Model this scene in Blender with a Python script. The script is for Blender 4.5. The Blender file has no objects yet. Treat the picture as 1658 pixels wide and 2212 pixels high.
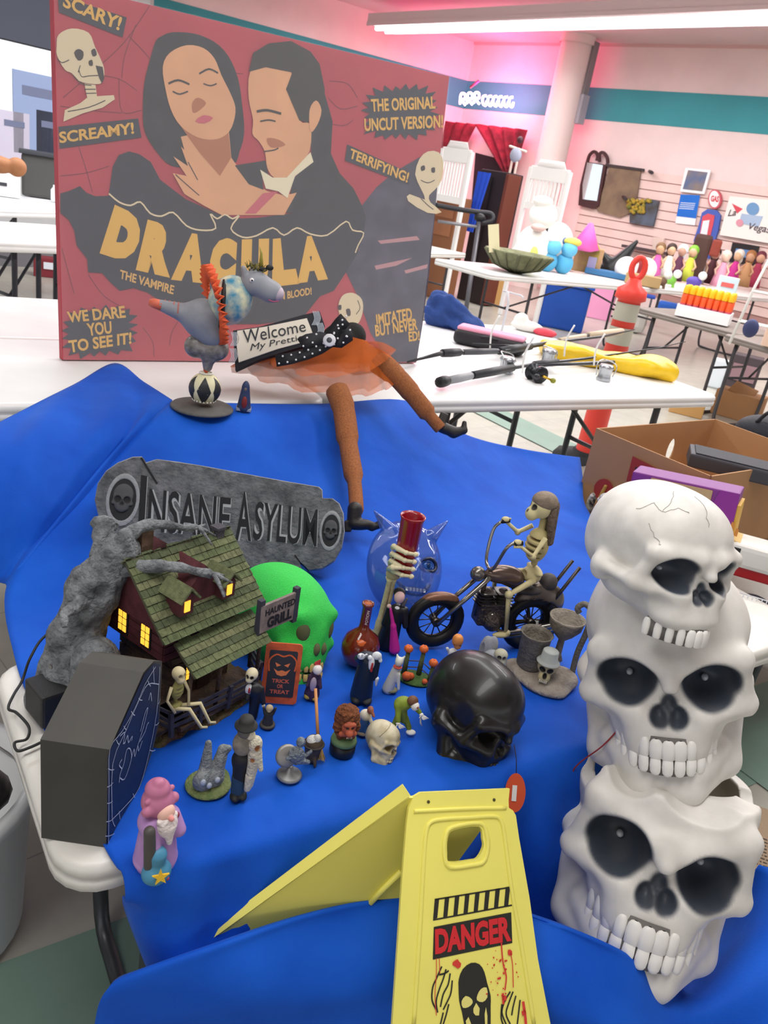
import bpy, bmesh, math, random
import numpy as np
from mathutils import Vector, Matrix, Euler
random.seed(7); np.random.seed(7)
SC = bpy.context.scene
COL = SC.collection
pi = math.pi

# ---------------------------------------------------------------- camera
FPX = 1720.0; PITCH = math.radians(22.5); CH = 1.35
CAM0 = Vector((0, 0, CH))
Fv = Vector((0, math.cos(PITCH), -math.sin(PITCH)))
U0 = Vector((0, math.sin(PITCH), math.cos(PITCH))); R0 = Vector((1, 0, 0))
Rv = (.9846*R0 + .1748*U0).normalized(); Uv = (-.1748*R0 + .9846*U0).normalized()
cd = bpy.data.cameras.new('camera'); cam = bpy.data.objects.new('camera', cd); COL.objects.link(cam)
cam.matrix_world = Matrix((( Rv.x, Uv.x, -Fv.x, 0), (Rv.y, Uv.y, -Fv.y, 0), (Rv.z, Uv.z, -Fv.z, CH), (0, 0, 0, 1)))
cd.sensor_fit = 'VERTICAL'; cd.sensor_height = 36; cd.lens = FPX/2212*36
cd.clip_start = .02; cd.clip_end = 100
cd.dof.use_dof = True; cd.dof.focus_distance = 1.25; cd.dof.aperture_fstop = 13
SC.camera = cam
# ---------------------------------------------------------------- light
SC.view_settings.view_transform = 'Standard'; SC.view_settings.look = 'None'
SC.view_settings.exposure = 0.70; SC.view_settings.gamma = 1; SC.view_settings.use_curve_mapping = False
wd = bpy.data.worlds.new('world'); SC.world = wd; wd.use_nodes = True
bg = wd.node_tree.nodes['Background']; bg.inputs[0].default_value = (.93, .96, 1, 1); bg.inputs[1].default_value = .85

def area(x, y, z, sx, sy, power, col, rot=(0, 0, 0)):
    l = bpy.data.lights.new('ceiling_lamp', 'AREA'); l.shape = 'RECTANGLE'; l.size = sx; l.size_y = sy
    l.energy = power; l.color = col
    o = bpy.data.objects.new('ceiling_lamp', l); o.location = (x, y, z); o.rotation_euler = rot; COL.objects.link(o)
A44 = math.radians(-44)
area(-.3, .3, 2.8, .6, 3.0, 27, (1, .99, .97), (0, 0, A44))
area(.3, 3.2, 3.2, .5, 4.0, 38, (1, 1, 1), (0, 0, A44+pi/2))
area(2.4, 5.8, 3.4, .5, 6.0, 130, (1, 1, 1), (0, 0, A44+pi/2))
area(-2.4, 5.4, 3.4, .5, 6.0, 120, (.95, .98, 1), (0, 0, A44))
area(1.5, 10.5, 3.5, .4, 7.0, 110, (1, .98, .98), (0, 0, A44+pi/2))

# ---------------------------------------------------------------- helpers
def lin(h):
    h = h.lstrip('#'); r = []
    for i in (0, 2, 4):
        c = int(h[i:i+2], 16)/255
        r.append(c/12.92 if c <= .04045 else ((c+.055)/1.055)**2.4)
    return r
MATS = {}
def mat(h, rough=.6, metal=0, var=0, scale=20, bump=0, bscale=60, alpha=1, emit=0, trans=0, coat=0, ior=1.45, h2=None, attr=False, sheen=0, wear=None):
    key = (h, rough, metal, var, scale, bump, bscale, alpha, emit, trans, coat, h2, attr, sheen, wear)
    if key in MATS: return MATS[key]
    m = bpy.data.materials.new('surface_' + h.strip('#')); m.use_nodes = True
    nt = m.node_tree; b = nt.nodes['Principled BSDF']; c = lin(h) if not attr else [.8, .8, .8]
    b.inputs['Base Color'].default_value = (*c, 1); b.inputs['Roughness'].default_value = rough
    b.inputs['Metallic'].default_value = metal; b.inputs['IOR'].default_value = ior
    b.inputs['Alpha'].default_value = alpha; b.inputs['Transmission Weight'].default_value = trans
    b.inputs['Coat Weight'].default_value = coat; b.inputs['Sheen Weight'].default_value = sheen
    if emit: b.inputs['Emission Color'].default_value = (*c, 1); b.inputs['Emission Strength'].default_value = emit
    tc = nt.nodes.new('ShaderNodeTexCoord')
    src = None
    if attr:
        a = nt.nodes.new('ShaderNodeAttribute'); a.attribute_name = 'Col'; src = a.outputs['Color']
    if var or h2:
        n = nt.nodes.new('ShaderNodeTexNoise'); n.inputs['Scale'].default_value = scale; n.inputs['Detail'].default_value = 5
        nt.links.new(tc.outputs['Object'], n.inputs['Vector'])
        rp = nt.nodes.new('ShaderNodeMapRange'); rp.inputs[1].default_value = .35; rp.inputs[2].default_value = .65
        nt.links.new(n.outputs['Fac'], rp.inputs[0])
        mx = nt.nodes.new('ShaderNodeMix'); mx.data_type = 'RGBA'
        if h2:
            mx.inputs[6].default_value = (*c, 1); mx.inputs[7].default_value = (*lin(h2), 1)
            nt.links.new(rp.outputs[0], mx.inputs[0])
            if src: nt.links.new(src, mx.inputs[6])
        else:
            mx.blend_type = 'MULTIPLY'; mx.inputs[6].default_value = (*c, 1)
            if src: nt.links.new(src, mx.inputs[6])
            v = 1-var; rp.inputs[3].default_value = v; rp.inputs[4].default_value = 1+var*.4
            mx.inputs[0].default_value = 1; nt.links.new(rp.outputs[0], mx.inputs[7])
        src = mx.outputs[2]
    if wear:
        g = nt.nodes.new('ShaderNodeNewGeometry'); r2 = nt.nodes.new('ShaderNodeMapRange')
        r2.inputs[1].default_value = .5; r2.inputs[2].default_value = .56
        nt.links.new(g.outputs['Pointiness'], r2.inputs[0])
        m2 = nt.nodes.new('ShaderNodeMix'); m2.data_type = 'RGBA'; nt.links.new(r2.outputs[0], m2.inputs[0])
        if src: nt.links.new(src, m2.inputs[6])
        else: m2.inputs[6].default_value = (*c, 1)
        m2.inputs[7].default_value = (*lin(wear), 1); src = m2.outputs[2]
    if src: nt.links.new(src, b.inputs['Base Color'])
    if bump:
        n2 = nt.nodes.new('ShaderNodeTexNoise'); n2.inputs['Scale'].default_value = bscale; n2.inputs['Detail'].default_value = 6
        nt.links.new(tc.outputs['Object'], n2.inputs['Vector'])
        bp = nt.nodes.new('ShaderNodeBump'); bp.inputs['Strength'].default_value = bump; bp.inputs['Distance'].default_value = .01
        nt.links.new(n2.outputs['Fac'], bp.inputs['Height']); nt.links.new(bp.outputs[0], b.inputs['Normal'])
    MATS[key] = m
    return m

def V(*a): return Vector(a)
def ray(x, y): return Fv*FPX + Rv*(x-829) + Uv*(1106-y)
def P(x, y, z):
    d = ray(x, y); return CAM0 + d*((z-CH)/d.z)
def PD(x, y, dep): return CAM0 + ray(x, y)*(dep/FPX)       # at a depth along the view axis
def pj(v):
    q = v-CAM0; d = q.dot(Fv); return (829+FPX*q.dot(Rv)/d, 1106-FPX*q.dot(Uv)/d, d)
TH = math.radians(37); uD = V(math.cos(TH), math.sin(TH), 0); wD = V(-math.sin(TH), math.cos(TH), 0); zD = V(0, 0, 1)
ORG = P(130, 1905, .55); ORG.z = 0
def W(u, w, z): return ORG + uD*u + wD*w + zD*z

def tag(o, label=None, cat=None, group=None, kind=None):
    if label: o['label'] = label
    if cat: o['category'] = cat
    if group: o['group'] = group
    if kind: o['kind'] = kind
    return o
def thing(name, label, cat, M=None, group=None):
    o = bpy.data.objects.new(name, None); o.empty_display_size = .05; COL.objects.link(o)
    if M is not None: o.matrix_world = M if isinstance(M, Matrix) else Matrix.Translation(M)
    return tag(o, label, cat, group)
def TRS(pos, rz=0, s=1, rx=0, ry=0):
    return Matrix.Translation(pos) @ Euler((rx, ry, rz)).to_matrix().to_4x4() @ Matrix.Diagonal((s, s, s, 1) if not isinstance(s, tuple) else (*s, 1))
def camM(pos, roll=0, yaw=0, pitch=0, s=1):
    """local x right, z up, -y towards the viewer, then turned (degrees)"""
    B = Matrix(((Rv.x, Fv.x, Uv.x), (Rv.y, Fv.y, Uv.y), (Rv.z, Fv.z, Uv.z)))
    R = Matrix.Rotation(math.radians(roll), 3, 'Y') @ Matrix.Rotation(math.radians(yaw), 3, 'Z') @ Matrix.Rotation(math.radians(pitch), 3, 'X')
    return Matrix.Translation(pos) @ (B @ R).to_4x4() @ Matrix.Diagonal((s, s, s, 1))
def copy_tree(o, parent=None):
    c = o.copy(); COL.objects.link(c); c.parent = parent
    for ch in o.children: copy_tree(ch, c)
    return c

def mesh_obj(name, vs, fs, mats, parent=None, smooth=False, midx=None, cols=None, auto=None):
    me = bpy.data.meshes.new(name); me.from_pydata([tuple(v) for v in vs], [], [tuple(f) for f in fs])
    if not isinstance(mats, (list, tuple)): mats = [mats]
    for m in mats: me.materials.append(m)
    if midx is not None: me.polygons.foreach_set('material_index', midx)
    if smooth is not False:
        me.polygons.foreach_set('use_smooth', [True]*len(fs) if smooth is True else smooth)
    if cols is not None:
        at = me.color_attributes.new('Col', 'FLOAT_COLOR', 'POINT'); at.data.foreach_set('color', np.asarray(cols, dtype=np.float32).ravel())
    me.update()
    o = bpy.data.objects.new(name, me); COL.objects.link(o); o.parent = parent
    return o

class MB:
    def __init__(s, M=None): s.v = []; s.f = []; s.mi = []; s.sm = []; s.mats = []; s.cur = 0; s.M = M or Matrix.Identity(4)
    def use(s, m):
        if m not in s.mats: s.mats.append(m)
        s.cur = s.mats.index(m); return s
    def add(s, vs, fs, smooth=False):
        n = len(s.v); s.v += [s.M @ Vector(v) for v in vs]
        s.f += [tuple(i+n for i in f) for f in fs]; s.mi += [s.cur]*len(fs); s.sm += [smooth]*len(fs); return s
    def box(s, c, d, rot=None, bev=0):
        x, y, z = d[0]/2, d[1]/2, d[2]/2; R = Euler(rot).to_matrix() if rot else Matrix.Identity(3); c = Vector(c)
        if bev:
            bm = bmesh.new(); bmesh.ops.create_cube(bm, size=1)
            for v in bm.verts: v.co = V(v.co.x*2*x, v.co.y*2*y, v.co.z*2*z)
            bmesh.ops.bevel(bm, geom=bm.edges[:], offset=bev, segments=2, affect='EDGES', profile=.6)
            bm.verts.index_update(); vs = [c+R@v.co for v in bm.verts]; fs = [[v.index for v in f.verts] for f in bm.faces]; bm.free()
            return s.add(vs, fs)
        vs = [c+R@V(a*x, b*y, e*z) for e in (-1, 1) for a, b in ((-1, -1), (1, -1), (1, 1), (-1, 1))]
        return s.add(vs, [(3, 2, 1, 0), (4, 5, 6, 7), (0, 1, 5, 4), (1, 2, 6, 5), (2, 3, 7, 6), (3, 0, 4, 7)])
    def tube(s, pts, r, seg=10, cap=True, flat=1.0, closed=False):
        pts = [Vector(p) for p in pts]; n = len(pts)
        rs = r if isinstance(r, (list, tuple)) else [r]*n
        vs = []; up = None
        for i, p in enumerate(pts):
            if closed: t = (pts[(i+1) % n]-pts[i-1])
            else: t = (pts[min(i+1, n-1)]-pts[max(i-1, 0)])
            t.normalize()
            if up is None: up = t.orthogonal().normalized() if abs(t.z) > .9 else t.cross(V(0, 0, 1)).normalized()
            a = (up - t*up.dot(t)).normalized(); b = t.cross(a); up = a
            for k in range(seg):
                q = 2*pi*k/seg; vs.append(p + a*math.cos(q)*rs[i] + b*math.sin(q)*rs[i]*flat)
        fs = [(i*seg+k, i*seg+(k+1) % seg, (i+1)*seg+(k+1) % seg, (i+1)*seg+k) for i in range(n-1) for k in range(seg)]
        if closed: fs += [((n-1)*seg+k, (n-1)*seg+(k+1) % seg, (k+1) % seg, k) for k in range(seg)]
        s.add(vs, fs, True)
        if cap and not closed:
            m = len(s.v)-len(vs); s.f += [tuple(m+k for k in range(seg))[::-1], tuple(m+(n-1)*seg+k for k in range(seg))]; s.mi += [s.cur]*2; s.sm += [False]*2
        return s
    def cyl(s, a, b, r, r2=None, seg=14): return s.tube([a, b], [r, r if r2 is None else r2], seg)
    def lathe(s, prof, c=(0, 0, 0), seg=24, sx=1, sy=1, ang=2*pi, a0=0):
        vs = []; full = abs(ang-2*pi) < 1e-6; ns = seg if full else seg+1
        for r, z in prof:
            for k in range(ns):
                q = a0+ang*k/seg; vs.append((c[0]+r*math.cos(q)*sx, c[1]+r*math.sin(q)*sy, c[2]+z))
        fs = []
        for i in range(len(prof)-1):
            for k in range(seg): fs.append((i*ns+k, i*ns+(k+1) % ns, (i+1)*ns+(k+1) % ns, (i+1)*ns+k))
        return s.add(vs, fs, True)
    def ell(s, c, r, seg=16, rings=10, rot=None):
        R = Euler(rot).to_matrix() if rot else Matrix.Identity(3); c = Vector(c)
        r = (r, r, r) if not isinstance(r, (list, tuple)) else r
        vs = [c+R@V(0, 0, r[2])]
        for i in range(1, rings):
            a = pi*i/rings
            for k in range(seg):
                q = 2*pi*k/seg; vs.append(c+R@V(r[0]*math.sin(a)*math.cos(q), r[1]*math.sin(a)*math.sin(q), r[2]*math.cos(a)))
        vs.append(c+R@V(0, 0, -r[2])); n = len(vs)-1; fs = []
        for k in range(seg):
            fs.append((0, 1+k, 1+(k+1) % seg)); fs.append((n, n-seg+(k+1) % seg, n-seg+k))
            for i in range(rings-2):
                a = 1+i*seg; fs.append((a+k, a+seg+k, a+seg+(k+1) % seg, a+(k+1) % seg))
        return s.add(vs, fs, True)
    def prism(s, poly, h, o=(0, 0, 0), ex=(1, 0, 0), ey=(0, 1, 0), ez=None):
        """poly in the ex,ey plane at o, extruded by h along ez"""
        o = Vector(o); ex = Vector(ex); ey = Vector(ey); ez = Vector(ez) if ez else ex.cross(ey)
        n = len(poly); vs = [o+ex*a+ey*b for a, b in poly] + [o+ex*a+ey*b+ez*h for a, b in poly]
        fs = [(i, (i+1) % n, n+(i+1) % n, n+i) for i in range(n)]
        tris = tess(poly)
        return s.add(vs, fs + [t[::-1] for t in tris] + [tuple(i+n for i in t) for t in tris])
    def grid(s, rows, smooth=True):
        n = len(rows[0]); vs = [p for r in rows for p in r]
        fs = [(i*n+j, i*n+j+1, (i+1)*n+j+1, (i+1)*n+j) for i in range(len(rows)-1) for j in range(n-1)]
        return s.add(vs, fs, smooth)
    def build(s, name, m=None, parent=None, label=None):
        if not s.mats or (m is not None and all(k == 0 for k in s.mi) and not s.mats): s.mats = [m]
        o = mesh_obj(name, s.v, s.f, s.mats, parent, s.sm, s.mi)
        if label: o['label'] = label
        return o

def tess(poly):
    from mathutils.geometry import tessellate_polygon
    return [tuple(t) for t in tessellate_polygon([[V(p[0], p[1], 0) for p in poly]])]
def sm(pts, k=4, closed=True):
    n = len(pts); out = []
    for i in range(n if closed else n-1):
        g = (lambda j: pts[j % n]) if closed else (lambda j: pts[max(0, min(n-1, j))])
        p0, p1, p2, p3 = g(i-1), g(i), g(i+1), g(i+2)
        for q in range(k):
            t = q/k
            out.append(tuple(.5*((2*b)+(-a+c)*t+(2*a-5*b+4*c-d)*t*t+(-a+3*b-3*c+d)*t**3) for a, b, c, d in zip(p0, p1, p2, p3)))
    if not closed: out.append(tuple(pts[-1]))
    return out

# text outline -> flat triangles in the unit square
TXT = {}
def text_tris(t, bold=0.0, shear=0):
    key = (t, bold, shear)
    if key in TXT: return TXT[key]
    c = bpy.data.curves.new('txt', 'FONT'); c.body = t; c.offset = bold; c.shear = shear; c.resolution_u = 3; c.fill_mode = 'FRONT'
    o = bpy.data.objects.new('txt', c); COL.objects.link(o)
    dg = bpy.context.evaluated_depsgraph_get(); dg.update()
    me = bpy.data.meshes.new_from_object(o.evaluated_get(dg))
    vs = [(v.co.x, v.co.y) for v in me.vertices]; fs = [tuple(p.vertices) for p in me.polygons]
    bpy.data.objects.remove(o); bpy.data.meshes.remove(me)
    x0 = min(v[0] for v in vs); x1 = max(v[0] for v in vs); y0 = min(v[1] for v in vs); y1 = max(v[1] for v in vs)
    vs = [((x-x0)/(x1-x0), (y-y0)/(y1-y0)) for x, y in vs]
    TXT[key] = (vs, fs); return TXT[key]

class Plane:
    """a flat surface in the place: o origin, ex/ey in-plane axes, n outward normal"""
    def __init__(s, o, ex, ey):
        s.o = Vector(o); s.ex = Vector(ex).normalized(); e = Vector(ey); s.ey = (e - s.ex*e.dot(s.ex)).normalized(); s.n = s.ex.cross(s.ey).normalized()
    def hit(s, x, y):
        d = ray(x, y); return CAM0 + d*((s.o-CAM0).dot(s.n)/d.dot(s.n))
    def loc(s, x, y):
        q = s.hit(x, y)-s.o; return (q.dot(s.ex), q.dot(s.ey))
    def M(s):
        return Matrix(((s.ex.x, s.ey.x, s.n.x, s.o.x), (s.ex.y, s.ey.y, s.n.y, s.o.y), (s.ex.z, s.ey.z, s.n.z, s.o.z), (0, 0, 0, 1)))
    # flat print: polygons measured on the photograph, laid on this plane (local xy, z = off)
    def poly(s, mb, pts, off, smooth=0, thick=0):
        q = [s.loc(*p) for p in (sm(pts, smooth) if smooth else pts)]
        if sum(q[i-1][0]*q[i][1]-q[i][0]*q[i-1][1] for i in range(len(q))) < 0: q = q[::-1]
        if thick: return mb.prism(q, thick, (0, 0, off))
        return mb.add([(a, b, off) for a, b in q], tess_up(q))
    def line(s, mb, pts, wpx, off, smooth=0, thick=0, closed=False):
        if smooth: pts = sm(pts, smooth, closed)
        q = [V(*s.loc(*p), 0) for p in pts]; k = s.px_size(*pts[len(pts)//2])*wpx/2; n = len(q); L = []; Rr = []
        for i in range(n):
            t = (q[min(i+1, n-1)]-q[max(i-1, 0)]); t.normalize(); nn = V(-t.y, t.x, 0)*k
            L.append(q[i]+nn); Rr.append(q[i]-nn)
        vs = [(a.x, a.y, off) for a in L+Rr]
        mb.add(vs, [(n+i, n+i+1, i+1, i) for i in range(n-1)])
        if thick:
            vs2 = [(a.x, a.y, off+thick) for a in L+Rr]
            mb.add(vs2, [(n+i, n+i+1, i+1, i) for i in range(n-1)])
    def px_size(s, x, y): return ray(x, y).length and (s.hit(x, y)-CAM0).dot(Fv)/FPX
    def text(s, mb, t, quad, off, bold=0.0, shear=0, thick=0):
        """quad: pixel corners bottom-left, bottom-right, top-right, top-left"""
        vs, fs = text_tris(t, bold, shear); bl, br, tr, tl = quad; out = []
        for a, b in vs:
            x = (bl[0]*(1-a)+br[0]*a)*(1-b)+(tl[0]*(1-a)+tr[0]*a)*b
            y = (bl[1]*(1-a)+br[1]*a)*(1-b)+(tl[1]*(1-a)+tr[1]*a)*b
            q = s.loc(x, y); out.append((q[0], q[1], off))
        mb.add(out, fs)
def tess_up(q):
    t = tess(q); out = []
    for a, b, c in t:
        ar = (q[b][0]-q[a][0])*(q[c][1]-q[a][1])-(q[c][0]-q[a][0])*(q[b][1]-q[a][1])
        out.append((a, b, c) if ar > 0 else (a, c, b))
    return out

# ---------------------------------------------------------------- sculpting: smooth unions of solids, one continuous surface
def E(x, y, z, rx, ry=None, rz=None, **k): return dict(t='e', c=(x, y, z), r=(rx, ry or rx, rz or ry or rx), **k)
def C(x, y, z, x2, y2, z2, r, r2=None, **k): return dict(t='c', a=(x, y, z), b=(x2, y2, z2), r=r, r2=r if r2 is None else r2, **k)
def B(x, y, z, hx, hy, hz, rd=.02, **k): return dict(t='b', c=(x, y, z), h=(hx, hy, hz), rd=rd, **k)
def sub(p, **k): p = dict(p); p['op'] = 's'; p.update(k); return p
def mir(p):
    q = dict(p)
    for key in ('c', 'a', 'b'):
        if key in q: q[key] = (-q[key][0], q[key][1], q[key][2])
    if 'rot' in q: q['rot'] = (q['rot'][0], -q['rot'][1], -q['rot'][2])
    return q
def both(*ps): return [q for p in ps for q in (p, mir(p))]
def sdf(p, X):
    if p['t'] == 'c':
        a = np.array(p['a'], np.float32); ba = np.array(p['b'], np.float32)-a; L = float((ba*ba).sum())+1e-9
        pa = X-a; h = np.clip((pa@ba)/L, 0, 1); d = pa-h[..., None]*ba
        return np.sqrt((d*d).sum(-1)) - (p['r']+(p['r2']-p['r'])*h)
    q = X-np.array(p['c'], np.float32)
    if 'rot' in p: q = q @ np.array(Euler([math.radians(a) for a in p['rot']]).to_matrix(), dtype=np.float32)
    if p['t'] == 'e':
        r = np.array(p['r'], np.float32); k0 = np.sqrt(((q/r)**2).sum(-1)); k1 = np.sqrt(((q/(r*r))**2).sum(-1))+1e-6
        return np.where(k0 < 1e-3, -r.min(), k0*(k0-1)/k1)
    h = np.array(p['h'], np.float32)-p['rd']; d = np.abs(q)-h
    return np.sqrt((np.maximum(d, 0)**2).sum(-1))+np.minimum(d.max(-1), 0)-p['rd']
def bounds(p):
    if p['t'] == 'c':
        a = np.array([p['a'], p['b']]); r = max(p['r'], p['r2']); return a.min(0)-r, a.max(0)+r
    r = max(p['r']) if 't' in p and p['t'] == 'e' and 'rot' in p else None
    c = np.array(p['c']); e = np.array(p['r'] if p['t'] == 'e' else p['h'])
    if 'rot' in p: e = np.array([e.max() if p['t'] == 'e' else np.linalg.norm(e)]*3)
    return c-e, c+e
def field(prims, X, shape=None, org=None, h=None, kd=.02):
    """X grid (nx,ny,nz,3) or points (n,3)"""
    grid = X.ndim == 4; d = np.full(X.shape[:-1], 9., np.float32)
    for p in prims:
        k = p.get('k', kd); s = slice(None)
        if grid:
            lo, hi = bounds(p); m = k*1.5+2.5*h
            i0 = np.maximum(((lo-m-org)/h).astype(int), 0); i1 = np.minimum(((hi+m-org)/h).astype(int)+2, shape)
            if (i1 <= i0).any(): continue
            s = tuple(slice(a, b) for a, b in zip(i0, i1))
        e = sdf(p, X[s]); c = d[s]
        if p.get('op') == 's':
            e = -e; hh = np.clip(.5+.5*(c-e)/k, 0, 1); d[s] = e*(1-hh)+c*hh+k*hh*(1-hh)
        else:
            hh = np.clip(.5+.5*(e-c)/k, 0, 1); d[s] = e*hh.clip(0, 0)+(c*hh+e*(1-hh)-k*hh*(1-hh))
    return d
def nets(prims, res=48, kd=.02, disp=None):
    bs = [bounds(p) for p in prims if p.get('op') != 's']
    lo = np.min([b[0] for b in bs], 0); hi = np.max([b[1] for b in bs], 0); ext = (hi-lo).max(); h = ext/res
    lo = lo-3*h-kd*.5; n = np.ceil((hi-lo+3*h+kd*.5)/h).astype(int)+1
    ax = [lo[i]+h*np.arange(n[i]) for i in range(3)]
    X = np.stack(np.meshgrid(*ax, indexing='ij'), -1).astype(np.float32)
    Fd = field(prims, X, n, lo, h, kd)
    if disp is not None: Fd = Fd-disp(X).astype(np.float32)
    S = Fd < 0; nx, ny, nz = n
    cnt = np.zeros((nx-1, ny-1, nz-1), np.int8); cs = [(a, b, c) for a in (0, 1) for b in (0, 1) for c in (0, 1)]
    vw = lambda A, a: A[a[0]:nx-1+a[0], a[1]:ny-1+a[1], a[2]:nz-1+a[2]]
    for a in cs: cnt += vw(S, a)
    I = np.argwhere((cnt > 0) & (cnt < 8)); idx = -np.ones(cnt.shape, np.int64); idx[tuple(I.T)] = np.arange(len(I))
    acc = np.zeros((len(I), 3)); num = np.zeros(len(I))
    for a in cs:
        for dmn in range(3):
            if a[dmn]: continue
            b = list(a); b[dmn] = 1; b = tuple(b)
            fa = Fd[tuple((I+a).T)]; fb = Fd[tuple((I+b).T)]; m = (fa < 0) != (fb < 0)
            t = np.where(m, fa/(np.where(m, fa-fb, 1)), 0); pt = np.array(a)+t[:, None]*(np.array(b)-np.array(a))
            acc += pt*m[:, None]; num += m
    Vv = lo+h*(I+acc/num[:, None])
    faces = []
    for dmn in range(3):
        e1, e2 = (dmn+1) % 3, (dmn+2) % 3
        sl0 = [slice(None)]*3; sl1 = [slice(None)]*3; sl0[dmn] = slice(0, -1); sl1[dmn] = slice(1, None)
        s0 = S[tuple(sl0)]; s1 = S[tuple(sl1)]; J = np.argwhere(s0 != s1)
        J = J[(J[:, e1] > 0) & (J[:, e2] > 0) & (J[:, e1] < n[e1]-1) & (J[:, e2] < n[e2]-1)]
        o1 = np.zeros(3, int); o1[e1] = 1; o2 = np.zeros(3, int); o2[e2] = 1
        q = np.stack([idx[tuple((J-o1-o2).T)], idx[tuple((J-o2).T)], idx[tuple(J.T)], idx[tuple((J-o1).T)]], 1)
        fl = s0[tuple(J.T)]; q[~fl] = q[~fl][:, ::-1]; faces.append(q)
    return Vv, np.concatenate(faces)
def sculpt(name, prims, res=44, m=None, parent=None, kd=.02, base='#cccccc', label=None, disp=None, paint=None, rough=.6, **mk):
    Vv, Fc = nets(prims, res, kd, disp); cols = None
    if m is None:
        cols = np.tile(np.array([*lin(base), 1.]), (len(Vv), 1)); X = Vv.astype(np.float32); best = np.full(len(Vv), 1e9)
        for p in prims:
            if p.get('op') == 's': continue
            d = sdf(p, X); c = np.array(lin(p['col'])+[1]) if 'col' in p else np.array([*lin(base), 1.])
            w = np.clip((best-d)/.006+.5, 0, 1)[:, None]; w = np.where(best[:, None] > 1e8, 1, w); cols = cols*(1-w)+c*w; best = np.minimum(best, d)
        for p in prims:
            if p.get('op') == 's' and 'col' in p:
                sd = p.get('soft', .02); w = np.clip((p.get('gr', 0)-sdf(p, X))/sd+.5, 0, 1)[:, None]; c = np.array(lin(p['col'])+[1]); cols = cols*(1-w)+c*w
        if paint is not None: cols = paint(X, cols)
        m = mat('#ffffff', rough, attr=True, **mk)
    o = mesh_obj(name, Vv.tolist(), Fc.tolist(), m, parent, True, None, cols)
    if label: o['label'] = label
    return o
def catgrid(ctrl, k=6):
    """Catmull-Rom surface through a grid of 3-D points"""
    A = np.array([[list(p) for p in r] for r in ctrl], float)
    def interp(A):
        n = A.shape[0]; out = []
        for i in range(n-1):
            p0, p1, p2, p3 = A[max(i-1, 0)], A[i], A[i+1], A[min(i+2, n-1)]
            for q in range(k):
                t = q/k; out.append(.5*((2*p1)+(-p0+p2)*t+(2*p0-5*p1+4*p2-p3)*t*t+(-p0+3*p1-3*p2+p3)*t**3))
        out.append(A[-1]); return np.array(out)
    return interp(interp(A).transpose(1, 0, 2)).transpose(1, 0, 2)
def place(bx, by, ty, z, yaw=0, tx=None):
    """stand a unit-height thing on height z: its foot and its top as seen in the photograph give its size"""
    b = P(bx, by, z); best = (1e9, 0)
    for i in range(1, 4000):
        L = i*.001; q = pj(b+V(0, 0, L))
        if q[1] <= ty: best = (0, L); break
    L = best[1] or .1
    face = math.atan2(-b.x, b.y)                 # turn local -y towards the viewer
    return TRS(b, face+math.radians(yaw), L), L
# ================================================================ the room
C0 = V(.14, 16.8, 0)
rdir = V(.717, -.697, 0); ldir = V(-.82, -.572, 0)
WR = Plane(C0, rdir, zD); WL = Plane(C0, -ldir, zD)            # right wall and left wall, meeting in the far corner
CZ = 3.76
zt = WR.hit(1180, 184).z; zb = WR.hit(1180, 250).z             # teal band
def wallbox(Pl, x0, x1, z0, z1, th, off=0):
    vs = []
    for t in (off, off-th):
        for a, b in ((x0, z0), (x1, z0), (x1, z1), (x0, z1)): vs.append(Pl.o+Pl.ex*a+Pl.ey*b+Pl.n*t)
    return vs, [(0, 1, 2, 3), (7, 6, 5, 4), (4, 5, 1, 0), (5, 6, 2, 1), (6, 7, 3, 2), (7, 4, 0, 3)]
if WR.n.dot(CAM0-C0) < 0: raise Exception('wall normal')
m_pink = mat('#f0dcd8', .8, var=.05, scale=2); m_teal = mat('#3f9aa2', .7, var=.05, scale=2)
mb = MB(); mb.add(*wallbox(WR, 0, 19, 0, CZ+.3, .2)); wall_right = tag(mb.build('wall_right', m_pink), kind='structure')
mb = MB(); mb.add(*wallbox(WL, WL.loc(330, 60)[0], 0, 0, CZ+.3, .2)); wall_back = tag(mb.build('wall_back', m_pink), kind='structure')
mb = MB(); mb.add(*wallbox(WR, 0, 19, zb, zt, .02, .012)); tag(mb.build('trim_1', m_teal), kind='structure')
mb = MB(); mb.add(*wallbox(WL, WL.loc(330, 60)[0], 0, zb, zt, .02, .012)); tag(mb.build('trim_2', m_teal), kind='structure')
mb = MB(); mb.add(*wallbox(WR, 0, 19, zt+.59, zt+.64, .03, .03)); tag(mb.build('trim_3', mat('#dcb9b4', .7)), kind='structure')
# slat wall boards on the right wall, each board a piece
zs = WR.hit(1450, 378).z
x_a = WR.loc(1262, 420)[0]; slat_m = mat('#f0d4cc', .6, var=.06, scale=3)
groove = mat('#b98f88', .8)
mb = MB(); mb.add(*wallbox(WR, x_a, 19, .3, zs, .03, .015)); mb.build('slatwall_backing', groove, wall_right)
slat0 = None; hgt = .132; k = 0; z1 = zs
while z1-hgt > .3:
    if slat0 is None:
        mb = MB(); mb.add(*wallbox(WR, x_a, 19, z1-hgt+.014, z1, .02, .034)); slat0 = mb.build('slat', slat_m, wall_right)
    else:
        c = slat0.copy(); COL.objects.link(c); c.parent = wall_right; c.location.z = -(zs-z1)
    z1 -= hgt
# ceiling, soffit
mb = MB(); mb.box((2, 4, CZ+.15), (40, 34, .1)); tag(mb.build('ceiling', mat('#dccac8', .8, var=.04, scale=1)), kind='structure')
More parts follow.
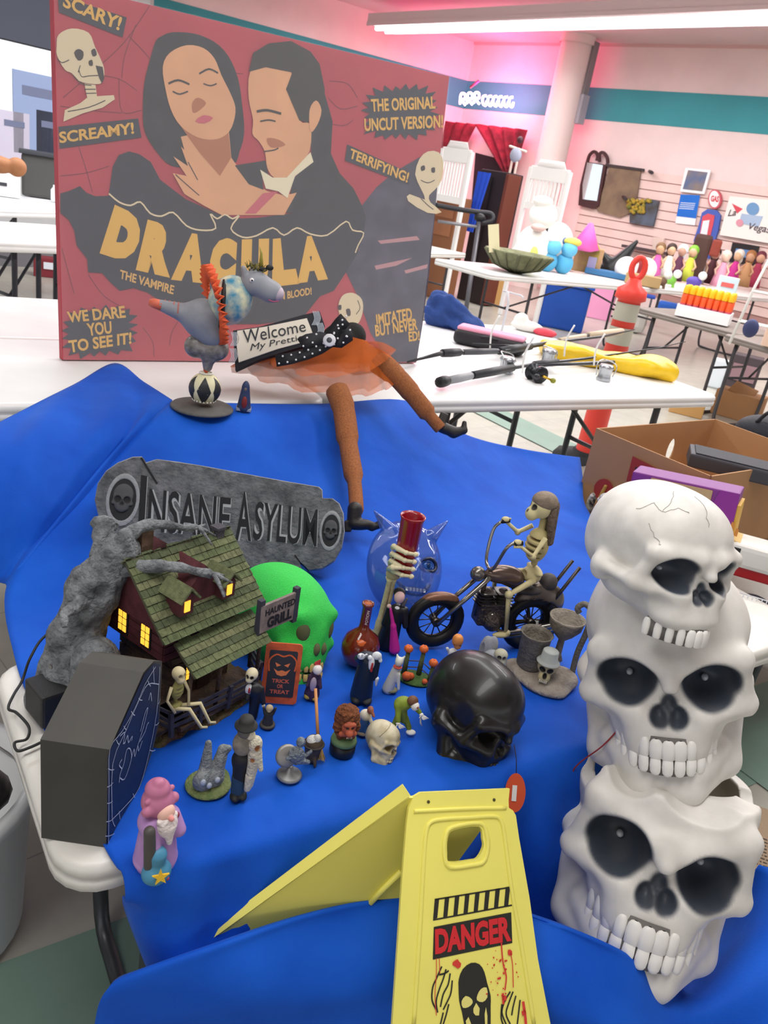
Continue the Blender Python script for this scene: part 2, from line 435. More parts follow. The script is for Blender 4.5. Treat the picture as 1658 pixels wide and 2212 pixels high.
# floor
fm = mat('#c9cbc7', .25, var=.1, scale=2.2)
def tile_floor():
    m = bpy.data.materials.new('floor_tile'); m.use_nodes = True; nt = m.node_tree; b = nt.nodes['Principled BSDF']
    tc = nt.nodes.new('ShaderNodeTexCoord'); mp = nt.nodes.new('ShaderNodeMapping'); mp.inputs['Rotation'].default_value[2] = math.radians(44)
    br = nt.nodes.new('ShaderNodeTexBrick'); br.offset = 0; br.inputs['Scale'].default_value = 1; br.inputs['Brick Width'].default_value = .305; br.inputs['Row Height'].default_value = .305
    br.inputs['Mortar Size'].default_value = .0018; br.inputs['Color1'].default_value = (*lin('#c2bfb2'), 1); br.inputs['Color2'].default_value = (*lin('#bbb8ad'), 1); br.inputs['Mortar'].default_value = (*lin('#9d9a90'), 1)
    n = nt.nodes.new('ShaderNodeTexNoise'); n.inputs['Scale'].default_value = 9; n.inputs['Detail'].default_value = 8
    mx = nt.nodes.new('ShaderNodeMix'); mx.data_type = 'RGBA'; mx.blend_type = 'MULTIPLY'; mx.inputs[0].default_value = .35
    L = nt.links.new; L(tc.outputs['Object'], mp.inputs[0]); L(mp.outputs[0], br.inputs[0]); L(mp.outputs[0], n.inputs[0]); L(br.outputs[0], mx.inputs[6]); L(n.outputs[0], mx.inputs[7]); L(mx.outputs[2], b.inputs['Base Color'])
    b.inputs['Roughness'].default_value = .28
    return m
mb = MB(); mb.box((2, 5, -.05), (40, 34, .1)); floor = tag(mb.build('floor', tile_floor()), kind='structure')
gm = mat('#7f9a8c', .3, var=.08, scale=5)
def strip(a, b, wd_):
    a, b = Vector(a), Vector(b); t = (b-a).normalized(); n = V(-t.y, t.x, 0)*wd_/2; o = V(0, 0, .002+.002*len(floor.children))
    mb = MB(); mb.add([a-n+o, b-n+o, b+n+o, a+n+o], [(0, 1, 2, 3)]); mb.build('tile_stripe', gm, floor)
g0 = P(60, 2240, 0); strip(g0-uD*1.6, g0+uD*3, .3)
g1 = P(1640, 1620, 0); strip(g1-wD*2, g1+wD*2, .3)
g2 = P(1200, 960, 0); strip(g2-wD*3, g2+wD*4, .3)
# round column and the grey conduit beside it
cx = WR.hit(1240, 300)-WR.n*-.5
ctr = V(cx.x, cx.y, 0); rad = .25
for i in range(40):                                            # slide it so that it stands in front of the wall
    pass
mb = MB(); mb.lathe([(rad, 0), (rad, CZ+.1)], ctr, 32); mb.lathe([(rad+.03, CZ-.02), (rad+.03, CZ+.1)], ctr, 32)
tag(mb.build('trim_4', mat('#f0dcd7', .6)), kind='structure')
pA = WR.hit(1283, 120)+WR.n*.35; pB = WR.hit(1272, 262)+WR.n*.35
pA = V(pB.x, pB.y, pA.z)
t = thing('conduit_pipe', 'grey metal duct running down the pink wall beside the round column', 'pipe', V(pB.x, pB.y, pB.z))
mb = MB(); mb.box((0, 0, (CZ-pB.z)/2+.05), (.13, .13, CZ-pB.z), (0, 0, A44)); mb.build('duct', mat('#8b8486', .5), t)
mb = MB(); mb.box((0, 0, .12), (.19, .17, .42), (0, 0, A44)); mb.build('end_box', mat('#a9a5ae', .5), t)

# left side of the shop: bright glass front, dark header
Lz = 3.07
gl0 = V(-7.8, 3.0, 0); gl1 = V(-2.3, 9.6, 0)
GP = Plane(gl0, gl1-gl0, zD)
LG = GP.loc(225, 60)[0]
hz = GP.hit(60, 95).z
def glass_wall():
    mb = MB(); mb.add(*wallbox(GP, -2, LG, hz, 4.1, .2)); tag(mb.build('wall_left', mat('#4b4f5c', .8)), kind='structure')
    mb = MB(); mb.add(*wallbox(GP, -2, LG, 0, .25, .2)); tag(mb.build('baseboard_left', mat('#6e6c70', .8)), kind='structure')
    x = -2; i = 0
    while x < LG-.3:
        i += 1
        w = tag(bpy.data.objects.new('window_%d' % i, None), kind='structure'); COL.objects.link(w)
        mb = MB(); mb.add(*wallbox(GP, x+.04, x+1.5, .25, hz, .01, -.05)); mb.build('pane', mat('#ffffff', .05, trans=1, ior=1.0, alpha=.35), w)
        mb = MB(); mb.add(*wallbox(GP, x-.03, x+.04, .25, hz, .08, 0)); mb.build('window_frame', mat('#9aa2b4', .4), w)
        x += 1.54
glass_wall()
# fluorescent strips: housing with lit tubes, parallel to the right wall
def fixture(a, b, label, n):
    a, b = Vector(a), Vector(b); d = b-a; L = d.length; ang = math.atan2(d.y, d.x)
    t = thing('strip_light', label, 'ceiling light', TRS(a, ang))
    mb = MB(); mb.box((L/2, 0, .10), (L, .56, .14)); mb.box((L/2, .28, .03), (L, .02, .06)); mb.box((L/2, -.28, .03), (L, .02, .06)); mb.build('housing', mat('#e6cfd0', .6), t)
    tm = mat('#fbfdff', .5, emit=9); first = None
    for r in (-.1, .1):
        for i in range(n):
            x0 = L*i/n+.02; x1 = L*(i+1)/n-.05
            if first is None:
                mb = MB(); mb.cyl((0, 0, 0), (x1-x0, 0, 0), .03, seg=10); first = mb.build('tube', tm, t); first.location = (x0, r, 0)
            else:
                c = first.copy(); COL.objects.link(c); c.parent = t; c.location = (x0, r, 0)
    return t
fa = P(822, 62, 3.5); fb = P(1658, 36, 3.5); fd = (fb-fa).normalized()
fixture(fa+V(0, 0, -.02), fa+fd*11.8, 'long row of lit fluorescent tubes under the ceiling along the pink wall', 7)
fixture(V(-3.4, .2, 3.0), V(-5.2, 4.6, 3.0), 'row of lit tubes over the left tables outside the picture', 4) if False else None

# ================================================================ tables
def ftable(M, L, D, zt_, label, col='#e9e7e2', legcol='#55565a', th=.045, legs=((.22,), (.78,)), group=None, name='folding_table', rough=.35):
    t = thing(name, label, 'table', M, group)
    bm = bmesh.new()
    r = .06; pts = []
    for cx_, cy_, a0 in ((L-r, D-r, 0), (r, D-r, pi/2), (r, r, pi), (L-r, r, 1.5*pi)):
        for k in range(6): q = a0+pi/2*k/5; pts.append((cx_+r*math.cos(q), cy_+r*math.sin(q)))
    def ring(off, z):
        c = V(L/2, D/2, 0); return [bm.verts.new((c.x+(x-c.x)*(1-2*off/L), c.y+(y-c.y)*(1-2*off/D), z)) for x, y in pts]
    rings = [ring(.02, 0), ring(.007, 0), ring(.001, -.006), ring(0, -.018), ring(.004, -.022), ring(0, -.026), ring(.001, -th+.004), ring(.008, -th), ring(.03, -th)]
    for a, b in zip(rings, rings[1:]):
        for i in range(len(pts)): bm.faces.new((a[i], b[i], b[(i+1) % len(pts)], a[(i+1) % len(pts)]))
    bm.faces.new(rings[0]); bm.faces.new(rings[-1][::-1])
    me = bpy.data.meshes.new('tabletop'); bm.to_mesh(me); bm.free(); me.materials.append(mat(col, rough, var=.04, scale=6, bump=.05, bscale=300))
    for p in me.polygons: p.use_smooth = len(p.vertices) == 4
    o = bpy.data.objects.new('tabletop', me); COL.objects.link(o); o.parent = t; o.location.z = zt_
    lm = mat(legcol, .4, .6)
    for fx, in legs:
        x = L*fx
        mb = MB()
        mb.tube(sm([(x, .1, zt_-th), (x, .1, .25), (x, .12, .05), (x, .2, .012), (x, D-.2, .012), (x, D-.12, .05), (x, D-.1, .25), (x, D-.1, zt_-th)], 4, False), .014, 8)
        mb.tube([(x, .1, zt_*.55), (x, D-.1, zt_*.55)], .01, 8)
        mb.build('leg_frame', lm, t)
        mb = MB(); s_ = 1 if fx < .5 else -1
        mb.tube([(x, D/2, zt_*.55), (x+s_*L*.2, D/2, zt_-th-.01)], .009, 8); mb.build('brace', lm, t)
    return t
front_z = .55
Mf = Matrix.Translation(W(0, 0, 0)) @ Matrix.Rotation(TH, 4, 'Z')
ftable(Mf, 1.68, .46, front_z, 'low white plastic folding table under the near end of the blue cloth', '#dedcd4', legs=((.09,), (.9,)))
Mr = Matrix.Translation(W(.98, 1.13, 0)) @ Matrix.Rotation(TH, 4, 'Z')
ftable(Mr, 1.83, .61, .76, 'white folding table holding the fishing rods', '#efefee', legs=((.27,), (.86,)))
Mr2 = Matrix.Translation(W(.98, 1.745, 0)) @ Matrix.Rotation(TH, 4, 'Z')
ftable(Mr2, 1.83, .61, .76, 'white folding table with pink case and crumpled blue fabric, behind the fishing rods', '#efefee')
Mr3 = Matrix.Translation(W(-.86, 1.13, 0)) @ Matrix.Rotation(TH, 4, 'Z')
ftable(Mr3, 1.83, .61, .76, 'white folding table at left under the red film poster', '#f0f0ef')
Mr4 = Matrix.Translation(W(-.86, 1.745, 0)) @ Matrix.Rotation(TH, 4, 'Z')
ftable(Mr4, 1.83, .61, .76, 'white folding table behind the red film poster at left', '#f0f0ef')

# ================================================================ blue cloth
def cloth_mat():
    m = bpy.data.materials.new('blue_fleece'); m.use_nodes = True; nt = m.node_tree; b = nt.nodes['Principled BSDF']; L = nt.links.new
    tc = nt.nodes.new('ShaderNodeTexCoord'); n = nt.nodes.new('ShaderNodeTexNoise'); n.inputs['Scale'].default_value = 7; n.inputs['Detail'].default_value = 6
    L(tc.outputs['Object'], n.inputs[0]); r = nt.nodes.new('ShaderNodeValToRGB'); L(n.outputs[0], r.inputs[0])
    r.color_ramp.elements[0].position = .3; r.color_ramp.elements[0].color = (*lin('#0d4cb9'), 1)
    r.color_ramp.elements[1].position = .75; r.color_ramp.elements[1].color = (*lin('#195fd0'), 1)
    L(r.outputs[0], b.inputs['Base Color']); b.inputs['Roughness'].default_value = .7; b.inputs['Specular IOR Level'].default_value = .15
    b.inputs['Sheen Weight'].default_value = .1; b.inputs['Sheen Roughness'].default_value = .4; b.inputs['Sheen Tint'].default_value = (.5, .65, 1, 1)
    n2 = nt.nodes.new('ShaderNodeTexNoise'); n2.inputs['Scale'].default_value = 5; n2.inputs['Detail'].default_value = 3
    bp = nt.nodes.new('ShaderNodeBump'); bp.inputs['Strength'].default_value = .35; bp.inputs['Distance'].default_value = .02; L(tc.outputs['Object'], n2.inputs[0]); L(n2.outputs[0], bp.inputs['Height'])
    n3 = nt.nodes.new('ShaderNodeTexNoise'); n3.inputs['Scale'].default_value = 220; b2 = nt.nodes.new('ShaderNodeBump'); b2.inputs['Strength'].default_value = .12; b2.inputs['Distance'].default_value = .003
    L(tc.outputs['Object'], n3.inputs[0]); L(n3.outputs[0], b2.inputs['Height']); L(bp.outputs[0], b2.inputs['Normal']); L(b2.outputs[0], b.inputs['Normal'])
    return m
m_cloth = cloth_mat()
def rowp(pts): return [P(*p) for p in pts]
def hang(p, out, z): q = p - wD*out; return V(q.x, q.y, z)
Zc = front_z+.006
ridge = rowp([(264, 1886, Zc), (420, 1842, Zc), (640, 1782, Zc), (880, 1722, Zc), (1080, 1668, Zc), (1200, 1630, Zc), (1330, 1600, Zc)])
main = [
 rowp([(372, 866, .768), (520, 871, .768), (700, 872, .768), (880, 866, .768), (1005, 938, .70), (1130, 970, .64), (1252, 988, .60)]),
 rowp([(330, 903, .762), (500, 912, .755), (700, 912, .755), (880, 905, .745), (1008, 968, .68), (1135, 1000, .615), (1258, 1030, .575)]),
 rowp([(228, 1012, .69), (400, 1030, .672), (640, 1035, .668), (850, 1030, .66), (1015, 1062, .62), (1145, 1080, .58), (1265, 1098, .56)]),
 rowp([(112, 1130, .622), (340, 1180, .60), (620, 1190, .60), (850, 1175, .59), (1020, 1180, .575), (1180, 1175, .562), (1325, 1185, Zc)]),
 rowp([(15, 1262, .562), (280, 1330, Zc), (560, 1345, Zc), (800, 1325, Zc), (1000, 1315, Zc), (1200, 1300, Zc), (1400, 1300, Zc)]),
 rowp([(32, 1420, Zc), (250, 1480, Zc), (520, 1500, Zc), (780, 1480, Zc), (980, 1460, Zc), (1190, 1430, Zc), (1410, 1420, Zc)]),
 rowp([(92, 1568, Zc), (290, 1630, Zc), (540, 1640, Zc), (780, 1610, Zc), (1000, 1580, Zc), (1190, 1540, Zc), (1400, 1510, Zc)]),
 rowp([(228, 1832, Zc), (380, 1760, Zc), (600, 1710, Zc), (850, 1665, Zc), (1050, 1620, Zc), (1195, 1590, Zc), (1370, 1560, Zc)]),
 ridge,
]
of = [.012, .016, .02, .03, .02, .03, .02]
main.append([hang(p, .012+o*.5, .525) for p, o in zip(ridge, of)])
main.append([hang(p, .014+o*1.2, .45) for p, o in zip(ridge, of)])
main.append([hang(p, .010+o*2, .36) for p, o in zip(ridge, [.0, .03, .0, .03, .0, .035, .0])])
main.append([hang(p, .0+o*2, .22) for p, o in zip(ridge, [-.01, .05, -.005, .04, -.01, .05, .0])])
last = main[-1]; last[0] = P(332, 2132, .30); main[-2][0] = P(275, 1985, .43); main[-3][0] = P(268, 1950, .49)
G = catgrid(main, 8)
nr, nc = G.shape[:2]
rg = np.random.RandomState(3)
for i in range(nr):
    for j in range(nc):
        s_ = i/8; a = j/(nc-1)
        if s_ > 8.6:
            amp = min(1, (s_-8.6)/2)*.012; ph = a*26+math.sin(i*.07)*1.2
            off = amp*(math.sin(ph)+.5*math.sin(ph*2.3+1)); G[i, j, :2] += -np.array(wD)[:2]*off
        elif 1.0 < s_ < 4.2:
            G[i, j, 2] += .006*math.sin(s_*2.1+a*9)*math.sin(pi*(s_-1)/3.2)
def gridfaces(nr, nc, off=0, flip=False): return [((off+i*nc+j, off+(i+1)*nc+j, off+(i+1)*nc+j+1, off+i*nc+j+1) if not flip else (off+i*nc+j, off+i*nc+j+1, off+(i+1)*nc+j+1, off+(i+1)*nc+j)) for i in range(nr-1) for j in range(nc-1)]
vs = [tuple(q) for q in G.reshape(-1, 3)]; fs = gridfaces(nr, nc)
# the part that lies over the rear table's edge at left and hangs down
left = [
 rowp([(-90, 960, .765), (-90, 1010, .755), (-80, 1120, .65), (-70, 1262, .53)]),
 rowp([(60, 882, .765), (20, 960, .757), (10, 1110, .655), (-20, 1260, .53)]),
 rowp([(160, 832, .765), (130, 925, .760), (90, 1090, .665), (0, 1259, .54)]),
 rowp([(248, 786, .765), (245, 905, .762), (170, 1050, .672), (8, 1261, .55)]),
 rowp([(310, 826, .765), (300, 905, .760), (205, 1030, .68), (12, 1262, .556)]),
 [main[0][0], main[1][0]-V(0, 0, .004), main[2][0]-V(0, 0, .006), main[4][0]-V(0, 0, .004)]]
Lg = catgrid(left, 8)
for i in range(Lg.shape[0]):
    for j in range(Lg.shape[1]):
        b_ = j/(Lg.shape[1]-1); Lg[i, j, 2] += .010*math.sin(i*.55+b_*3)*math.sin(pi*b_)
n0 = len(vs); vs += [tuple(q) for q in Lg.reshape(-1, 3)]; fs += gridfaces(Lg.shape[0], Lg.shape[1], n0)
cl = mesh_obj('blue_cloth', vs, fs, m_cloth, None, True)
so = cl.modifiers.new('thickness', 'SOLIDIFY'); so.thickness = .0025; so.offset = -1
tag(cl, 'bright blue fleece cloth covering the near table and draped up over the rear table edge', 'cloth')
# the gathered cloth in the foreground, round the sign and the skulls
low = [
 rowp([(196, 2330, .27), (430, 2300, .28), (660, 2260, .30), (860, 2240, .32), (1080, 2250, .33), (1250, 2290, .32), (1400, 2330, .30), (1560, 2330, .28), (1760, 2320, .3)]),
 rowp([(205, 2212, .36), (420, 2180, .38), (650, 2140, .40), (860, 2110, .41), (1060, 2130, .41), (1230, 2170, .40), (1370, 2240, .36), (1560, 2250, .30), (1750, 2180, .36)]),
 rowp([(222, 2148, .41), (420, 2085, .44), (645, 2010, .45), (862, 1962, .455), (1040, 1970, .45), (1200, 2020, .44), (1350, 2085, .42), (1490, 2190, .33), (1740, 2050, .40)]),
 rowp([(262, 2112, .42), (430, 2054, .45), (645, 1983, .46), (862, 1938, .46), (1040, 1950, .455), (1200, 1998, .445), (1350, 2062, .42), (1500, 2150, .31), (1720, 1950, .42)]),
 rowp([(285, 2118, .37), (440, 2062, .40), (650, 1990, .40), (870, 1945, .40), (1040, 1960, .39), (1210, 2006, .37), (1370, 2080, .33), (1530, 2090, .27), (1690, 1890, .42)]),
 rowp([(310, 2170, .25), (460, 2110, .25), (660, 2040, .25), (880, 2000, .25), (1040, 2010, .24), (1220, 2060, .2), (1400, 2140, .15), (1540, 2010, .22), (1640, 1868, .40)]),
]
low.insert(0, [V(p.x*.97, p.y*.93, .012) for p in low[0]])
LG_ = catgrid(low, 8)
for i in range(LG_.shape[0]):
    for j in range(LG_.shape[1]):
        s_ = i/(LG_.shape[0]-1); a = j/(LG_.shape[1]-1)
        LG_[i, j, 2] += (.010*math.sin(a*19+s_*5)*math.sin(s_*9+a*6)+.006*math.sin(a*33-s_*12))*max(0, 1-s_*1.35)
lc = mesh_obj('blue_cloth', [tuple(q) for q in LG_.reshape(-1, 3)], gridfaces(LG_.shape[0], LG_.shape[1]), m_cloth, None, True)
so = lc.modifiers.new('thickness', 'SOLIDIFY'); so.thickness = .0025
tag(lc, 'bunched blue cloth in the foreground, round the foot of the yellow sign', 'cloth')
# ================================================================ skulls
DK = '#474e59'
def skull_prims(jaw=True, paint=DK, eye=(.215, .02, .15, .125), brow=.085, angry=0, deep=1.0, noseh=.1, soft=.02, gr=.016):
    """unit skull: x across, -y face, z up; top of the head at z=.66, chin at about z=-.78"""
    pr = [E(0, .10, .20, .45, .54, .46, k=.05), E(0, -.12, .24, .42, .36, .36, k=.12), E(0, .30, .02, .37, .32, .32, k=.12),
          E(0, -.20, -.14, .35, .27, .34, k=.10), E(0, -.34, -.25, .26, .19, .18, k=.09), E(0, .05, -.22, .36, .34, .22, k=.1)]
    pr += both(C(.08, -.46, .15+angry*-.05, .36, -.34, .15+angry*.05, brow, brow*.85, k=.06),
               C(.36, -.34, .13, .41, -.25, -.10, .055, .06, k=.05),
               C(.20, -.42, -.15, .39, -.26, -.13, .075, .07, k=.06),
               C(.39, -.25, -.13, .44, .08, -.10, .06, .05, k=.05),
               E(.42, .12, -.12, .06, .09, .12, k=.08),
               C(.15, -.47, -.15, .14, -.44, -.34, .05, .06, k=.07))
    pr += [C(0, -.47, .12, 0, -.53, .03, .06, .045, k=.05)]
    pr += [sub(q) for q in both(E(.54, -.16, .08, .10, .15, .16, k=.09), E(.385, -.22, -.30, .075, .16, .11, k=.05), E(.31, -.42, -.28, .05, .07, .08, k=.06))]
    ex, ez, erx, erz = eye
    e = E(ex, -.45, ez, erx, .25*deep, erz, k=.03, soft=soft, gr=gr); e['rot'] = (0, 12+angry*10, 0)
    if paint: e['col'] = paint
    pr += [sub(q) for q in both(e)]
    n1 = E(.045, -.58, -.145, .052, .15, noseh*.65, k=.02, soft=soft*.8, gr=gr*.7); n2 = E(0, -.58, -.095, .05, .15, noseh*.85, k=.02, soft=soft*.8, gr=gr*.7)
    if paint: n1['col'] = n2['col'] = paint
    pr += [sub(q) for q in both(n1)]+[sub(n2)]
    if jaw:
        pr += jaw_prims()
    return pr
def jaw_prims():
    return [E(0, -.40, -.58, .18, .12, .10, k=.08), E(0, -.32, -.46, .25, .17, .12, k=.08), E(0, -.12, -.38, .27, .22, .16, k=.08)] + \
        both(C(.12, -.42, -.59, .33, -.12, -.52, .08, .08, k=.08), C(.33, -.12, -.52, .40, .04, -.14, .085, .06, k=.08), C(.16, -.40, -.48, .29, -.2, -.42, .07, .06, k=.06))
def arc(n, hw, y0, dp):
    """n places along the dental arch: x, y, heading"""
    out = []
    for i in range(n):
        a = (i-(n-1)/2)/((n-1)/2)*1.12; out.append((hw*math.sin(a)/math.sin(1.12), y0+dp*(1-math.cos(a))/(1-math.cos(1.12)), a))
    return out
def tooth_mesh(name, mt, w, h, d):
    mb = MB(); pts = []
    rows = []
    for z, sx, sy in ((-.5, .72, .6), (-.44, .92, .9), (0, 1, 1), (.3, .9, .95), (.45, .62, .7), (.5, .25, .3)):
        rows.append([V(w/2*sx*math.cos(q)*1.0 if abs(math.cos(q)) < .8 else w/2*sx*math.copysign(1, math.cos(q)), d/2*sy*math.sin(q), h*z) for q in [2*pi*(k+.5)/10 for k in range(11)]])
    mb.grid(rows); return mb.build(name, mt)
def teeth(parent, n=12, hw=.21, y0=-.555, dp=.22, zu=-.43, zl=-.535, h=.115, lower=True, wh='#eeece6', line='#6d6a66', rowh=None, name='tooth'):
    mt = mat(wh, .35); w = 2.75*hw/n; first = None
    back = MB()
    for zc, hh, ok in ((zu, h, True), (zl, h*.85, lower)):
        if not ok: continue
        A = arc(24, hw*.985, y0+.008, dp)
        up = [V(x, y, zc+hh*.56) for x, y, a in A]; dn = [V(x, y, zc-hh*.52) for x, y, a in A]
        inn = [V(x*.8, y+.06, zc+hh*.56) for x, y, a in A]; inn2 = [V(x*.8, y+.06, zc-hh*.52) for x, y, a in A]
        back.grid([inn, up, dn, inn2])
    back.build('gum_line', mat(line, .7), parent)
    for zc, sgn, ok in ((zu, 1, True), (zl, -.85, lower)):
        if not ok: continue
        for i, (x, y, a) in enumerate(arc(n, hw, y0, dp)):
            if first is None: first = tooth_mesh(name, mt, w, h, w*.55); o = first
            else: o = first.copy(); COL.objects.link(o)
            o.parent = parent; o.location = (x, y, zc); o.rotation_euler = (0, 0, a) if sgn > 0 else (pi, 0, a); sw = 1.12 if abs(i-(n-1)/2) < 1.2 and sgn > 0 else .93
            o.scale = (sw, 1, abs(sgn))
    return first
def cracks(mb, lines, surf, w=.004):
    for L in lines: mb.tube([surf(*p) for p in L], w, 4, False)
bone = dict(rough=.45, var=.12, scale=5)
def skull_paint(X, cols):
    """faint wavy grey-brown mottling over the whole skull"""
    n = np.sin(X[:, 0]*23+X[:, 2]*7)*np.sin(X[:, 1]*19-X[:, 2]*11)
    w = np.clip(.10*n, 0, .1)[:, None]
    return cols*(1-w)+np.array([*lin('#9b958a'), 1])*w
top_prims = skull_prims(False, eye=(.215, .01, .135, .135), deep=.9)
def on_cranium(az, el, up=.004):
    """a point on the brain case, az 0 = front, el up"""
    a, b = math.radians(az), math.radians(el); d = V(math.sin(a)*math.cos(b), -math.cos(a)*math.cos(b), math.sin(b)); r = .95; c = V(0, 0, .2)
    for _ in range(40):
        q = c+d*r; s_ = float(field(top_prims, np.array([[q.x, q.y, q.z]], np.float32))[0])
        if s_ < up: break
        r -= max(s_*.7, .002)
    return c+d*r
def crack(parent, ptsl, w=.0024):
    for pts in ptsl:
        mb = MB()
        q = sm(pts, 4, False); q = [(a+random.uniform(-1.2, 1.2), b+random.uniform(-1.2, 1.2)) for a, b in q]
        mb.tube([on_cranium(a, b) for a, b in q], w, 4, False)
        mb.build('crack_line', mat('#a29f9a', .8), parent)

# three large white skulls piled at right
def big_skull(M, label, prims, res, low_teeth, **tk):
    t = thing('plastic_skull', label, 'skull', M, 'pile of three large white skulls')
    sculpt('cranium', prims, res, None, t, .04, '#dfdcd5', paint=skull_paint, **bone)
    for s_ in (-1, 1): MB().ell((s_*.20, -.235, .0), (.02, .03, .02), 10, 8).build('eye_bulb', mat('#c9ccd2', .1, coat=1), t)
    return t
SK = 108
t1 = big_skull(camM(PD(1420, 1208, 1.12), 5, 24, 12, .186)@Matrix.Diagonal((1, 1, .88, 1)), 'large white skull without lower jaw, topmost of the pile of three', top_prims+[E(0, -.38, -.36, .255, .18, .12, k=.08)], SK, False)
teeth(t1, 11, .25, -.56, .26, -.475, lower=False, h=.145)
crack(t1, [[(-62, 42), (-50, 34), (-36, 40), (-24, 38)], [(-50, 34), (-44, 52), (-46, 66)], [(-62, 42), (-78, 30)], [(-4, 62), (-2, 46), (-6, 34), (-5, 26)], [(-58, 20), (-50, 8), (-44, 2)]])
mid_prims = skull_prims(True, eye=(.225, .02, .155, .12))
t2 = big_skull(camM(PD(1434, 1428, 1.25), 1.5, -16, 8, .265), 'large white skull with full teeth grinning straight ahead, middle of the pile of three', mid_prims, SK, True)
teeth(t2, 11, .25, -.555, .22, -.315, -.415, .11)
crack(t2, [[(-30, 62), (-34, 48), (-32, 36)], [(10, 58), (6, 50), (12, 42)]])
# the lowest: broken open on top, the next one sits in the hole
low_prims = skull_prims(True, eye=(.225, .02, .155, .13), angry=1.0)
for q in low_prims[:3]: pass
low_prims += [sub(B(0, 0, .80, .8, .8, .47, .02, k=.02)), sub(E(0, .12, .20, .385, .40, .32, k=.02), col='#a79f88', soft=.012, gr=.004), sub(E(.14, -.5, .38, .24, .24, .13, k=.015)), sub(E(-.24, -.40, .38, .13, .22, .12, k=.015)), sub(E(-.44, -.1, .30, .14, .2, .16, k=.015)), sub(E(.42, .0, .34, .12, .12, .08, k=.01))]
for q in low_prims:
    if q.get('op') == 's' and 'col' in q and q['c'][0] > .1 and q['c'][1] < -.2 and q['c'][2] > -.05: q['c'] = (q['c'][0], q['c'][1], q['c'][2]-.03)
t3 = big_skull(camM(PD(1416, 1790, 1.245), 15, -14, 4, .29), 'large white skull with cracked-open crown and angry brow, lowest of the pile of three', low_prims, 120, True)
teeth(t3, 11, .26, -.555, .22, -.325, -.43, .12)
# red cord threaded through the pile
t = tag(MB().tube(sm([PD(1336, 1574, 1.2), PD(1300, 1612, 1.22), PD(1240, 1660, 1.27), PD(1222, 1720, 1.3)], 6, False), .0012, 6).build('red_string', mat('#9a2f33', .6)), 'thin red string threaded through the pile of white skulls', 'string')

# bright green skull
pg = [E(0, .08, .14, .45, .60, .50, k=.05), E(0, -.22, .06, .38, .36, .40, k=.1), E(0, -.36, -.26, .27, .22, .26, k=.12), E(0, -.36, -.52, .23, .19, .16, k=.06), E(0, -.05, -.2, .34, .4, .26, k=.1), E(0, -.5, -.03, .06, .08, .12, k=.08), sub(E(0, -.6, -.43, .3, .1, .03, k=.05))] + both(E(.2, -.45, .16, .15, .09, .07, k=.1), E(.25, -.40, -.16, .14, .1, .08, k=.1))
g = thing('green_skull', 'bright green glittery skull with gold teeth behind the small house', 'skull', camM(PD(606, 1346, 1.40), 6, 54, 0, .165))
sculpt('cranium', pg, 70, mat('#35dd55', .5, bump=.5, bscale=160, var=.15, scale=90), g, .04)
mb = MB()
for x, z, rx, rz in ((.19, .03, .09, .14), (-.19, .03, .09, .14), (.05, -.17, .042, .075), (-.05, -.17, .042, .075)):
    mb = MB(); mb.ell((x, -.49 if abs(x) > .1 else -.555, z), (rx, .06, rz), 14, 8, rot=(0, 0, x*1.6)); mb.build('socket', mat('#5a5f3e', .8), g)
teeth(g, 12, .23, -.575, .22, -.36, -.47, .095, True, '#c9b06a', '#2a3f1e')
# glossy black skull
k_ = thing('black_skull', 'glossy black full-size skull at the front edge of the cloth', 'skull', camM(PD(1022, 1540, 1.26), 8, 47, 22, .14))
pb = skull_prims(True, None, eye=(.19, .03, .13, .11), deep=.8)
sculpt('cranium', pb, 90, mat('#1d1b1b', .36, var=.3, scale=12, coat=.15, wear=None), k_, .04)
teeth(k_, 12, .23, -.54, .2, -.31, -.40, .09, True, '#2a2726', '#151313')
# ivory antique looking skull
iv = thing('ivory_skull', 'small ivory skull with brown age stains in the middle of the cloth', 'skull', camM(PD(826, 1602, 1.20), 16, 55, 6, .047))
sculpt('cranium', skull_prims(True, '#6a5a40', eye=(.19, .02, .12, .12), soft=.04), 54, None, iv, .04, '#cfc7ac', rough=.5, h2='#a39672', scale=2.2)
teeth(iv, 8, .23, -.54, .2, -.32, -.42, .1, True, '#cbbf9d', '#54462f')
mb = MB(); mb.tube([on_cranium(-80+i*2, 5+i*4.2, .0) for i in range(20)], .012, 4); mb.build('skull_seam', mat('#8d8060', .8), iv)
# ================================================================ the film poster on its board
def S(bx, by, z, yaw=0, s=1.0, rx=0, ry=0, dz=0):
    """a frame standing at z under pixel bx,by: x right, z up, -y to the viewer; one unit is 100 pixels there"""
    b = P(bx, by, z); k = pj(b)[2]/FPX*100*s
    return TRS(b, math.atan2(-b.x, b.y)+math.radians(yaw), k, math.radians(rx), math.radians(ry)) @ Matrix.Translation((0, 0, dz))
def Sd(x, y, dep, roll=0, yaw=0, pitch=0, s=1.0): return camM(PD(x, y, dep), roll, yaw, pitch, dep/FPX*100*s)

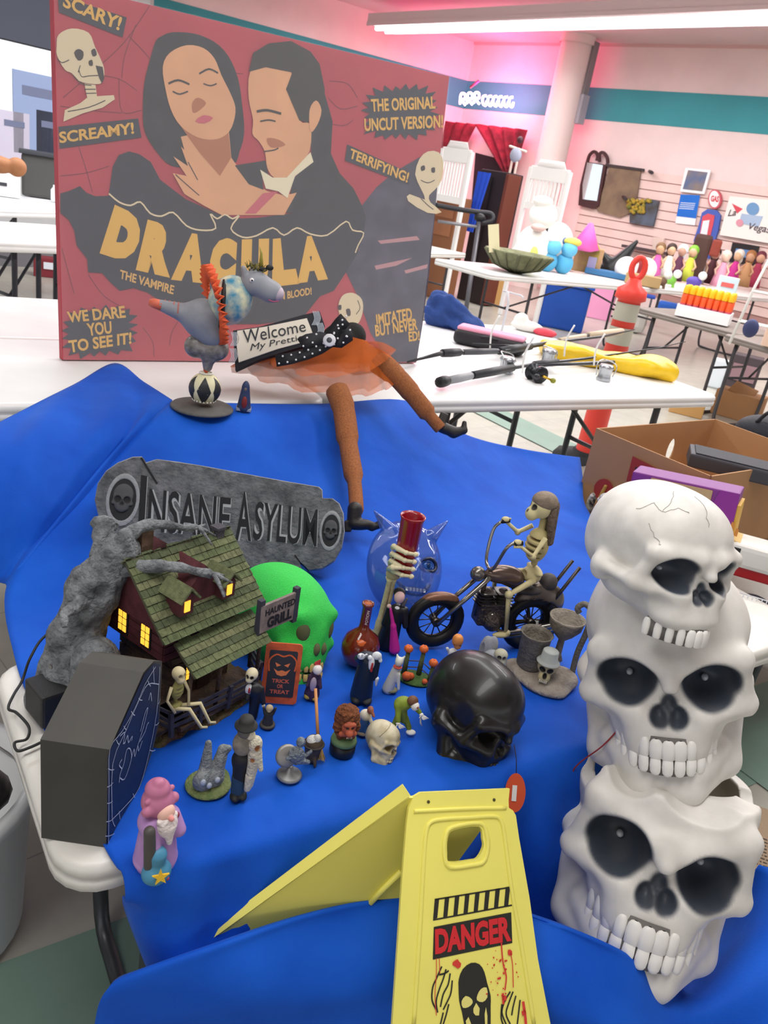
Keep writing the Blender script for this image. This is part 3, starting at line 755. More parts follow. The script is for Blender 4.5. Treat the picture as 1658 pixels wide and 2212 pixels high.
pBL = P(135, 777, .764); pBR = P(898, 784, .764); pex = (pBR-pBL).normalized(); pback = V(-pex.y, pex.x, 0)
def lean(b, px):
    d = ray(*px); M = Matrix((pback, zD, -d)).transposed(); return M.inverted() @ (CAM0-b)
a1 = lean(pBR, (968, 166)); a2 = lean(pBL, (114, -38))
upv = (pback*(a1.x/a1.y*.5+a2.x/a2.y*.5)+zD).normalized()
PP = Plane(pBL+(-pex.cross(upv) if False else V(0, 0, 0)), pex, upv)
if PP.n.dot(CAM0-pBL) < 0: raise Exception('poster normal')
pT = thing('film_poster', 'large red shrink-wrapped vampire film poster on board leaning back on the white table', 'poster', PP.M())
q4 = [PP.loc(135, 777), PP.loc(898, 784), PP.loc(970, 165), PP.loc(113, -40)]
MB().prism(q4, -.03).build('board', mat('#b5404c', .7, var=.12, scale=3), pT)
def pm(mb, pts, off, smooth=0): PP.poly(mb, pts, off, smooth)
def c1(*a): return [(100+x/3.316, y/3.316) for x, y in a]
def c2(*a): return [(500+x/3.316, y/3.316) for x, y in a]
def c3(*a): return [(100+x/3.316, 400+y/3.316) for x, y in a]
def c4(*a): return [(450+x/2.961, 520+y/2.961) for x, y in a]
dark = '#35363f'; yel = '#dba950'; cream = '#e2cda6'; skin = '#dba278'
# web lines
mb = MB()
for L in (c1((120, 700), (350, 500), (560, 300), (740, 40)), c1((540, 560), (560, 400), (640, 180)), c1((400, 540), (530, 570), (650, 650)), c1((590, 260), (680, 350), (740, 420)), c1((520, 570), (540, 800), (680, 790)), c1((100, 760), (300, 790), (540, 810)), c1((100, 1260), (280, 1240), (450, 1190)), c1((230, 1050), (280, 1200), (330, 1380)), c2((700, 580), (830, 600), (900, 700)), c2((680, 880), (800, 900), (870, 860)), c3((110, 450), (150, 600), (200, 780)), c3((300, 640), (420, 800), (600, 900)), c3((880, 1150), (900, 1050), (960, 950)), c3((690, 1020), (760, 1120), (770, 1230)), c2((0, 520), (80, 530)), c2((690, 700), (780, 780), (900, 760))):
    PP.line(mb, L, 1.6, .0006, 4)
mb.build('web_lines', mat('#7c2f3a', .8), pT)['kind'] = 'stuff'
# castle at right, bat wing and cape
mb = MB(); pm(mb, [(780, 445), (812, 405), (850, 372), (905, 340), (950, 330), (938, 470), (925, 600), (912, 700), (899, 782), (840, 782), (800, 720), (772, 640), (745, 585), (775, 540)], .0010)
mb.build('castle_print', mat('#504c5c', .8, var=.3, scale=14), pT)
mb = MB()
for c in (c4((1060, 160), (1200, 130), (1300, 110), (1200, 160), (1070, 185)), c4((1250, 190), (1400, 150), (1395, 175), (1260, 210)), c4((1080, 0), (1330, -30), (1350, -5), (1100, 20))): pm(mb, c, .0014)
mb.build('cloud_print', mat('#b8868a', .8), pT)
mb = MB(); pm(mb, [(130, 418), (150, 412), (172, 402), (186, 416), (205, 424), (234, 423), (243, 360), (256, 335), (278, 327), (300, 333), (325, 350), (345, 388), (400, 430), (470, 462), (520, 472), (560, 470), (620, 462), (700, 452), (781, 446), (790, 470), (784, 503), (772, 545), (748, 586), (720, 628), (690, 640), (650, 690), (560, 700), (470, 700), (400, 690), (345, 650), (318, 632), (288, 622), (258, 628), (240, 612), (220, 590), (190, 588), (188, 560), (165, 530), (160, 498), (148, 475), (130, 460)], .0018)
mb.build('bat_print', mat(dark, .8), pT)
# two generic portrait figures
mb = MB()
pm(mb, c1((820, 262), (900, 232), (1060, 242), (1200, 300), (1300, 400), (1370, 560), (1400, 750), (1415, 950), (1380, 1090), (1330, 1180), (1100, 1200), (900, 1190), (790, 1090), (705, 950), (690, 800), (700, 600), (740, 430), (780, 300)), .0016, 3)
pm(mb, c2((655, 640), (720, 870), (708, 1100), (770, 1240), (870, 1350), (945, 1500), (700, 1525), (390, 1525), (440, 1280), (570, 1150), (560, 900)), .0022)
pm(mb, c2((20, 1185), (240, 1150), (262, 1260), (215, 1270), (225, 1360), (120, 1320)), .0026)
mb.build('dark_print', mat('#39393d', .8, var=.2, scale=20), pT)
mb = MB()
pm(mb, c1((960, 980), (1300, 900), (1322, 1130), (1420, 1270), (1580, 1370), (1700, 1400), (1790, 1380), (1700, 1540), (1250, 1540), (1180, 1400), (1020, 1200)), .0024)
pm(mb, c1((830, 480), (880, 380), (1000, 325), (1120, 345), (1200, 420), (1250, 540), (1310, 660), (1350, 770), (1335, 880), (1290, 960), (1200, 1000), (1080, 985), (960, 905), (890, 790), (850, 640)), .0034, 3)
pm(mb, c2((130, 515), (240, 480), (400, 495), (440, 600), (480, 860), (560, 890), (555, 1080), (470, 1190), (390, 1270), (300, 1272), (250, 1200), (235, 1090), (190, 1010), (145, 960), (150, 860), (118, 700)), .0034, 3)
pm(mb, c2((552, 790), (600, 720), (638, 790), (610, 890), (560, 945)), .0044, 3)
pm(mb, c1((960, 1050), (1040, 1130), (1100, 1235), (1200, 1290), (1400, 1290), (1330, 1390), (1260, 1545), (1120, 1470), (985, 1390), (900, 1240), (1000, 1260), (905, 1120), (1010, 1190)), .0036)
mb.build('skin_print', mat(skin, .8, var=.06, scale=9), pT)
mb = MB()
pm(mb, c2((120, 515), (150, 380), (260, 312), (420, 295), (560, 370), (625, 460), (662, 640), (655, 760), (605, 722), (555, 790), (545, 880), (480, 862), (385, 640), (430, 520), (240, 482)), .0040)
for L, w in ((c1((870, 600), (940, 575), (1020, 605)), 4), (c1((1090, 530), (1160, 495), (1225, 525)), 3.5), (c1((900, 655), (950, 675), (1010, 655)), 3), (c1((1120, 600), (1170, 615), (1215, 600)), 2.6), (c2((175, 800), (250, 790), (350, 815)), 5), (c2((200, 870), (260, 860), (310, 870)), 3), (c1((1010, 1160), (1080, 1290)), 2), (c1((920, 1250), (1010, 1330), (1090, 1400)), 2), (c2((230, 1085), (300, 1075), (330, 1060)), 2.5)): PP.line(mb, L, w, .0042, 3)
mb.build('hair_print', mat('#3d3938', .8), pT)
mb = MB()
pm(mb, c1((1040, 740), (1080, 700), (1140, 740), (1080, 800), (1045, 805)), .0038, 3); pm(mb, c2((250, 990), (330, 1000), (380, 1040), (300, 1060), (260, 1040)), .0038, 3)
pm(mb, c1((960, 905), (1080, 985), (1200, 1000), (1300, 950), (1320, 1130), (1240, 1260), (1100, 1100)), .0030); mb.build('shade_print', mat('#b0704f', .8), pT)
mb = MB(); pm(mb, c1((1060, 870), (1120, 825), (1190, 845), (1130, 885)), .0042, 2); pm(mb, c2((90, 1530), (220, 1385), (330, 1368), (170, 1530)), .0032); mb.build('lip_print', mat('#c4606a', .8), pT)
mb = MB(); pm(mb, c2((200, 1215), (290, 1272), (390, 1272), (560, 1090), (582, 1160), (450, 1262), (395, 1420), (330, 1370), (240, 1350)), .0038); mb.build('collar_print', mat('#e3d8b8', .8), pT)
# cream outline of the bat
mb = MB(); PP.line(mb, c3((445, 60), (520, 122), (600, 145), (670, 120), (740, 200), (820, 222), (905, 195), (1000, 290), (1100, 322), (1210, 308), (1170, 205), (1220, 240), (1275, 210), (1330, 240), (1378, 218), (1318, 310), (1400, 372), (1500, 362), (1618, 305))+[(612, 508), (640, 492), (668, 505), (705, 508), (746, 478), (760, 497), (784, 503), (772, 530), (766, 546)], 3.2, .0030, 3)
mb.build('bat_outline', mat(cream, .7), pT)
# lettering
mb = MB(); T = lambda s_, q, b=.03, sh=0: PP.text(mb, s_, q, .0032, b, sh)
for ch, q in (('D', ((214, 547), (287, 571), (312, 472), (247, 442))), ('R', ((292, 583), (366, 600), (380, 491), (318, 474))), ('A', ((368, 604), (438, 612), (447, 509), (392, 500))), ('C', ((448, 612), (506, 617), (512, 515), (457, 513))), ('U', ((518, 621), (578, 621), (580, 515), (521, 517))), ('L', ((586, 620), (645, 613), (622, 512), (588, 516))), ('A', ((641, 612), (707, 603), (690, 507), (644, 512)))): T(ch, q, .10)
mb.build('title_lettering', mat('#dfae4c', .7), pT)
mb = MB(); T('THE VAMPIRE', ((257, 601), (373, 636), (376, 617), (259, 582))); T('MAN BLOOD!', ((583, 652), (672, 636), (671, 620), (583, 635))); mb.build('tagline_lettering', mat('#d9a95e', .7), pT)
def burst(cx_, cy_, rx, ry, n, off, k, inner=.8):
    pts = []
    for i in range(2*n):
        a = 2*pi*i/(2*n); ss = (abs(math.cos(a))**4+abs(math.sin(a))**4)**-.25; r = (1 if i % 2 else inner)*ss*(.93+.1*random.random()); ca, sa = math.cos(a)*rx*r, math.sin(a)*ry*r
        pts.append((cx_+ca, cy_+sa+k*ca))
    mb = MB(); pm(mb, pts, off); return mb.build('star_burst', mat('#3a3b44', .8), pT)
burst(864, 243, 84, 60, 24, .0022, -.04); burst(215, 716, 82, 56, 20, .0022, -.08)
mb = MB(); pm(mb, [(124, -10), (273, 38), (264, 81), (127, 27)], .0022); pm(mb, [(125.6, 274), (297.5, 256), (305, 297), (128.6, 321)], .0022); pm(mb, [(749, 312), (884, 374), (883, 400), (744, 347)], .0022); mb.build('label_strips', mat('#3a3b44', .8), pT)
mb = MB(); T('SCARY!', ((134, 15), (256, 67), (264, 38), (139, -14))); T('SCREAMY!', ((128, 310), (289, 289), (287, 264), (126, 285))); T('TERRIFYING!', ((752, 341), (878, 395), (883, 373), (757, 320)))
T('THE ORIGINAL', ((801, 242), (939, 235), (938, 208), (799, 214))); T('UNCUT VERSION!', ((786, 284), (955, 276), (955, 248), (785, 256)))
T('WE DARE', ((147, 697), (271, 686), (268, 660), (143, 673))); T('YOU', ((190, 726), (241, 720), (239, 693), (185, 698))); T('TO SEE IT!', ((150, 762), (283, 742), (283, 717), (146, 735)))
T('IMITATED', ((812, 700), (889, 692), (887, 664), (810, 679))); T('BUT NEVER', ((810, 727), (901, 712), (899, 687), (808, 702))); T('ED!', ((882, 738), (905, 735), (904, 714), (880, 716)))
mb.build('slogan_lettering', mat(yel, .7), pT)
# printed skulls
mb = MB()
pm(mb, c1((72, 330), (85, 250), (180, 205), (300, 235), (345, 335), (385, 420), (412, 500), (398, 592), (320, 602), (230, 580), (180, 525), (130, 500), (75, 400)), .003, 3)
pm(mb, c1((270, 600), (350, 610), (360, 690), (480, 682), (488, 712), (400, 772), (260, 812), (120, 872), (130, 790), (240, 740), (290, 700)), .003)
pm(mb, c2((1310, 1250), (1340, 1140), (1400, 1085), (1480, 1092), (1512, 1170), (1500, 1290), (1450, 1360), (1410, 1400), (1420, 1450), (1500, 1520), (1400, 1525), (1260, 1440), (1270, 1390), (1380, 1430), (1350, 1350)), .003, 2)
pm(mb, c4((830, 400), (860, 345), (920, 333), (975, 370), (985, 440), (960, 520), (905, 560), (860, 545), (880, 500), (835, 470)), .003, 3)
mb.build('skull_print', mat('#d9c7a4', .8), pT)
mb = MB()
for c in (c1((195, 380), (225, 352), (262, 372), (258, 420), (225, 435)), c1((318, 365), (345, 350), (358, 395), (330, 405)), c1((300, 440), (325, 430), (330, 470), (305, 470)), c2((1350, 1195), (1375, 1185), (1380, 1215), (1355, 1225)), c2((1425, 1205), (1450, 1200), (1450, 1235), (1428, 1235)), c4((825, 415), (845, 410), (845, 440), (828, 440)), c4((875, 440), (900, 435), (905, 475), (885, 480))): pm(mb, c, .0036, 2)
for L in (c1((160, 430), (110, 450), (75, 420)), c1((230, 500), (250, 550), (300, 545), (390, 540)), c1((240, 470), (225, 520)), c1((190, 540), (250, 600), (320, 612)), c1((270, 640), (350, 640)), c1((280, 670), (355, 668)), c1((150, 800), (300, 770), (420, 720)), c2((1350, 1290), (1400, 1310), (1450, 1290)), c2((1350, 1420), (1400, 1470), (1440, 1500)), c4((950, 380), (965, 430), (940, 470))): PP.line(mb, L, 1.7, .0036, 3)
pm(mb, c1((350, 470), (400, 480), (412, 560), (395, 600), (375, 560)), .0034)
mb.build('skull_print_lines', mat('#41393a', .8), pT)
# shrink film
def film():
    nx, ny = 60, 40; rows = []
    for j in range(ny+1):
        r = []
        for i in range(nx+1):
            a, b = i/nx, j/ny; x = (q4[0][0]*(1-a)+q4[1][0]*a)*(1-b)+(q4[3][0]*(1-a)+q4[2][0]*a)*b; y = (q4[0][1]*(1-a)+q4[1][1]*a)*(1-b)+(q4[3][1]*(1-a)+q4[2][1]*a)*b
            e = max(0, b-.86)/.14; z = .007+.0025*e*(math.sin(a*240+b*9)+random.uniform(-.6, .6))+.0006*math.sin(a*17+b*11)
            r.append((x, y, z))
        rows.append(r)
    m = mat('#ffffff', .12, alpha=.10, bump=.25, bscale=14, ior=1.5)
    MB().grid(rows).build('shrink_film', m, pT)
film()

# ================================================================ lettered headstone board
TN = [(-3, 30)]
hL = P(235, 1175, .60); hR = P(715, 1225, .60)
hex_ = V((hR-hL).x, (hR-hL).y, 0).normalized(); hb = V(-hex_.y, hex_.x, 0)
HP = Plane(P(470, 1228, .590)-hb*.0, hex_, (hb*.55+zD).normalized())
hT = thing('headstone_board', 'weathered grey foam headstone board reading Insane Asylum with two sunken skulls', 'sign', HP.M())
def d3(*a): return [(180+x/2.763, 960+y/2.763) for x, y in a]
out = sm(d3((345, 68), (375, 110), (440, 88), (700, 125), (1000, 178), (1410, 248)), 2, False)[:-1]
outline = d3((200, 105), (290, 70), (345, 68), (368, 105), (420, 88), (440, 84), (560, 100), (700, 122), (850, 150), (1000, 178), (1200, 215), (1408, 250), (1428, 268), (1430, 318), (1490, 320), (1530, 350), (1555, 410), (1562, 520), (1545, 620), (1500, 700), (1430, 745), (1350, 757), (1325, 730), (1290, 700), (1310, 760), (1280, 762), (1000, 742), (800, 718), (640, 700), (622, 655), (600, 694), (420, 682), (280, 640), (170, 560), (90, 450), (62, 330), (80, 230), (130, 155))
q = [HP.loc(*p) for p in outline]
if sum(q[i-1][0]*q[i][1]-q[i][0]*q[i-1][1] for i in range(len(q))) < 0: q = q[::-1]
stone = mat('#74767a', .9, var=.35, scale=28, bump=.8, bscale=90, h2='#4c4e52')
edge = mat('#45474c', .95, var=.3, scale=30, bump=.6)
mb = MB(); mb.use(edge); cxm = sum(a for a, b in q)/len(q); cym = sum(b for a, b in q)/len(q)
def shr(p, k): return (cxm+(p[0]-cxm)*(1-k*.45), cym+(p[1]-cym)*(1-k))
n = len(q); vs = [(a, b, -.045) for a, b in q]+[(a, b, -.008) for a, b in q]+[(*shr(p, .025), 0) for p in q]
mb.add(vs, [(i, (i+1) % n, n+(i+1) % n, n+i) for i in range(n)]+[t[::-1] for t in tess_up(q)])
mb.use(mat('#8e9094', .9, var=.3, scale=40)); mb.add(vs, [(n+i, n+(i+1) % n, 2*n+(i+1) % n, 2*n+i) for i in range(n)])
mb.use(stone); mb.add([v for v in vs[2*n:]], [t for t in tess_up([v[:2] for v in vs[2*n:]])])
mb.build('slab', None, hT)
mb = MB(); TT = lambda s_, q_, b=.012: HP.text(mb, s_, [(180+x/2.763, 960+y/2.763) for x, y in q_], .0016, b)
TT('I', ((325, 520), (362, 522), (382, 190), (345, 183)), .03); TT('NSANE', ((380, 520), (868, 560), (882, 318), (395, 262)))
TT('A', ((905, 572), (1000, 578), (985, 285), (940, 278))); TT('SYLUM', ((1008, 568), (1390, 612), (1398, 388), (1030, 338)))
mb.build('carved_lettering', mat('#232428', .9), hT)
mb = MB(); T2 = lambda s_, q_, b=.045: HP.text(mb, s_, [(180+4/2.763+x/2.763, 960+y/2.763+1) for x, y in q_], .0008, b)
T2('NSANE', ((380, 520), (868, 560), (882, 318), (395, 262))); T2('SYLUM', ((1008, 568), (1390, 612), (1398, 388), (1030, 338))); T2('A', ((905, 572), (1000, 578), (985, 285), (940, 278))); T2('I', ((325, 520), (362, 522), (382, 190), (345, 183)))
mb.build('letter_rim', mat('#a3a6aa', .9), hT)
for (cx_, cy_, rx_, rz_) in ((236, 330, 86, 138), (1474, 515, 58, 105)):
    px = (180+cx_/2.763, 960+cy_/2.763); x, y = HP.loc(*px); k = HP.px_size(*px)
    mb = MB(); n_ = 26; R0_ = [(x+math.cos(2*pi*i/n_)*rx_/2.763*k*1.12, y+math.sin(2*pi*i/n_)*rz_/2.763*k*1.15, .0012) for i in range(n_)]; R1_ = [(x+(p[0]-x)*.86, y+(p[1]-y)*.86, .0036) for p in R0_]; R2_ = [(x+(p[0]-x)*.8, y+(p[1]-y)*.8, .0018) for p in R0_]
    mb.grid([R0_+R0_[:1], R1_+R1_[:1], R2_+R2_[:1]]); mb.build('niche_rim', mat('#93969a', .9, bump=.6), hT)
    mb = MB(); mb.add([(a, b, .0014) for a, b, c in R2_], [tuple(range(n_))]); mb.build('niche', mat('#2c2d30', .95), hT)
    pr_ = skull_prims(False, '#141416', soft=.06)
    s_ = sculpt('carved_skull', pr_, 34, None, hT, .04, '#4c4d50', rough=.9); s_.matrix_local = Matrix.Translation((x, y-rz_/2.763*k*.02, .0015)) @ Matrix.Diagonal((rx_/2.763*k*1.5, rx_/2.763*k*1.75, .012, 1)) @ Matrix.Rotation(pi/2, 4, 'X').inverted() @ Matrix.Identity(4)
mb = MB(); HP.line(mb, d3((640, 655), (665, 600), (740, 570)), 2.5, .0014, 3); HP.line(mb, d3((345, 80), (400, 170), (440, 235)), 4, .0014, 3); HP.line(mb, d3((1290, 700), (1260, 660)), 3, .0014); mb.build('crack_line', mat('#1f2023', .9), hT)

# ================================================================ witch doll on the table edge
dD = pj(P(740, 868, .775))[2]
dT = thing('witch_doll', 'shelf-sitting witch doll with orange and black tulle skirt, legs hanging over the table edge', 'doll', Sd(735, 800, dD))
def Lo(x, y, d=0): return ((x-735)/100, d, (800-y)/100)      # pixel -> doll frame
def tulle(name, hem, waist, m, folds, amp, rnd):
    random.seed(rnd); rows = []; nH = len(hem)*8; H_ = sm(hem, 8); Wt = sm(waist, 8)
    for j in range(13):
        t_ = j/12; r = []
        for i in range(nH+1):
            h = H_[i % nH]; w_ = Wt[int((i % nH)*len(Wt)/nH)]; f = math.sin(i/nH*2*pi*folds+math.sin(t_*3)*.6)*amp*t_
            e = (t_**.8)
            r.append((w_[0]*(1-e)+h[0]*e+f*.5, w_[1]*(1-t_)+h[1]*t_+f, w_[2]*(1-e)+h[2]*e+.12*math.sin(pi*t_)+f*.6))
        rows.append(r)
    MB().grid(rows).build(name, m, dT)
waist = [Lo(690, 735, -.1), Lo(735, 728, -.15), Lo(780, 735, -.1), Lo(790, 735, .15), Lo(735, 738, .2), Lo(685, 740, .15)]
tulle('tulle_skirt', [Lo(500, 795, -.2), Lo(590, 835, -.6), Lo(740, 868, -.8), Lo(835, 850, -.6), Lo(868, 800, 0), Lo(800, 800, .5), Lo(650, 790, .5)], waist, mat('#d2691e', .9, alpha=.60, var=.2, scale=3), 13, .09, 1)
tulle('tulle_underskirt', [Lo(520, 790, -.1), Lo(620, 828, -.4), Lo(735, 852, -.6), Lo(810, 846, -.5), Lo(850, 790, 0), Lo(780, 790, .3), Lo(660, 780, .3)], waist, mat('#1f1715', .9, alpha=.45), 9, .12, 2)
tulle('tulle_overskirt', [Lo(560, 770, -.35), Lo(600, 800, -.8), Lo(690, 830, -1.0), Lo(800, 815, -.9), Lo(850, 765, -.3), Lo(790, 770, .2), Lo(650, 760, .2)], waist, mat('#c85f1c', .9, alpha=.42), 11, .10, 3)
leg_m = mat('#8a5330', .9, var=.35, scale=30, bump=.5, bscale=80, h2='#a9683a')
dI = dT.matrix_world.inverted()
def lw(x, y, z): return dI @ P(x, y, z)
dT_leg = sm([lw(728, 845, .83), lw(742, 885, .80), lw(752, 960, .745), lw(765, 1040, .70), lw(770, 1108, .665)], 6, False)
MB().tube(dT_leg, [.24]*6+[.22]*6+[.18]*6+[.13]*6+[.10], 14).build('leg', leg_m, dT)
MB().tube(sm([Lo(815, 785, -.1), Lo(852, 815, -.3), Lo(890, 860, -.45), Lo(925, 905, -.5), Lo(948, 932, -.5)], 6, False), [.24]*6+[.21]*6+[.19]*6+[.13]*6+[.12], 14).build('leg', leg_m, dT)
boot = mat('#25221f', .45, bump=.2)
sh = sculpt('boot', [C(.0, 0, .1, -.02, 0, -.12, .13, .12), E(.10, 0, -.17, .24, .13, .10, k=.06), C(.3, 0, -.22, .42, 0, -.18, .07, .06, k=.05), C(.42, 0, -.18, .46, 0, -.06, .055, .04, k=.03), C(.46, 0, -.06, .40, 0, -.02, .04, .03, k=.02), B(-.12, 0, -.20, .06, .09, .10, .02)], 46, boot, dT); sh.location = lw(766, 1112, .662)
mb = MB(); mb.tube([Lo(777, 1106, -.98), Lo(768, 1104, -.99), Lo(765, 1112, -.99), Lo(770, 1120, -.99), Lo(778, 1118, -.98)], .015, 6); mb.build('boot_buckle', mat('#c9c9cc', .3, .9), dT)
sh2 = sculpt('boot', [E(.0, 0, 0, .3, .14, .12), C(.2, 0, -.02, .38, 0, .10, .12, .08, k=.06), C(.38, 0, .1, .34, 0, .25, .07, .05, k=.04), B(-.12, 0, .18, .09, .1, .12, .03)], 46, boot, dT); sh2.location = Lo(958, 930, -.4); sh2.rotation_euler = (0, .35, 0)
sculpt('body', [E(0, 0, 0, .45, .3, .42), E(.25, .05, .15, .3, .25, .3)], 40, mat('#1b1818', .8, bump=.3), dT).location = Lo(735, 738, .1)
# little sign she carries
sP = Plane(PD(508, 786, dD-.09), PD(683, 740, dD-.09)-PD(508, 786, dD-.09), PD(514, 709, dD-.06)-PD(508, 786, dD-.09))
if sP.n.dot(CAM0-sP.o) < 0: raise Exception('x')
def prn(mb, pts, off, s_=0, th=0): sP.poly(mb, pts, off, s_, th)
gT = thing('welcome_sign', 'small cream wooden sign with black scroll ends reading Welcome My Pretties', 'sign', sP.M())
mb = MB(); prn(mb, [(503, 714), (560, 706), (655, 680), (690, 672), (700, 700), (692, 738), (640, 752), (560, 776), (508, 800)], -.012, 0, .012); mb.build('back_plate', mat('#23252c', .6), gT)
mb = MB(); prn(mb, [(513, 716), (570, 708), (663, 689), (672, 712), (680, 734), (600, 755), (516, 784), (512, 750)], .001, 0, .003); mb.build('panel', mat('#e6dfcf', .7), gT)
mb = MB(); sP.text(mb, 'Welcome', ((527, 745), (662, 718), (658, 695), (525, 716)), .006, .0, .0); sP.text(mb, 'My Pretties', ((540, 765), (668, 737), (664, 722), (545, 745)), .006, .0, .0); mb.build('lettering', mat('#34363c', .8), gT)
mb = MB()
for x0, y0, s_ in ((506, 735, 1), (503, 770, 1), (682, 690, 1), (690, 715, 1)):
    for k in range(5):
        a = k*1.25; sP.line(mb, [(x0-6+k*3, y0-16), (x0-2+k*3, y0), (x0-8+k*3, y0+14)], 1.6, .004, 3)
mb.build('scroll_lines', mat('#b9c2cc', .6), gT)['kind'] = 'stuff'
# dotted bow
bowm = mat('#1c1d22', .7); bT = thing('polka_dot_bow', 'black ribbon bow with white polka dots and a round button, tied at the doll\'s waist', 'bow', Sd(712, 738, dD-.13))
def rib(name, pts, w, dots):
    rows = [[(x-712)/100 for x, y in pts]]
    A = []; Bm = []
    for i, (x, y) in enumerate(pts):
        a = pts[min(i+1, len(pts)-1)]; b = pts[max(i-1, 0)]; tx, ty = a[0]-b[0], a[1]-b[1]; l = math.hypot(tx, ty); nx_, ny_ = -ty/l*w/2, tx/l*w/2
        ww = 1-.0*i; A.append(((x+nx_-712)/100, .05*math.sin(i*1.3), (738-y-ny_)/100)); Bm.append(((x-nx_-712)/100, .05*math.sin(i*1.3+.7)-.02, (738-y+ny_)/100))
    o = MB().grid([A, Bm]).build(name, bowm, bT); so_ = o.modifiers.new('t', 'SOLIDIFY'); so_.thickness = .012
    mb = MB()
    for k in range(dots):
        t_ = (k+.5)/dots*(len(pts)-1); i = int(t_); f = t_-i; x = pts[i][0]*(1-f)+pts[min(i+1, len(pts)-1)][0]*f; y = pts[i][1]*(1-f)+pts[min(i+1, len(pts)-1)][1]*f
        for s_ in (-.3, .3): mb.ell(((x-712)/100+(.06 if s_ > 0 else -.02), -.07, (738-y+s_*w)/100), (.022, .012, .022), 8, 5)
    mb.build('polka_dots', mat('#e6e6e6', .6), bT)['kind'] = 'stuff'
rib('ribbon_tail', [(712, 738), (690, 752), (660, 765), (628, 775), (596, 780)], 26, 7)
rib('ribbon_loop', [(712, 738), (690, 730), (665, 735), (650, 745)], 30, 3)
rib('ribbon_loop', [(712, 738), (722, 715), (735, 700), (746, 690)], 30, 4)
rib('ribbon_tail', [(712, 738), (735, 740), (752, 730), (748, 712)], 22, 3)
mb = MB(); mb.lathe([(0, .0), (.13, .0), (.14, .04), (.12, .06), (0, .05)], (0, 0, 0), 18); o = mb.build('button', mat('#d9d9de', .3), bT); o.rotation_euler = (pi/2, 0, 0); o.location = (0, -.1, 0)
o = MB().lathe([(0, .061), (.05, .062), (.06, .055)], (0, 0, 0), 12).build('button_centre', mat('#3d3f49', .4), bT); o.rotation_euler = (pi/2, 0, 0); o.location = (0, -.105, 0)

# ================================================================ acrobat animal figure on a ball
bz = .771; aD = pj(P(436, 880, bz))[2]
aT = thing('acrobat_figurine', 'grey animal acrobat figurine in an orange ruff balancing on a harlequin ball', 'figurine', S(436, 882, bz))
def A_(x, y, d=0): return ((x-436)/100+(882-y)/100*-.17*.0, d, (882-y)/100/.86)
MB().lathe([(0, 0), (.66, 0), (.67, .03), (.64, .06), (0, .065)], (0, 0, 0), 40).build('base_disc', mat('#5d5b58', .7, var=.15, scale=8), aT)
bc = (.03, 0, .45)
rows = []
o = MB().ell(bc, .34, 32, 20).build('ball', mat('#ded7b0', .4), aT)
mb = MB(); 
for k in range(6):
    a0 = 2*pi*k/6-.05+pi/2
    def sp(u_, v_): q_ = V(math.cos(v_)*math.cos(u_), math.cos(v_)*math.sin(u_), math.sin(v_))*.343; return (q_.x+bc[0], q_.y+bc[1], q_.z+bc[2])
    rr = []
    for j in range(9):
        v_ = -1.0+2.0*j/8; hw_ = .45*(1-abs(v_)/1.0); rr.append([sp(a0+hw_*(i/4-1)/max(math.cos(v_), .35)*1.0, v_) for i in range(9)])
    mb.grid(rr)
mb.build('diamond_pattern', mat('#262729', .5), aT)
mb = MB()
for r_, z_ in ((.24, .20), (.13, .79)):
    for k in range(20): mb.ell((bc[0]+r_*math.cos(2*pi*k/20), r_*math.sin(2*pi*k/20), z_), .022, 6, 4)
mb.build('pearl_trim', mat('#e6e4da', .3), aT)
o = MB().ell((.03, 0, .88), (.07, .07, .09)).build('red_bead', mat('#c44a33', .4), aT)
sculpt('mottled_haunch', [E(-.22, .02, 1.32, .24, .2, .24, k=.1), E(.18, .02, 1.32, .28, .22, .26, k=.1), C(.05, 0, 1.25, .05, 0, .92, .18, .1, k=.1)], 44, mat('#5a5550', .35, var=.5, scale=7, h2='#8f8a86'), aT)
sculpt('body', [E(-.12, .05, 1.9, .42, .36, .42, k=.15), E(.1, .05, 1.62, .34, .3, .3, k=.15), C(-.4, .05, 1.95, -.98, 0, 2.08, .22, .11, k=.12), C(.28, -.2, 2.25, .48, -.28, 2.3, .1, .06, k=.04)], 60, mat('#8c8f96', .5, var=.1, scale=6), aT)
o = MB().ell((.40, 0, 2.36), (.44, .38, .52), 24, 16, (0, .35, 0)).build('patterned_torso', mat('#dad8b4', .5, var=.3, scale=4, h2='#2f86a8'), aT)
mb = MB(); nn = 30; R_ = []
for rr_, dy_ in ((.5, 0), (.82, .0)):
    R_.append([])
    for k in range(nn*4+1):
        a = 2*pi*k/(nn*4); w_ = (.09 if rr_ > .55 else .03)*math.sin(a*nn); q_ = V((w_), math.sin(a)*rr_*.85, math.cos(a)*rr_); q_.rotate(Euler((0, -.25, .25))); R_[-1].append((q_.x+.1, q_.y+.02, q_.z+2.22))
mb.grid(R_); o = mb.build('orange_ruff', mat('#e2592a', .6), aT); so_ = o.modifiers.new('t', 'SOLIDIFY'); so_.thickness = .02
mb = MB(); mb.tube([(.17+V(0, 0, 0).x+math.cos(0)*0+.08, math.sin(2*pi*k/20)*.40, math.cos(2*pi*k/20)*.5+2.26) for k in range(20)], .05, 8, closed=True); mb.build('black_trim', mat('#1d1d1f', .6), aT)
sculpt('head', [E(.86, -.05, 2.78, .30, .24, .26, k=.12), E(1.18, -.08, 2.66, .26, .23, .23, k=.14), C(.66, -.1, 2.92, .60, -.12, 3.05, .08, .05, k=.04), C(.8, .12, 2.95, .78, .14, 3.06, .07, .05, k=.04)], 48, mat('#8f9299', .5), aT)
sculpt('muzzle', [E(1.30, -.1, 2.64, .17, .18, .17)], 30, mat('#b9aab6', .5), aT)
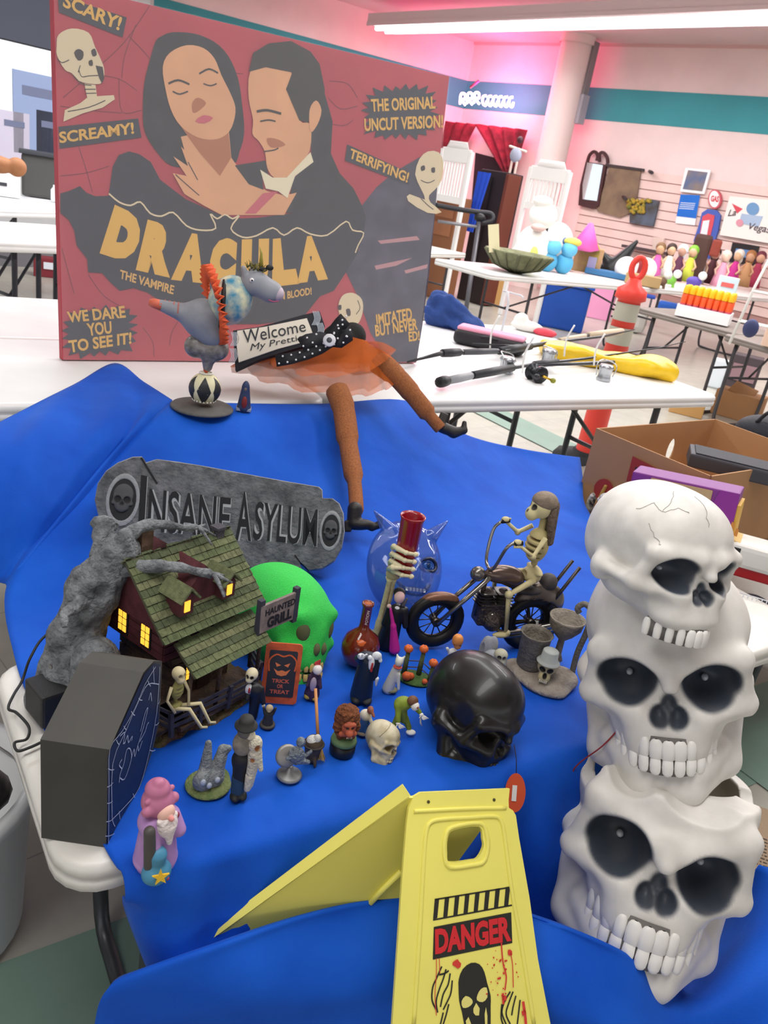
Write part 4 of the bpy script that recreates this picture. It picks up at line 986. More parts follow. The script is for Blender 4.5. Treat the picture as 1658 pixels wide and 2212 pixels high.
mb = MB(); mb.ell((.78, -.27, 2.86), .045); mb.build('eye', mat('#e8e8ea', .2), aT); MB().ell((.785, -.31, 2.86), .02).build('pupil', mat('#202025', .2), aT)
mb = MB(); mb.tube(sm([(1.15, -.28, 2.52), (1.25, -.30, 2.50), (1.36, -.27, 2.52)], 4, False), .012, 5); mb.build('mouth_line', mat('#b5506a', .5), aT)
for i in range(9):
    pass
mb = MB()
for k in range(46):
    a = random.uniform(0, 2*pi); r_ = random.uniform(.05, .2); c_ = (.85+r_*math.cos(a), -.05+r_*math.sin(a), 3.04+random.uniform(-.02, .08)); mb.tube([c_, (c_[0]+random.uniform(-.09, .09), c_[1]+random.uniform(-.06, .06), c_[2]+random.uniform(0, .12))], [.016, .004], 4)
o = mb.build('wreath', mat('#8b7a2e', .6, var=.4, scale=8, h2='#3f4a22'), aT); o['kind'] = 'stuff'
mb = MB(); mb.tube([(.95, -.05, 3.1), (.93, -.05, 3.38), (.88, -.05, 3.5)], [.05, .025, .005], 6); mb.build('wreath_tip', mat('#9a8e3a', .6), aT)
mb = MB(); mb.ell((.98, -.1, 3.08), (.1, .04, .05)); mb.ell((1.12, -.1, 3.13), (.08, .04, .06)); mb.build('mask_bow', mat('#1f2022', .5), aT)['kind'] = 'stuff'
o = MB().tube([(-.95, 0, 2.07), (-1.1, 0, 2.1), (-1.2, 0, 2.11)], [.115, .10, .07], 12).build('coral_hoof', mat('#d4694f', .5), aT)
mb = MB()
for k in range(4):
    x = -.62-.09*k; c_ = V(x, .03, 2.0+.02*k); mb.tube([c_-V(.015, 0, -.003), c_+V(.015, 0, .003)], .178-.016*k, 14)
mb.build('stocking_stripes', mat('#b06a62', .6), aT)['kind'] = 'stuff'

# tiny hooded figurine beside it
tT = thing('tiny_figurine', 'tiny dark blue hooded figurine with red trim standing right of the acrobat figure', 'figurine', S(526, 884, .771))
sculpt('robe', [C(0, 0, .05, 0, 0, .38, .15, .1, k=.04), E(0, 0, .5, .08, .08, .12, k=.05), C(0, 0, .5, 0, 0, .63, .07, .01, k=.04), E(-.07, -.05, .25, .05, .06, .1)], 34, mat('#2c3a5e', .6, var=.3, scale=10), tT)
sculpt('red_panel', [E(0, -.12, .18, .06, .05, .14)], 24, mat('#7d2626', .6), tT); sculpt('face', [E(0, -.07, .46, .035, .03, .045)], 20, mat('#6d625f', .6), tT)
MB().box((0, 0, .015), (.32, .24, .06), None, .01).build('plinth', mat('#8f98a5', .5), tT)
# ================================================================ haunted house with its dead tree
HZ = front_z+.004
# house frame: x along the long front wall (towards lower right of the tree side), built in world axes
hA = P(352, 1606, HZ); hB = P(560, 1490, HZ)                     # front corner, right corner of the plinth
hx = (hB-hA); hx.z = 0; hx.normalize(); hy = V(-hx.y, hx.x, 0)
HM = Matrix(((hx.x, hy.x, 0, hA.x), (hx.y, hy.y, 0, hA.y), (hx.z, hy.z, 1, hA.z), (0, 0, 0, 1))) @ Matrix.Diagonal((.1, .1, .1, 1))
hT_ = thing('haunted_house', 'miniature haunted grill house with mossy shingle roof, porch fence and gnarled grey tree', 'model house', HM)
# unit = 10 cm
wood = mat('#5a4536', .8, var=.4, scale=5, bump=.5, bscale=20, h2='#3b2f2a'); maroon = mat('#5b2a30', .75, var=.3, scale=6, bump=.3)
sculpt('rock_base', [E(.95, .85, .0, 1.15, 1.05, .16, k=.1), E(.1, .35, .02, .45, .45, .14, k=.1), E(1.6, .2, .0, .5, .35, .12, k=.1), E(.2, 1.5, .02, .5, .5, .18, k=.1)], 60, None, hT_, .04, '#6d6a42', rough=.9, h2='#7a5a44', scale=6, bump=.9, bscale=22, disp=lambda X: .03*np.sin(X[..., 0]*17)*np.sin(X[..., 1]*19+X[..., 2]*23)).location.z = .02
# ground-floor and upper walls as boards
mb = MB(); mb.box((1.0, 1.0, .65), (1.15, 1.15, 1.1)); mb.build('core_wall', wood, hT_)
mb = MB(); mb.box((.9, 1.0, 1.42), (1.35, 1.25, .62)); mb.prism([(-.675, 0), (.675, 0), (0, .75)], 1.25, (.9, .375, 1.72), (1, 0, 0), (0, 0, 1), (0, 1, 0)); mb.build('upper_wall', maroon, hT_)
pl = None
for j in range(7):
    z_ = .22+j*.125
    for (c_, d_) in (((1.0, .415, z_), (1.17, .025, .11)), ((.415, 1.0, z_), (.025, 1.17, .11)), ((1.585, 1.0, z_), (.025, 1.17, .11))):
        mb = MB(); mb.box(c_, d_, (random.uniform(-.02, .02), random.uniform(-.02, .02), 0)); mb.build('wall_plank', wood, hT_)
for j in range(5):
    z_ = 1.18+j*.125
    for (c_, d_) in (((.9, .36, z_), (1.37, .03, .11)), ((.21, 1.0, z_), (.03, 1.27, .11))):
        mb = MB(); mb.box(c_, d_, (random.uniform(-.02, .02), random.uniform(-.02, .02), 0)); mb.build('wall_plank', maroon, hT_)
# windows, lit
lit = mat('#f2b13a', .5, emit=.9); frm = mat('#241d22', .8)
def win(c_, w_, h_, axis='x', par=None):
    mb = MB(); d_ = (w_, .04, h_) if axis == 'x' else (.04, w_, h_); mb.box(c_, d_); f = mb.build('window_frame', frm, hT_)
    off = V(0, -.024, 0) if axis == 'x' else V(-.024, 0, 0)
    for a in (-1, 1):
        for b in (-1, 0, 1):
            mb = MB(); cc = V(*c_)+off+(V(a*w_*.22, 0, b*h_*.29) if axis == 'x' else V(0, a*w_*.22, b*h_*.29)); mb.box(cc, (w_*.34, .012, h_*.24) if axis == 'x' else (.012, w_*.34, h_*.24)); mb.build('pane', lit, f)
for c_ in ((.19, .72, 1.40), (.19, 1.24, 1.40)): win(c_, .22, .40, 'y')
for c_ in ((.75, .395, .72), (1.35, .395, .75)): win(c_, .16, .34)
mb = MB(); mb.box((1.05, .39, .62), (.26, .05, .62)); mb.build('door', mat('#3b241c', .8), hT_)
# roof: shingles in rows, two main slopes, a porch roof, two dormers
shg = [mat(c, .9, var=.3, scale=12, bump=.4) for c in ('#5f6a48', '#6c7350', '#545d42', '#727555')]
def shingle_slope(o, ex, ey, W_, H_, rows_, name='shingle_row'):
    o, ex, ey = V(*o), V(*ex).normalized(), V(*ey).normalized(); n_ = ex.cross(ey)
    if n_.z < 0: n_ = -n_
    mb = MB(); mb.prism([(0, 0), (W_, 0), (W_, H_), (0, H_)], .03, o-n_*.03, ex, ey, n_); mb.build('roof_deck', mat('#4b4a38', .9), hT_)
    for r in range(rows_):
        y0 = H_*r/rows_; mb = MB(); x = 0
        while x < W_:
            w_ = min(random.uniform(.07, .12), W_-x+.02); dz_ = random.uniform(0, .012); l_ = H_/rows_*1.25+random.uniform(-.015, .02)
            c0 = o+ex*(x+.003)+ey*(y0-.015); q_ = [c0+n_*(.022+dz_), c0+ex*(w_-.006)+n_*(.022+dz_), c0+ex*(w_-.006)+ey*l_+n_*.004, c0+ey*l_+n_*.004]
            lo_ = [p-n_*.018 for p in q_]; mb.add(q_+lo_, [(0, 1, 2, 3), (4, 5, 1, 0), (5, 6, 2, 1), (7, 4, 0, 3)]); x += w_
        mb.build(name, shg[r % 4], hT_)
rdg = 2.52
# gable ridge runs along y (depth); slopes face +-x ... front slope faces -y
ridge_y = 1.0
s45 = V(0, .85, .80)
shingle_slope((.0, .12, 1.62), (1, 0, 0), (0, .92, .92), 1.95, 1.30, 11)
shingle_slope((1.95, 1.94, 1.62), (-1, 0, 0), (0, -.92, .92), 1.95, 1.30, 8)
shingle_slope((.25, -.28, 1.16), (1, 0, 0), (0, .75, .52), 1.5, .58, 5)
mb = MB(); mb.prism([(.0, 0), (1.62, 0), (.81, .80)], -.03, (.17, .22, 1.60), (0, 1, 0), (0, 0, 1), (1, 0, 0)); mb.prism([(.0, 0), (1.62, 0), (.81, .80)], -.03, (1.80, .22, 1.60), (0, 1, 0), (0, 0, 1), (1, 0, 0)); mb.build('gable', maroon, hT_)['kind'] = 'stuff'
for dx in (.45, 1.25):
    mb = MB(); mb.box((dx, .36, 2.02), (.24, .30, .26)); mb.prism([(-.12, 0), (.12, 0), (0, .15)], .3, (dx, .21, 2.15), (1, 0, 0), (0, 0, 1), (0, 1, 0)); dm = mb.build('dormer', maroon, hT_)
    mb = MB(); mb.box((dx, .205, 2.03), (.10, .02, .17)); mb.build('pane', lit, dm)
    for s_ in (-1, 1):
        mb = MB(); mb.box((dx+s_*.09, .38, 2.24), (.26, .5, .03), (0, s_*.85, 0)); mb.build('dormer_roof', shg[1], dm)
mb = MB(); mb.box((1.7, 1.0, 2.35), (.14, .14, .5)); mb.box((1.7, 1.0, 2.62), (.18, .18, .04)); mb.build('chimney', mat('#4d4a52', .9, bump=.5), hT_)
mb = MB(); mb.box((.52, 1.3, 2.6), (.2, .2, .45)); mb.build('chimney', mat('#7d6350', .9, bump=.6, var=.4, scale=8), hT_)
# porch: floor, posts, sloping board fence
mb = MB(); mb.box((1.0, .12, .26), (1.7, .62, .06)); mb.box((.12, .8, .26), (.6, 1.7, .06)); mb.build('porch_floor', wood, hT_)['kind'] = 'stuff'
fw = mat('#42404c', .85, var=.3, scale=9)
for x in (.28, .85, 1.7): mb = MB(); mb.tube([(x, -.12, .25), (x+random.uniform(-.04, .04), -.14, 1.2)], .035, 6); mb.build('porch_post', wood, hT_)
pts_ = [(-.12, 1.55), (-.14, .95), (-.14, .40), (.0, -.14), (.5, -.18), (1.05, -.2), (1.6, -.2), (1.85, -.05), (2.05, .35)]
for i, (x, y) in enumerate(pts_):
    mb = MB(); mb.box((x, y, .42), (.06, .06, .42), (random.uniform(-.08, .08), random.uniform(-.08, .08), 0)); mb.build('fence_post', fw, hT_)
    if i < len(pts_)-1:
        x2, y2 = pts_[i+1]; a = math.atan2(y2-y, x2-x); l_ = math.hypot(x2-x, y2-y)
        for z_ in (.36, .48, .60):
            mb = MB(); mb.box(((x+x2)/2, (y+y2)/2, z_+random.uniform(-.015, .015)), (l_+.04, .025, .055), (0, random.uniform(-.05, .05), a)); mb.build('fence_rail', fw, hT_)
# name board on the porch roof
sgn = thing('x', None, None); bpy.data.objects.remove(sgn)
mb = MB(); mb.box((1.62, -.12, 1.52), (.09, .09, .7)); mb.box((2.32, -.20, 1.58), (.09, .09, .62)); mb.build('sign_post', mat('#3b3c48', .8), hT_)['kind'] = 'stuff'
mb = MB(); mb.box((1.98, -.18, 1.56), (.78, .05, .48), (0, -.06, -.1)); sb = mb.build('sign_board', mat('#8d7f7a', .8, var=.3, scale=7), hT_)
def local_text(par, s_, M_, w_, h_, m_, bold=.03):
    vs_, fs_ = text_tris(s_, bold); mb = MB(); mb.add([M_ @ V((a-.5)*w_, (b-.5)*h_, 0) for a, b in vs_], fs_); return mb.build('lettering', m_, par)
SM_ = Matrix.Translation((1.98, -.18, 1.56)) @ Euler((0, -.06, -.1)).to_matrix().to_4x4() @ Matrix.Translation((0, -.032, .10)) @ Euler((pi/2, 0, 0)).to_matrix().to_4x4()
blk = mat('#1d1c22', .8)
local_text(sb, 'HAUNTED', SM_, .6, .12, blk); local_text(sb, 'GRILL', SM_ @ Matrix.Translation((0, -.20, 0)), .5, .2, blk, .05)
# the gnarled tree growing over the back left corner
bark = mat('#8b8f92', .9, var=.35, scale=5, bump=.9, bscale=14, h2='#5b5e62')
fld = lambda X: .025*np.sin(X[..., 2]*9+6*np.sin(X[..., 0]*4))*np.sin(X[..., 0]*21+X[..., 1]*17)
sculpt('tree_trunk', [C(-.15, 1.9, .1, -.25, 1.75, 1.0, .42, .36, k=.2), C(-.25, 1.75, 1.0, -.1, 1.55, 1.9, .36, .34, k=.2), C(-.1, 1.55, 1.9, .15, 1.3, 2.5, .34, .26, k=.2), E(-.3, 1.7, .55, .5, .5, .35, k=.2),
  C(-.55, 1.3, .0, -.3, 1.6, .7, .35, .3, k=.15), C(-.7, 1.9, .05, -.3, 1.8, .5, .26, .25, k=.15), C(-.35, 1.2, 1.05, -.5, .9, .75, .22, .3, k=.15), E(-.42, 1.0, .9, .34, .34, .5, k=.2), C(.15, 1.3, 2.5, .1, 1.2, 2.8, .24, .12, k=.1), sub(E(-.25, 1.1, 2.0, .16, .2, .14, k=.05)), sub(E(.1, .95, 2.3, .12, .2, .1, k=.05))], 84, bark, hT_, .05, disp=fld)
def branch(pts, rad_, n='tree_branch'):
    p_ = sm(pts, 5, False); k_ = len(p_); MB().tube(p_, [rad_*(1-.8*i/k_)*(1+.12*math.sin(i*2.1)) for i in range(k_)], 8).build(n, bark, hT_)
branch([(.0, 1.4, 2.2), (.25, .9, 2.42), (.6, .55, 2.45), (.95, .3, 2.3)], .15)
for e in ((1.2, .12, 2.2), (1.15, .25, 2.28), (1.05, .08, 2.05), (.95, .0, 2.1)): branch([(.75, .42, 2.4), (.95, .28, 2.36), e], .06, 'twig')
branch([(.0, 1.35, 2.5), (.4, 1.25, 2.85), (.8, 1.1, 2.85), (1.15, .95, 2.72)], .13)
for e in ((1.45, .8, 2.62), (1.4, .98, 2.75), (1.3, .7, 2.55)): branch([(1.0, 1.02, 2.78), (1.2, .92, 2.78), e], .05, 'twig')
branch([(-.2, 1.5, 1.9), (-.5, 1.35, 1.85), (-.8, 1.2, 1.9), (-.9, 1.05, 1.8)], .14)
branch([(.3, 1.9, 2.7), (.1, 1.7, 2.5), (-.15, 1.6, 2.1)], .2)
# skeleton sitting on the fence rail
bone_m = mat('#cfc39a', .6); kT = thing('skeleton_figure', 'tiny cream skeleton sitting on the porch fence of the haunted house', 'figurine', HM @ Matrix.Translation((.05, -.16, .62)))
sculpt('skull', [E(0, 0, .66, .09, .10, .1), E(0, -.05, .58, .06, .06, .06), sub(E(.035, -.09, .66, .02, .04, .025), col='#3a3226'), sub(E(-.035, -.09, .66, .02, .04, .025), col='#3a3226')], 30, None, kT, .02, '#c8bc94')
sculpt('ribcage', [E(0, 0, .38, .10, .07, .14), C(0, .03, .2, 0, .02, .56, .03), E(0, 0, .12, .1, .06, .06)]+[sub(E(0, -.07, .30+.06*i, .12, .03, .012)) for i in range(4)], 40, mat('#8f8a52', .7), kT)
for s_ in (-1, 1):
    MB().tube([(s_*.11, 0, .48), (s_*.19, -.02, .3), (s_*.12, -.12, .12)], [.028, .022, .02], 6).build('arm', bone_m, kT)
    MB().tube([(s_*.06, -.02, .1), (s_*.1+.18, -.18, .12), (s_*.08+.32, -.28, -.22), (s_*.08+.40, -.32, -.24)], [.035, .03, .024, .02], 6).build('leg', bone_m, kT)

# ================================================================ coffin-shaped box with a web print
cz = front_z+.001
cpx = [(88, 1812), (228, 1832), (272, 1760), (345, 1545)]
cf0 = P(88, 1812, cz); cf1 = P(228, 1832, cz)
ct = thing('coffin_box', 'black coffin-shaped box lying on the bare table corner, lid printed with a white spider web', 'box', Matrix.Translation(cf0))
# near face is the foot end; the box runs away to the right, its lid faces right
fx = (cf1-cf0); fx.z = 0; cw = fx.length; fx.normalize()
def zfor(b, py):
    for i in range(1, 900):
        if pj(b+V(0, 0, i*.0005))[1] <= py: return i*.0005
Hc = zfor(cf0, 1610)
far1 = P(340, 1475, cz+Hc); far1.z = cz
run = far1-(cf1); run.z = 0; Lc = run.length; run.normalize(); back = V(-run.y, run.x, 0)
Wb = .5*(cf1-cf0).length
cb = MB()
# lid outline (a, h): a along the run, h up
lidpoly = [(0, 0), (Lc*.10, -.0), (Lc, 0), (Lc*1.0, Hc), (Lc*.30, Hc), (0, Hc)]
lidpx = [(228, 1832), (284, 1750), (318, 1640), (345, 1560), (345, 1420), (318, 1450), (232, 1632)]
lp0 = Plane(cf1, run, zD)
lq = [lp0.loc(*p) for p in ((229, 1832), (262, 1770), (300, 1710), (330, 1620), (344, 1560), (350, 1428), (332, 1428), (310, 1452), (230, 1628))]
lq = [(max(a, 0), max(b, 0)) for a, b in lq]
offv = (cf0-cf1)
vs_ = [cf1+run*a+zD*b-cf0 for a, b in lq]; vs2 = [v+offv for v in vs_]
n_ = len(lq); mb = MB(); bm_ = mat('#44433f', .6, var=.12, scale=14); 
mb.add(vs2+vs_, [(i, (i+1) % n_, n_+(i+1) % n_, n_+i) for i in range(n_)]+[t for t in tess_up(lq)]+[tuple(i+n_ for i in t) for t in tess_up(lq)])
o = mb.build('box_body', bm_, ct)
LP = Plane(cf1+lp0.n*.0015*(1 if lp0.n.dot(CAM0-cf1) > 0 else -1), run, zD)
sg = 1 if LP.n.dot(CAM0-cf1) > 0 else -1
lt = bpy.data.objects.new('lid_panel', None); bpy.data.objects.remove(lt)
def lidm(): m_ = MB(); m_.M = Matrix.Translation(-cf0) @ LP.M(); return m_
mb = lidm(); LP.poly(mb, [(231, 1826), (262, 1766), (299, 1706), (328, 1618), (342, 1556), (347, 1436), (333, 1432), (312, 1456), (233, 1634)], 0); mb.build('lid', mat('#17233f', .5, var=.2, scale=20), ct)
mb = lidm(); wl = lambda p, w_=2.2: LP.line(mb, p, w_, .0008*sg, 3)
wl([(241, 1770), (242, 1650), (272, 1575), (300, 1510), (318, 1478), (342, 1478)]); wl([(241, 1770), (272, 1738), (300, 1700), (322, 1620), (337, 1540), (342, 1478)]); wl([(233, 1826), (234, 1700), (236, 1618), (262, 1580), (290, 1530), (312, 1478), (335, 1440)], 2)
for a, b in (((230, 1700), (243, 1690)), ((230, 1735), (242, 1730)), ((228, 1775), (244, 1768)), ((226, 1806), (246, 1800)), ((232, 1660), (245, 1662)), ((250, 1598), (256, 1608)), ((266, 1568), (272, 1576)), ((282, 1536), (290, 1545)), ((298, 1508), (306, 1512)), ((318, 1470), (324, 1482)), ((330, 1440), (332, 1478)), ((344, 1440), (342, 1478)), ((334, 1620), (322, 1620)), ((342, 1560), (334, 1566)), ((345, 1510), (340, 1520)), ((258, 1770), (256, 1752)), ((290, 1722), (286, 1714)), ((241, 1770), (247, 1785))): wl([a, ((a[0]+b[0])/2, (a[1]+b[1])/2+2), b], 1.8)
mb.build('web_print', mat('#b9c3d6', .6), ct)
mb = lidm()
for p in ([(258, 1590), (268, 1582), (265, 1606), (270, 1600)], [(268, 1606), (274, 1588), (276, 1604), (284, 1590), (283, 1600)], [(258, 1680), (268, 1682), (282, 1640), (280, 1618), (272, 1620), (266, 1650), (258, 1672), (256, 1690)], [(262, 1640), (256, 1652), (262, 1660)], [(282, 1640), (288, 1618), (290, 1634), (296, 1610), (298, 1622), (306, 1600)], [(296, 1610), (308, 1572), (318, 1530), (312, 1540), (302, 1580)], [(320, 1512), (324, 1496), (326, 1514)], [(300, 1602), (312, 1580), (316, 1566), (320, 1560)]): wl(p, 2.6)
mb.build('script_lettering', mat('#aab6d2', .6), ct)

# power adapter and its cord
ad = thing('power_adapter', 'black plug-in power adapter with two bright prongs, behind the coffin box', 'adapter', S(124, 1538, front_z+.008, 25))
MB().box((0, .0, .42), (1.05, .85, .8), None, .07).build('casing', mat('#232324', .45, bump=.2), ad)
for x in (-.05, .28):
    mb = MB(); mb.box((x, .2, .96), (.03, .1, .30)); mb.build('prong', mat('#b8b8b4', .2, 1), ad)
cz_ = front_z+.012
crd = MB().tube(sm([P(222, 1342, .62), P(170, 1346, .63), P(100, 1372, .61), P(66, 1420, .59), P(48, 1470, cz_), P(30, 1500, cz_), P(18, 1530, cz_), P(36, 1540, cz_), P(62, 1570, cz_), P(58, 1596, cz_), P(32, 1604, cz_), P(38, 1622, cz_), P(66, 1614, cz_), P(96, 1600, cz_)], 6, False), .0021, 6).build('power_cord', mat('#222322', .5))
crd.parent = ad; crd.matrix_parent_inverse = ad.matrix_world.inverted()
# ================================================================ trinkets on the cloth
TZ = front_z+.0095
def FG(name, label, cat, bx, by, yaw=0, z=TZ, s=1.0, group=None, **k): return thing(name, label, cat, S(bx, by, z, yaw, s, **k), group)
def part(name, prims, par, col=None, res=36, kd=.02, **k):
    if col: return sculpt(name, prims, res, mat(col, **k), par, kd)
    return sculpt(name, prims, res, None, par, kd, **k)

# tin sign
t = FG('tin_plaque', 'orange and black tin plaque with jack-o-lantern reading Trick or Treat', 'sign', 600, 1520, 4, rx=math.radians(0))
tz = Matrix.Rotation(-.22, 4, 'X')
def rrect(w, h, r, n=5): return [(sx*(w/2-r)+r*math.cos(a0+pi/2*k/n), sy*(h/2-r)+r*math.sin(a0+pi/2*k/n)) for sx, sy, a0 in ((1, 1, 0), (-1, 1, pi/2), (-1, -1, pi), (1, -1, 1.5*pi)) for k in range(n+1)]
def face_M(w, h, lean_): return Matrix.Rotation(-lean_, 4, 'X') @ Matrix.Translation((0, 0, h/2)) @ Matrix.Rotation(pi/2, 4, 'X')   # xy plane stood up, +z to the viewer
fm_ = face_M(.78, 1.38, .2)
def onf(M_, mbf): mb = MB(M_); mbf(mb); return mb
onf(fm_, lambda m_: m_.prism(rrect(.78, 1.38, .08), .05, (0, 0, -.05))).build('plate', mat('#c4552c', .5, var=.25, scale=6), t)
onf(fm_, lambda m_: m_.prism(rrect(.60, 1.06, .04), .008)).build('dark_panel', mat('#2b2a33', .6), t)
mb = MB(fm_)
def strk(pts, w, z_=.012, mb_=None):
    q = [V(*p, 0) for p in sm(pts, 3, False)]; n_ = len(q); A = []; B_ = []
    for i in range(n_):
        t_ = (q[min(i+1, n_-1)]-q[max(i-1, 0)]).normalized(); nn = V(-t_.y, t_.x, 0)*w/2; A.append(q[i]+nn+V(0, 0, z_)); B_.append(q[i]-nn+V(0, 0, z_))
    (mb_ or mb).grid([A, B_], False)
strk([(-.27, .05), (-.29, .3), (-.15, .44), (0, .40), (.15, .44), (.29, .3), (.27, .08)], .035)
mb.build('pumpkin_outline', mat('#c85a2e', .6), t)
mb = MB(fm_)
for p in ([(-.16, .26), (-.03, .20), (-.12, .16)], [(.16, .26), (.03, .20), (.12, .16)], [(-.18, .12), (-.08, .06), (0, .09), (.08, .06), (.18, .12), (.1, -.02), (0, -.05), (-.1, -.02)]): mb.add([(a, b, .012) for a, b in p], tess_up(p))
mb.build('pumpkin_face', mat('#d8794a', .6), t)
for s_, y_, w_ in (('TRICK', -.16, .38), ('OR', -.28, .13), ('TREAT', -.41, .42)): local_text(t, s_, fm_ @ Matrix.Translation((0, y_, .012)), w_, .09, mat('#c8614a', .6), .03)

# tall skeleton in a dinner suit
t = FG('skeleton_butler', 'slim skeleton figurine in black dinner suit with red tie, right of the house porch', 'figurine', 545, 1552, -15)
part('suit', [C(0, 0, .05, .02, 0, .75, .10, .13, k=.05), E(-.03, -.02, .78, .17, .13, .16, k=.05), C(.12, 0, .82, .2, 0, .45, .06, .05), C(-.15, 0, .82, -.12, -.16, .6, .06, .05)], t, '#1f2024', 44, rough=.45)
part('shirt', [E(-.12, -.09, .78, .09, .06, .14, col='#dfe1e6'), E(-.10, -.15, .80, .02, .02, .07, col='#a83236')], t, None, 26, base='#dfe1e6')
part('skull', [E(-.12, -.02, 1.13, .13, .14, .14, k=.04), E(-.14, -.1, 1.03, .08, .07, .07, k=.04), sub(E(-.18, -.14, 1.12, .03, .05, .035), col='#221d18', gr=.01), sub(E(-.08, -.14, 1.12, .03, .05, .035), col='#221d18', gr=.01)], t, None, 36, base='#d9cfae')
part('hand', [E(.21, -.02, .42, .04, .03, .06)], t, '#e2dcc4', 16)

# little hooded creature
t = FG('goblin_figurine', 'very small dark figurine with raised arms and pale head, in front of the tin plaque', 'figurine', 577, 1566)
part('body', [C(0, 0, .05, 0, 0, .3, .12, .09), C(.08, 0, .3, .13, 0, .46, .04, .03), C(-.08, 0, .3, -.12, 0, .44, .04, .03)], t, '#38352f', 32, var=.3)
part('head', [E(0, -.02, .46, .08, .08, .08), E(.0, -.08, .42, .04, .03, .03)], t, '#b5a27c', 24); MB().lathe([(0, 0), (.17, 0), (.16, .05), (0, .06)], seg=18).build('plinth', mat('#4c463f', .8), t)

# small caped figure with red and white hood
t = FG('caped_figurine', 'small figurine in purple cape with red and white hood, right of the tin plaque', 'figurine', 672, 1506)
part('cape', [C(0, .02, .08, .02, 0, .6, .17, .1, k=.05), C(.1, -.02, .55, .16, -.1, .35, .05, .04), C(-.08, -.02, .55, -.12, -.1, .35, .05, .04)], t, '#43304a', 38, var=.3)
part('tunic', [E(.0, -.12, .42, .07, .05, .18)], t, '#b9a9b8', 24); part('head', [E(.04, -.05, .75, .10, .1, .11, col='#e3dedb'), E(.07, -.1, .70, .05, .05, .04, col='#c9a58c'), C(.02, .02, .84, .07, .0, .97, .07, .015, col='#b23337')], t, None, 32, base='#e3dedb')
part('boots', [E(-.08, -.06, .06, .08, .1, .06), E(.08, -.08, .05, .07, .1, .05)], t, '#9a8738', 24)

# ruined arch with stones on grass
t = FG('ruin_model', 'small grey ruined graveyard arch on a mossy green base', 'figurine', 452, 1702, 20)
part('mossy_base', [E(0, .1, .02, .5, .48, .09, k=.1), E(.25, .3, .03, .25, .25, .08, k=.1)], t, '#5f7440', 40, .05, var=.4, scale=6, bump=.6, bscale=20, h2='#7b8452')
part('stone_wall', [C(-.12, .05, 0, -.08, .1, 1.15, .2, .07, k=.06), C(.12, .05, .3, .28, .15, .85, .17, .12, k=.08), E(-.2, -.05, .3, .2, .16, .25, k=.08), E(.1, 0, .25, .2, .16, .22, k=.08), E(.36, .1, .9, .09, .07, .09, k=.05)], t, '#8b9192', 56, .04, var=.35, scale=7, bump=.6, bscale=18)
part('ghostly_faces', [E(-.22, -.2, .38, .06, .05, .08), E(-.08, -.2, .26, .06, .05, .07), E(.1, -.17, .34, .06, .05, .07)], t, '#a9b2c0', 34)

# two-sided figure: gentleman and mummy
t = FG('gentleman_mummy_figurine', 'tall figurine, half gentleman in bowler hat and dark trousers, half tattered cream mummy', 'figurine', 520, 1716, 8)
part('trousers', [C(-.08, 0, .3, -.1, 0, 1.0, .13, .16, k=.05), E(-.08, 0, .95, .2, .16, .25, k=.05)], t, '#1e2023', 40)
part('jeans', [C(-.08, -.02, .1, -.1, 0, .48, .15, .14, k=.03)], t, '#24425f', 30, bump=.3)
part('shoe', [E(-.14, -.12, .06, .11, .16, .08), E(.02, -.1, .06, .10, .15, .08)], t, '#17191b', 34)
part('waistcoat', [E(-.08, 0, 1.38, .22, .18, .3, k=.05)], t, '#8f897c', 36, var=.3, scale=8, bump=.4)
part('head', [E(-.06, -.02, 1.72, .17, .16, .16, col='#67655e'), E(.04, -.1, 1.68, .1, .08, .12, col='#d9d2bb')], t, None, 36, base='#67655e')
mb = MB(); mb.lathe([(.0, .2), (.13, .19), (.16, .12), (.17, .02), (.24, .0), (.24, -.03), (0, -.03)], (-.06, 0, 1.86), 24); mb.build('bowler_hat', mat('#2c2d2c', .7), t)
part('mummy_half', [C(.14, -.08, .35, .18, -.08, 1.2, .09, .15, k=.06), E(.16, -.1, 1.45, .15, .14, .2, k=.06), C(.22, -.12, 1.4, .33, -.2, .85, .07, .05, k=.04), C(.12, -.12, .6, .10, -.14, .28, .09, .07, k=.04), sub(E(.2, -.28, 1.42, .05, .1, .08), col='#a86d3a', gr=.02), sub(E(.12, -.26, 1.1, .04, .08, .05), col='#a86d3a', gr=.02)], t, None, 60, .03, base='#ded8c2', bump=.8, bscale=16)

# pewter skeleton at a wheel
t = FG('pewter_figurine', 'little grey pewter skeleton crouching over a round shield on a disc foot', 'figurine', 624, 1676, 10)
MB().lathe([(0, 0), (.26, 0), (.28, .04), (.24, .08), (.1, .12), (.06, .25), (0, .25)], seg=26).build('disc_foot', mat('#8c8d8c', .45, .4), t)
o = MB().lathe([(0, .03), (.2, .03), (.25, 0), (.25, -.04), (.18, -.06), (0, -.06)], seg=28).build('shield', mat('#96938d', .45, .4), t); o.location = (-.1, .02, .52); o.rotation_euler = (1.1, .5, 0)
part('crouching_body', [E(.08, -.05, .62, .18, .15, .2, k=.05), E(.13, -.08, .98, .1, .1, .12, k=.03), C(.1, -.1, .7, -.12, -.15, .6, .06, .04), C(.15, -.1, .5, .35, -.08, .45, .08, .05, k=.04), C(.1, -.05, .4, .4, .05, .62, .05, .04)], t, '#7f8890', 46, .03, metal=.5, rough=.4, bump=.7, bscale=16)

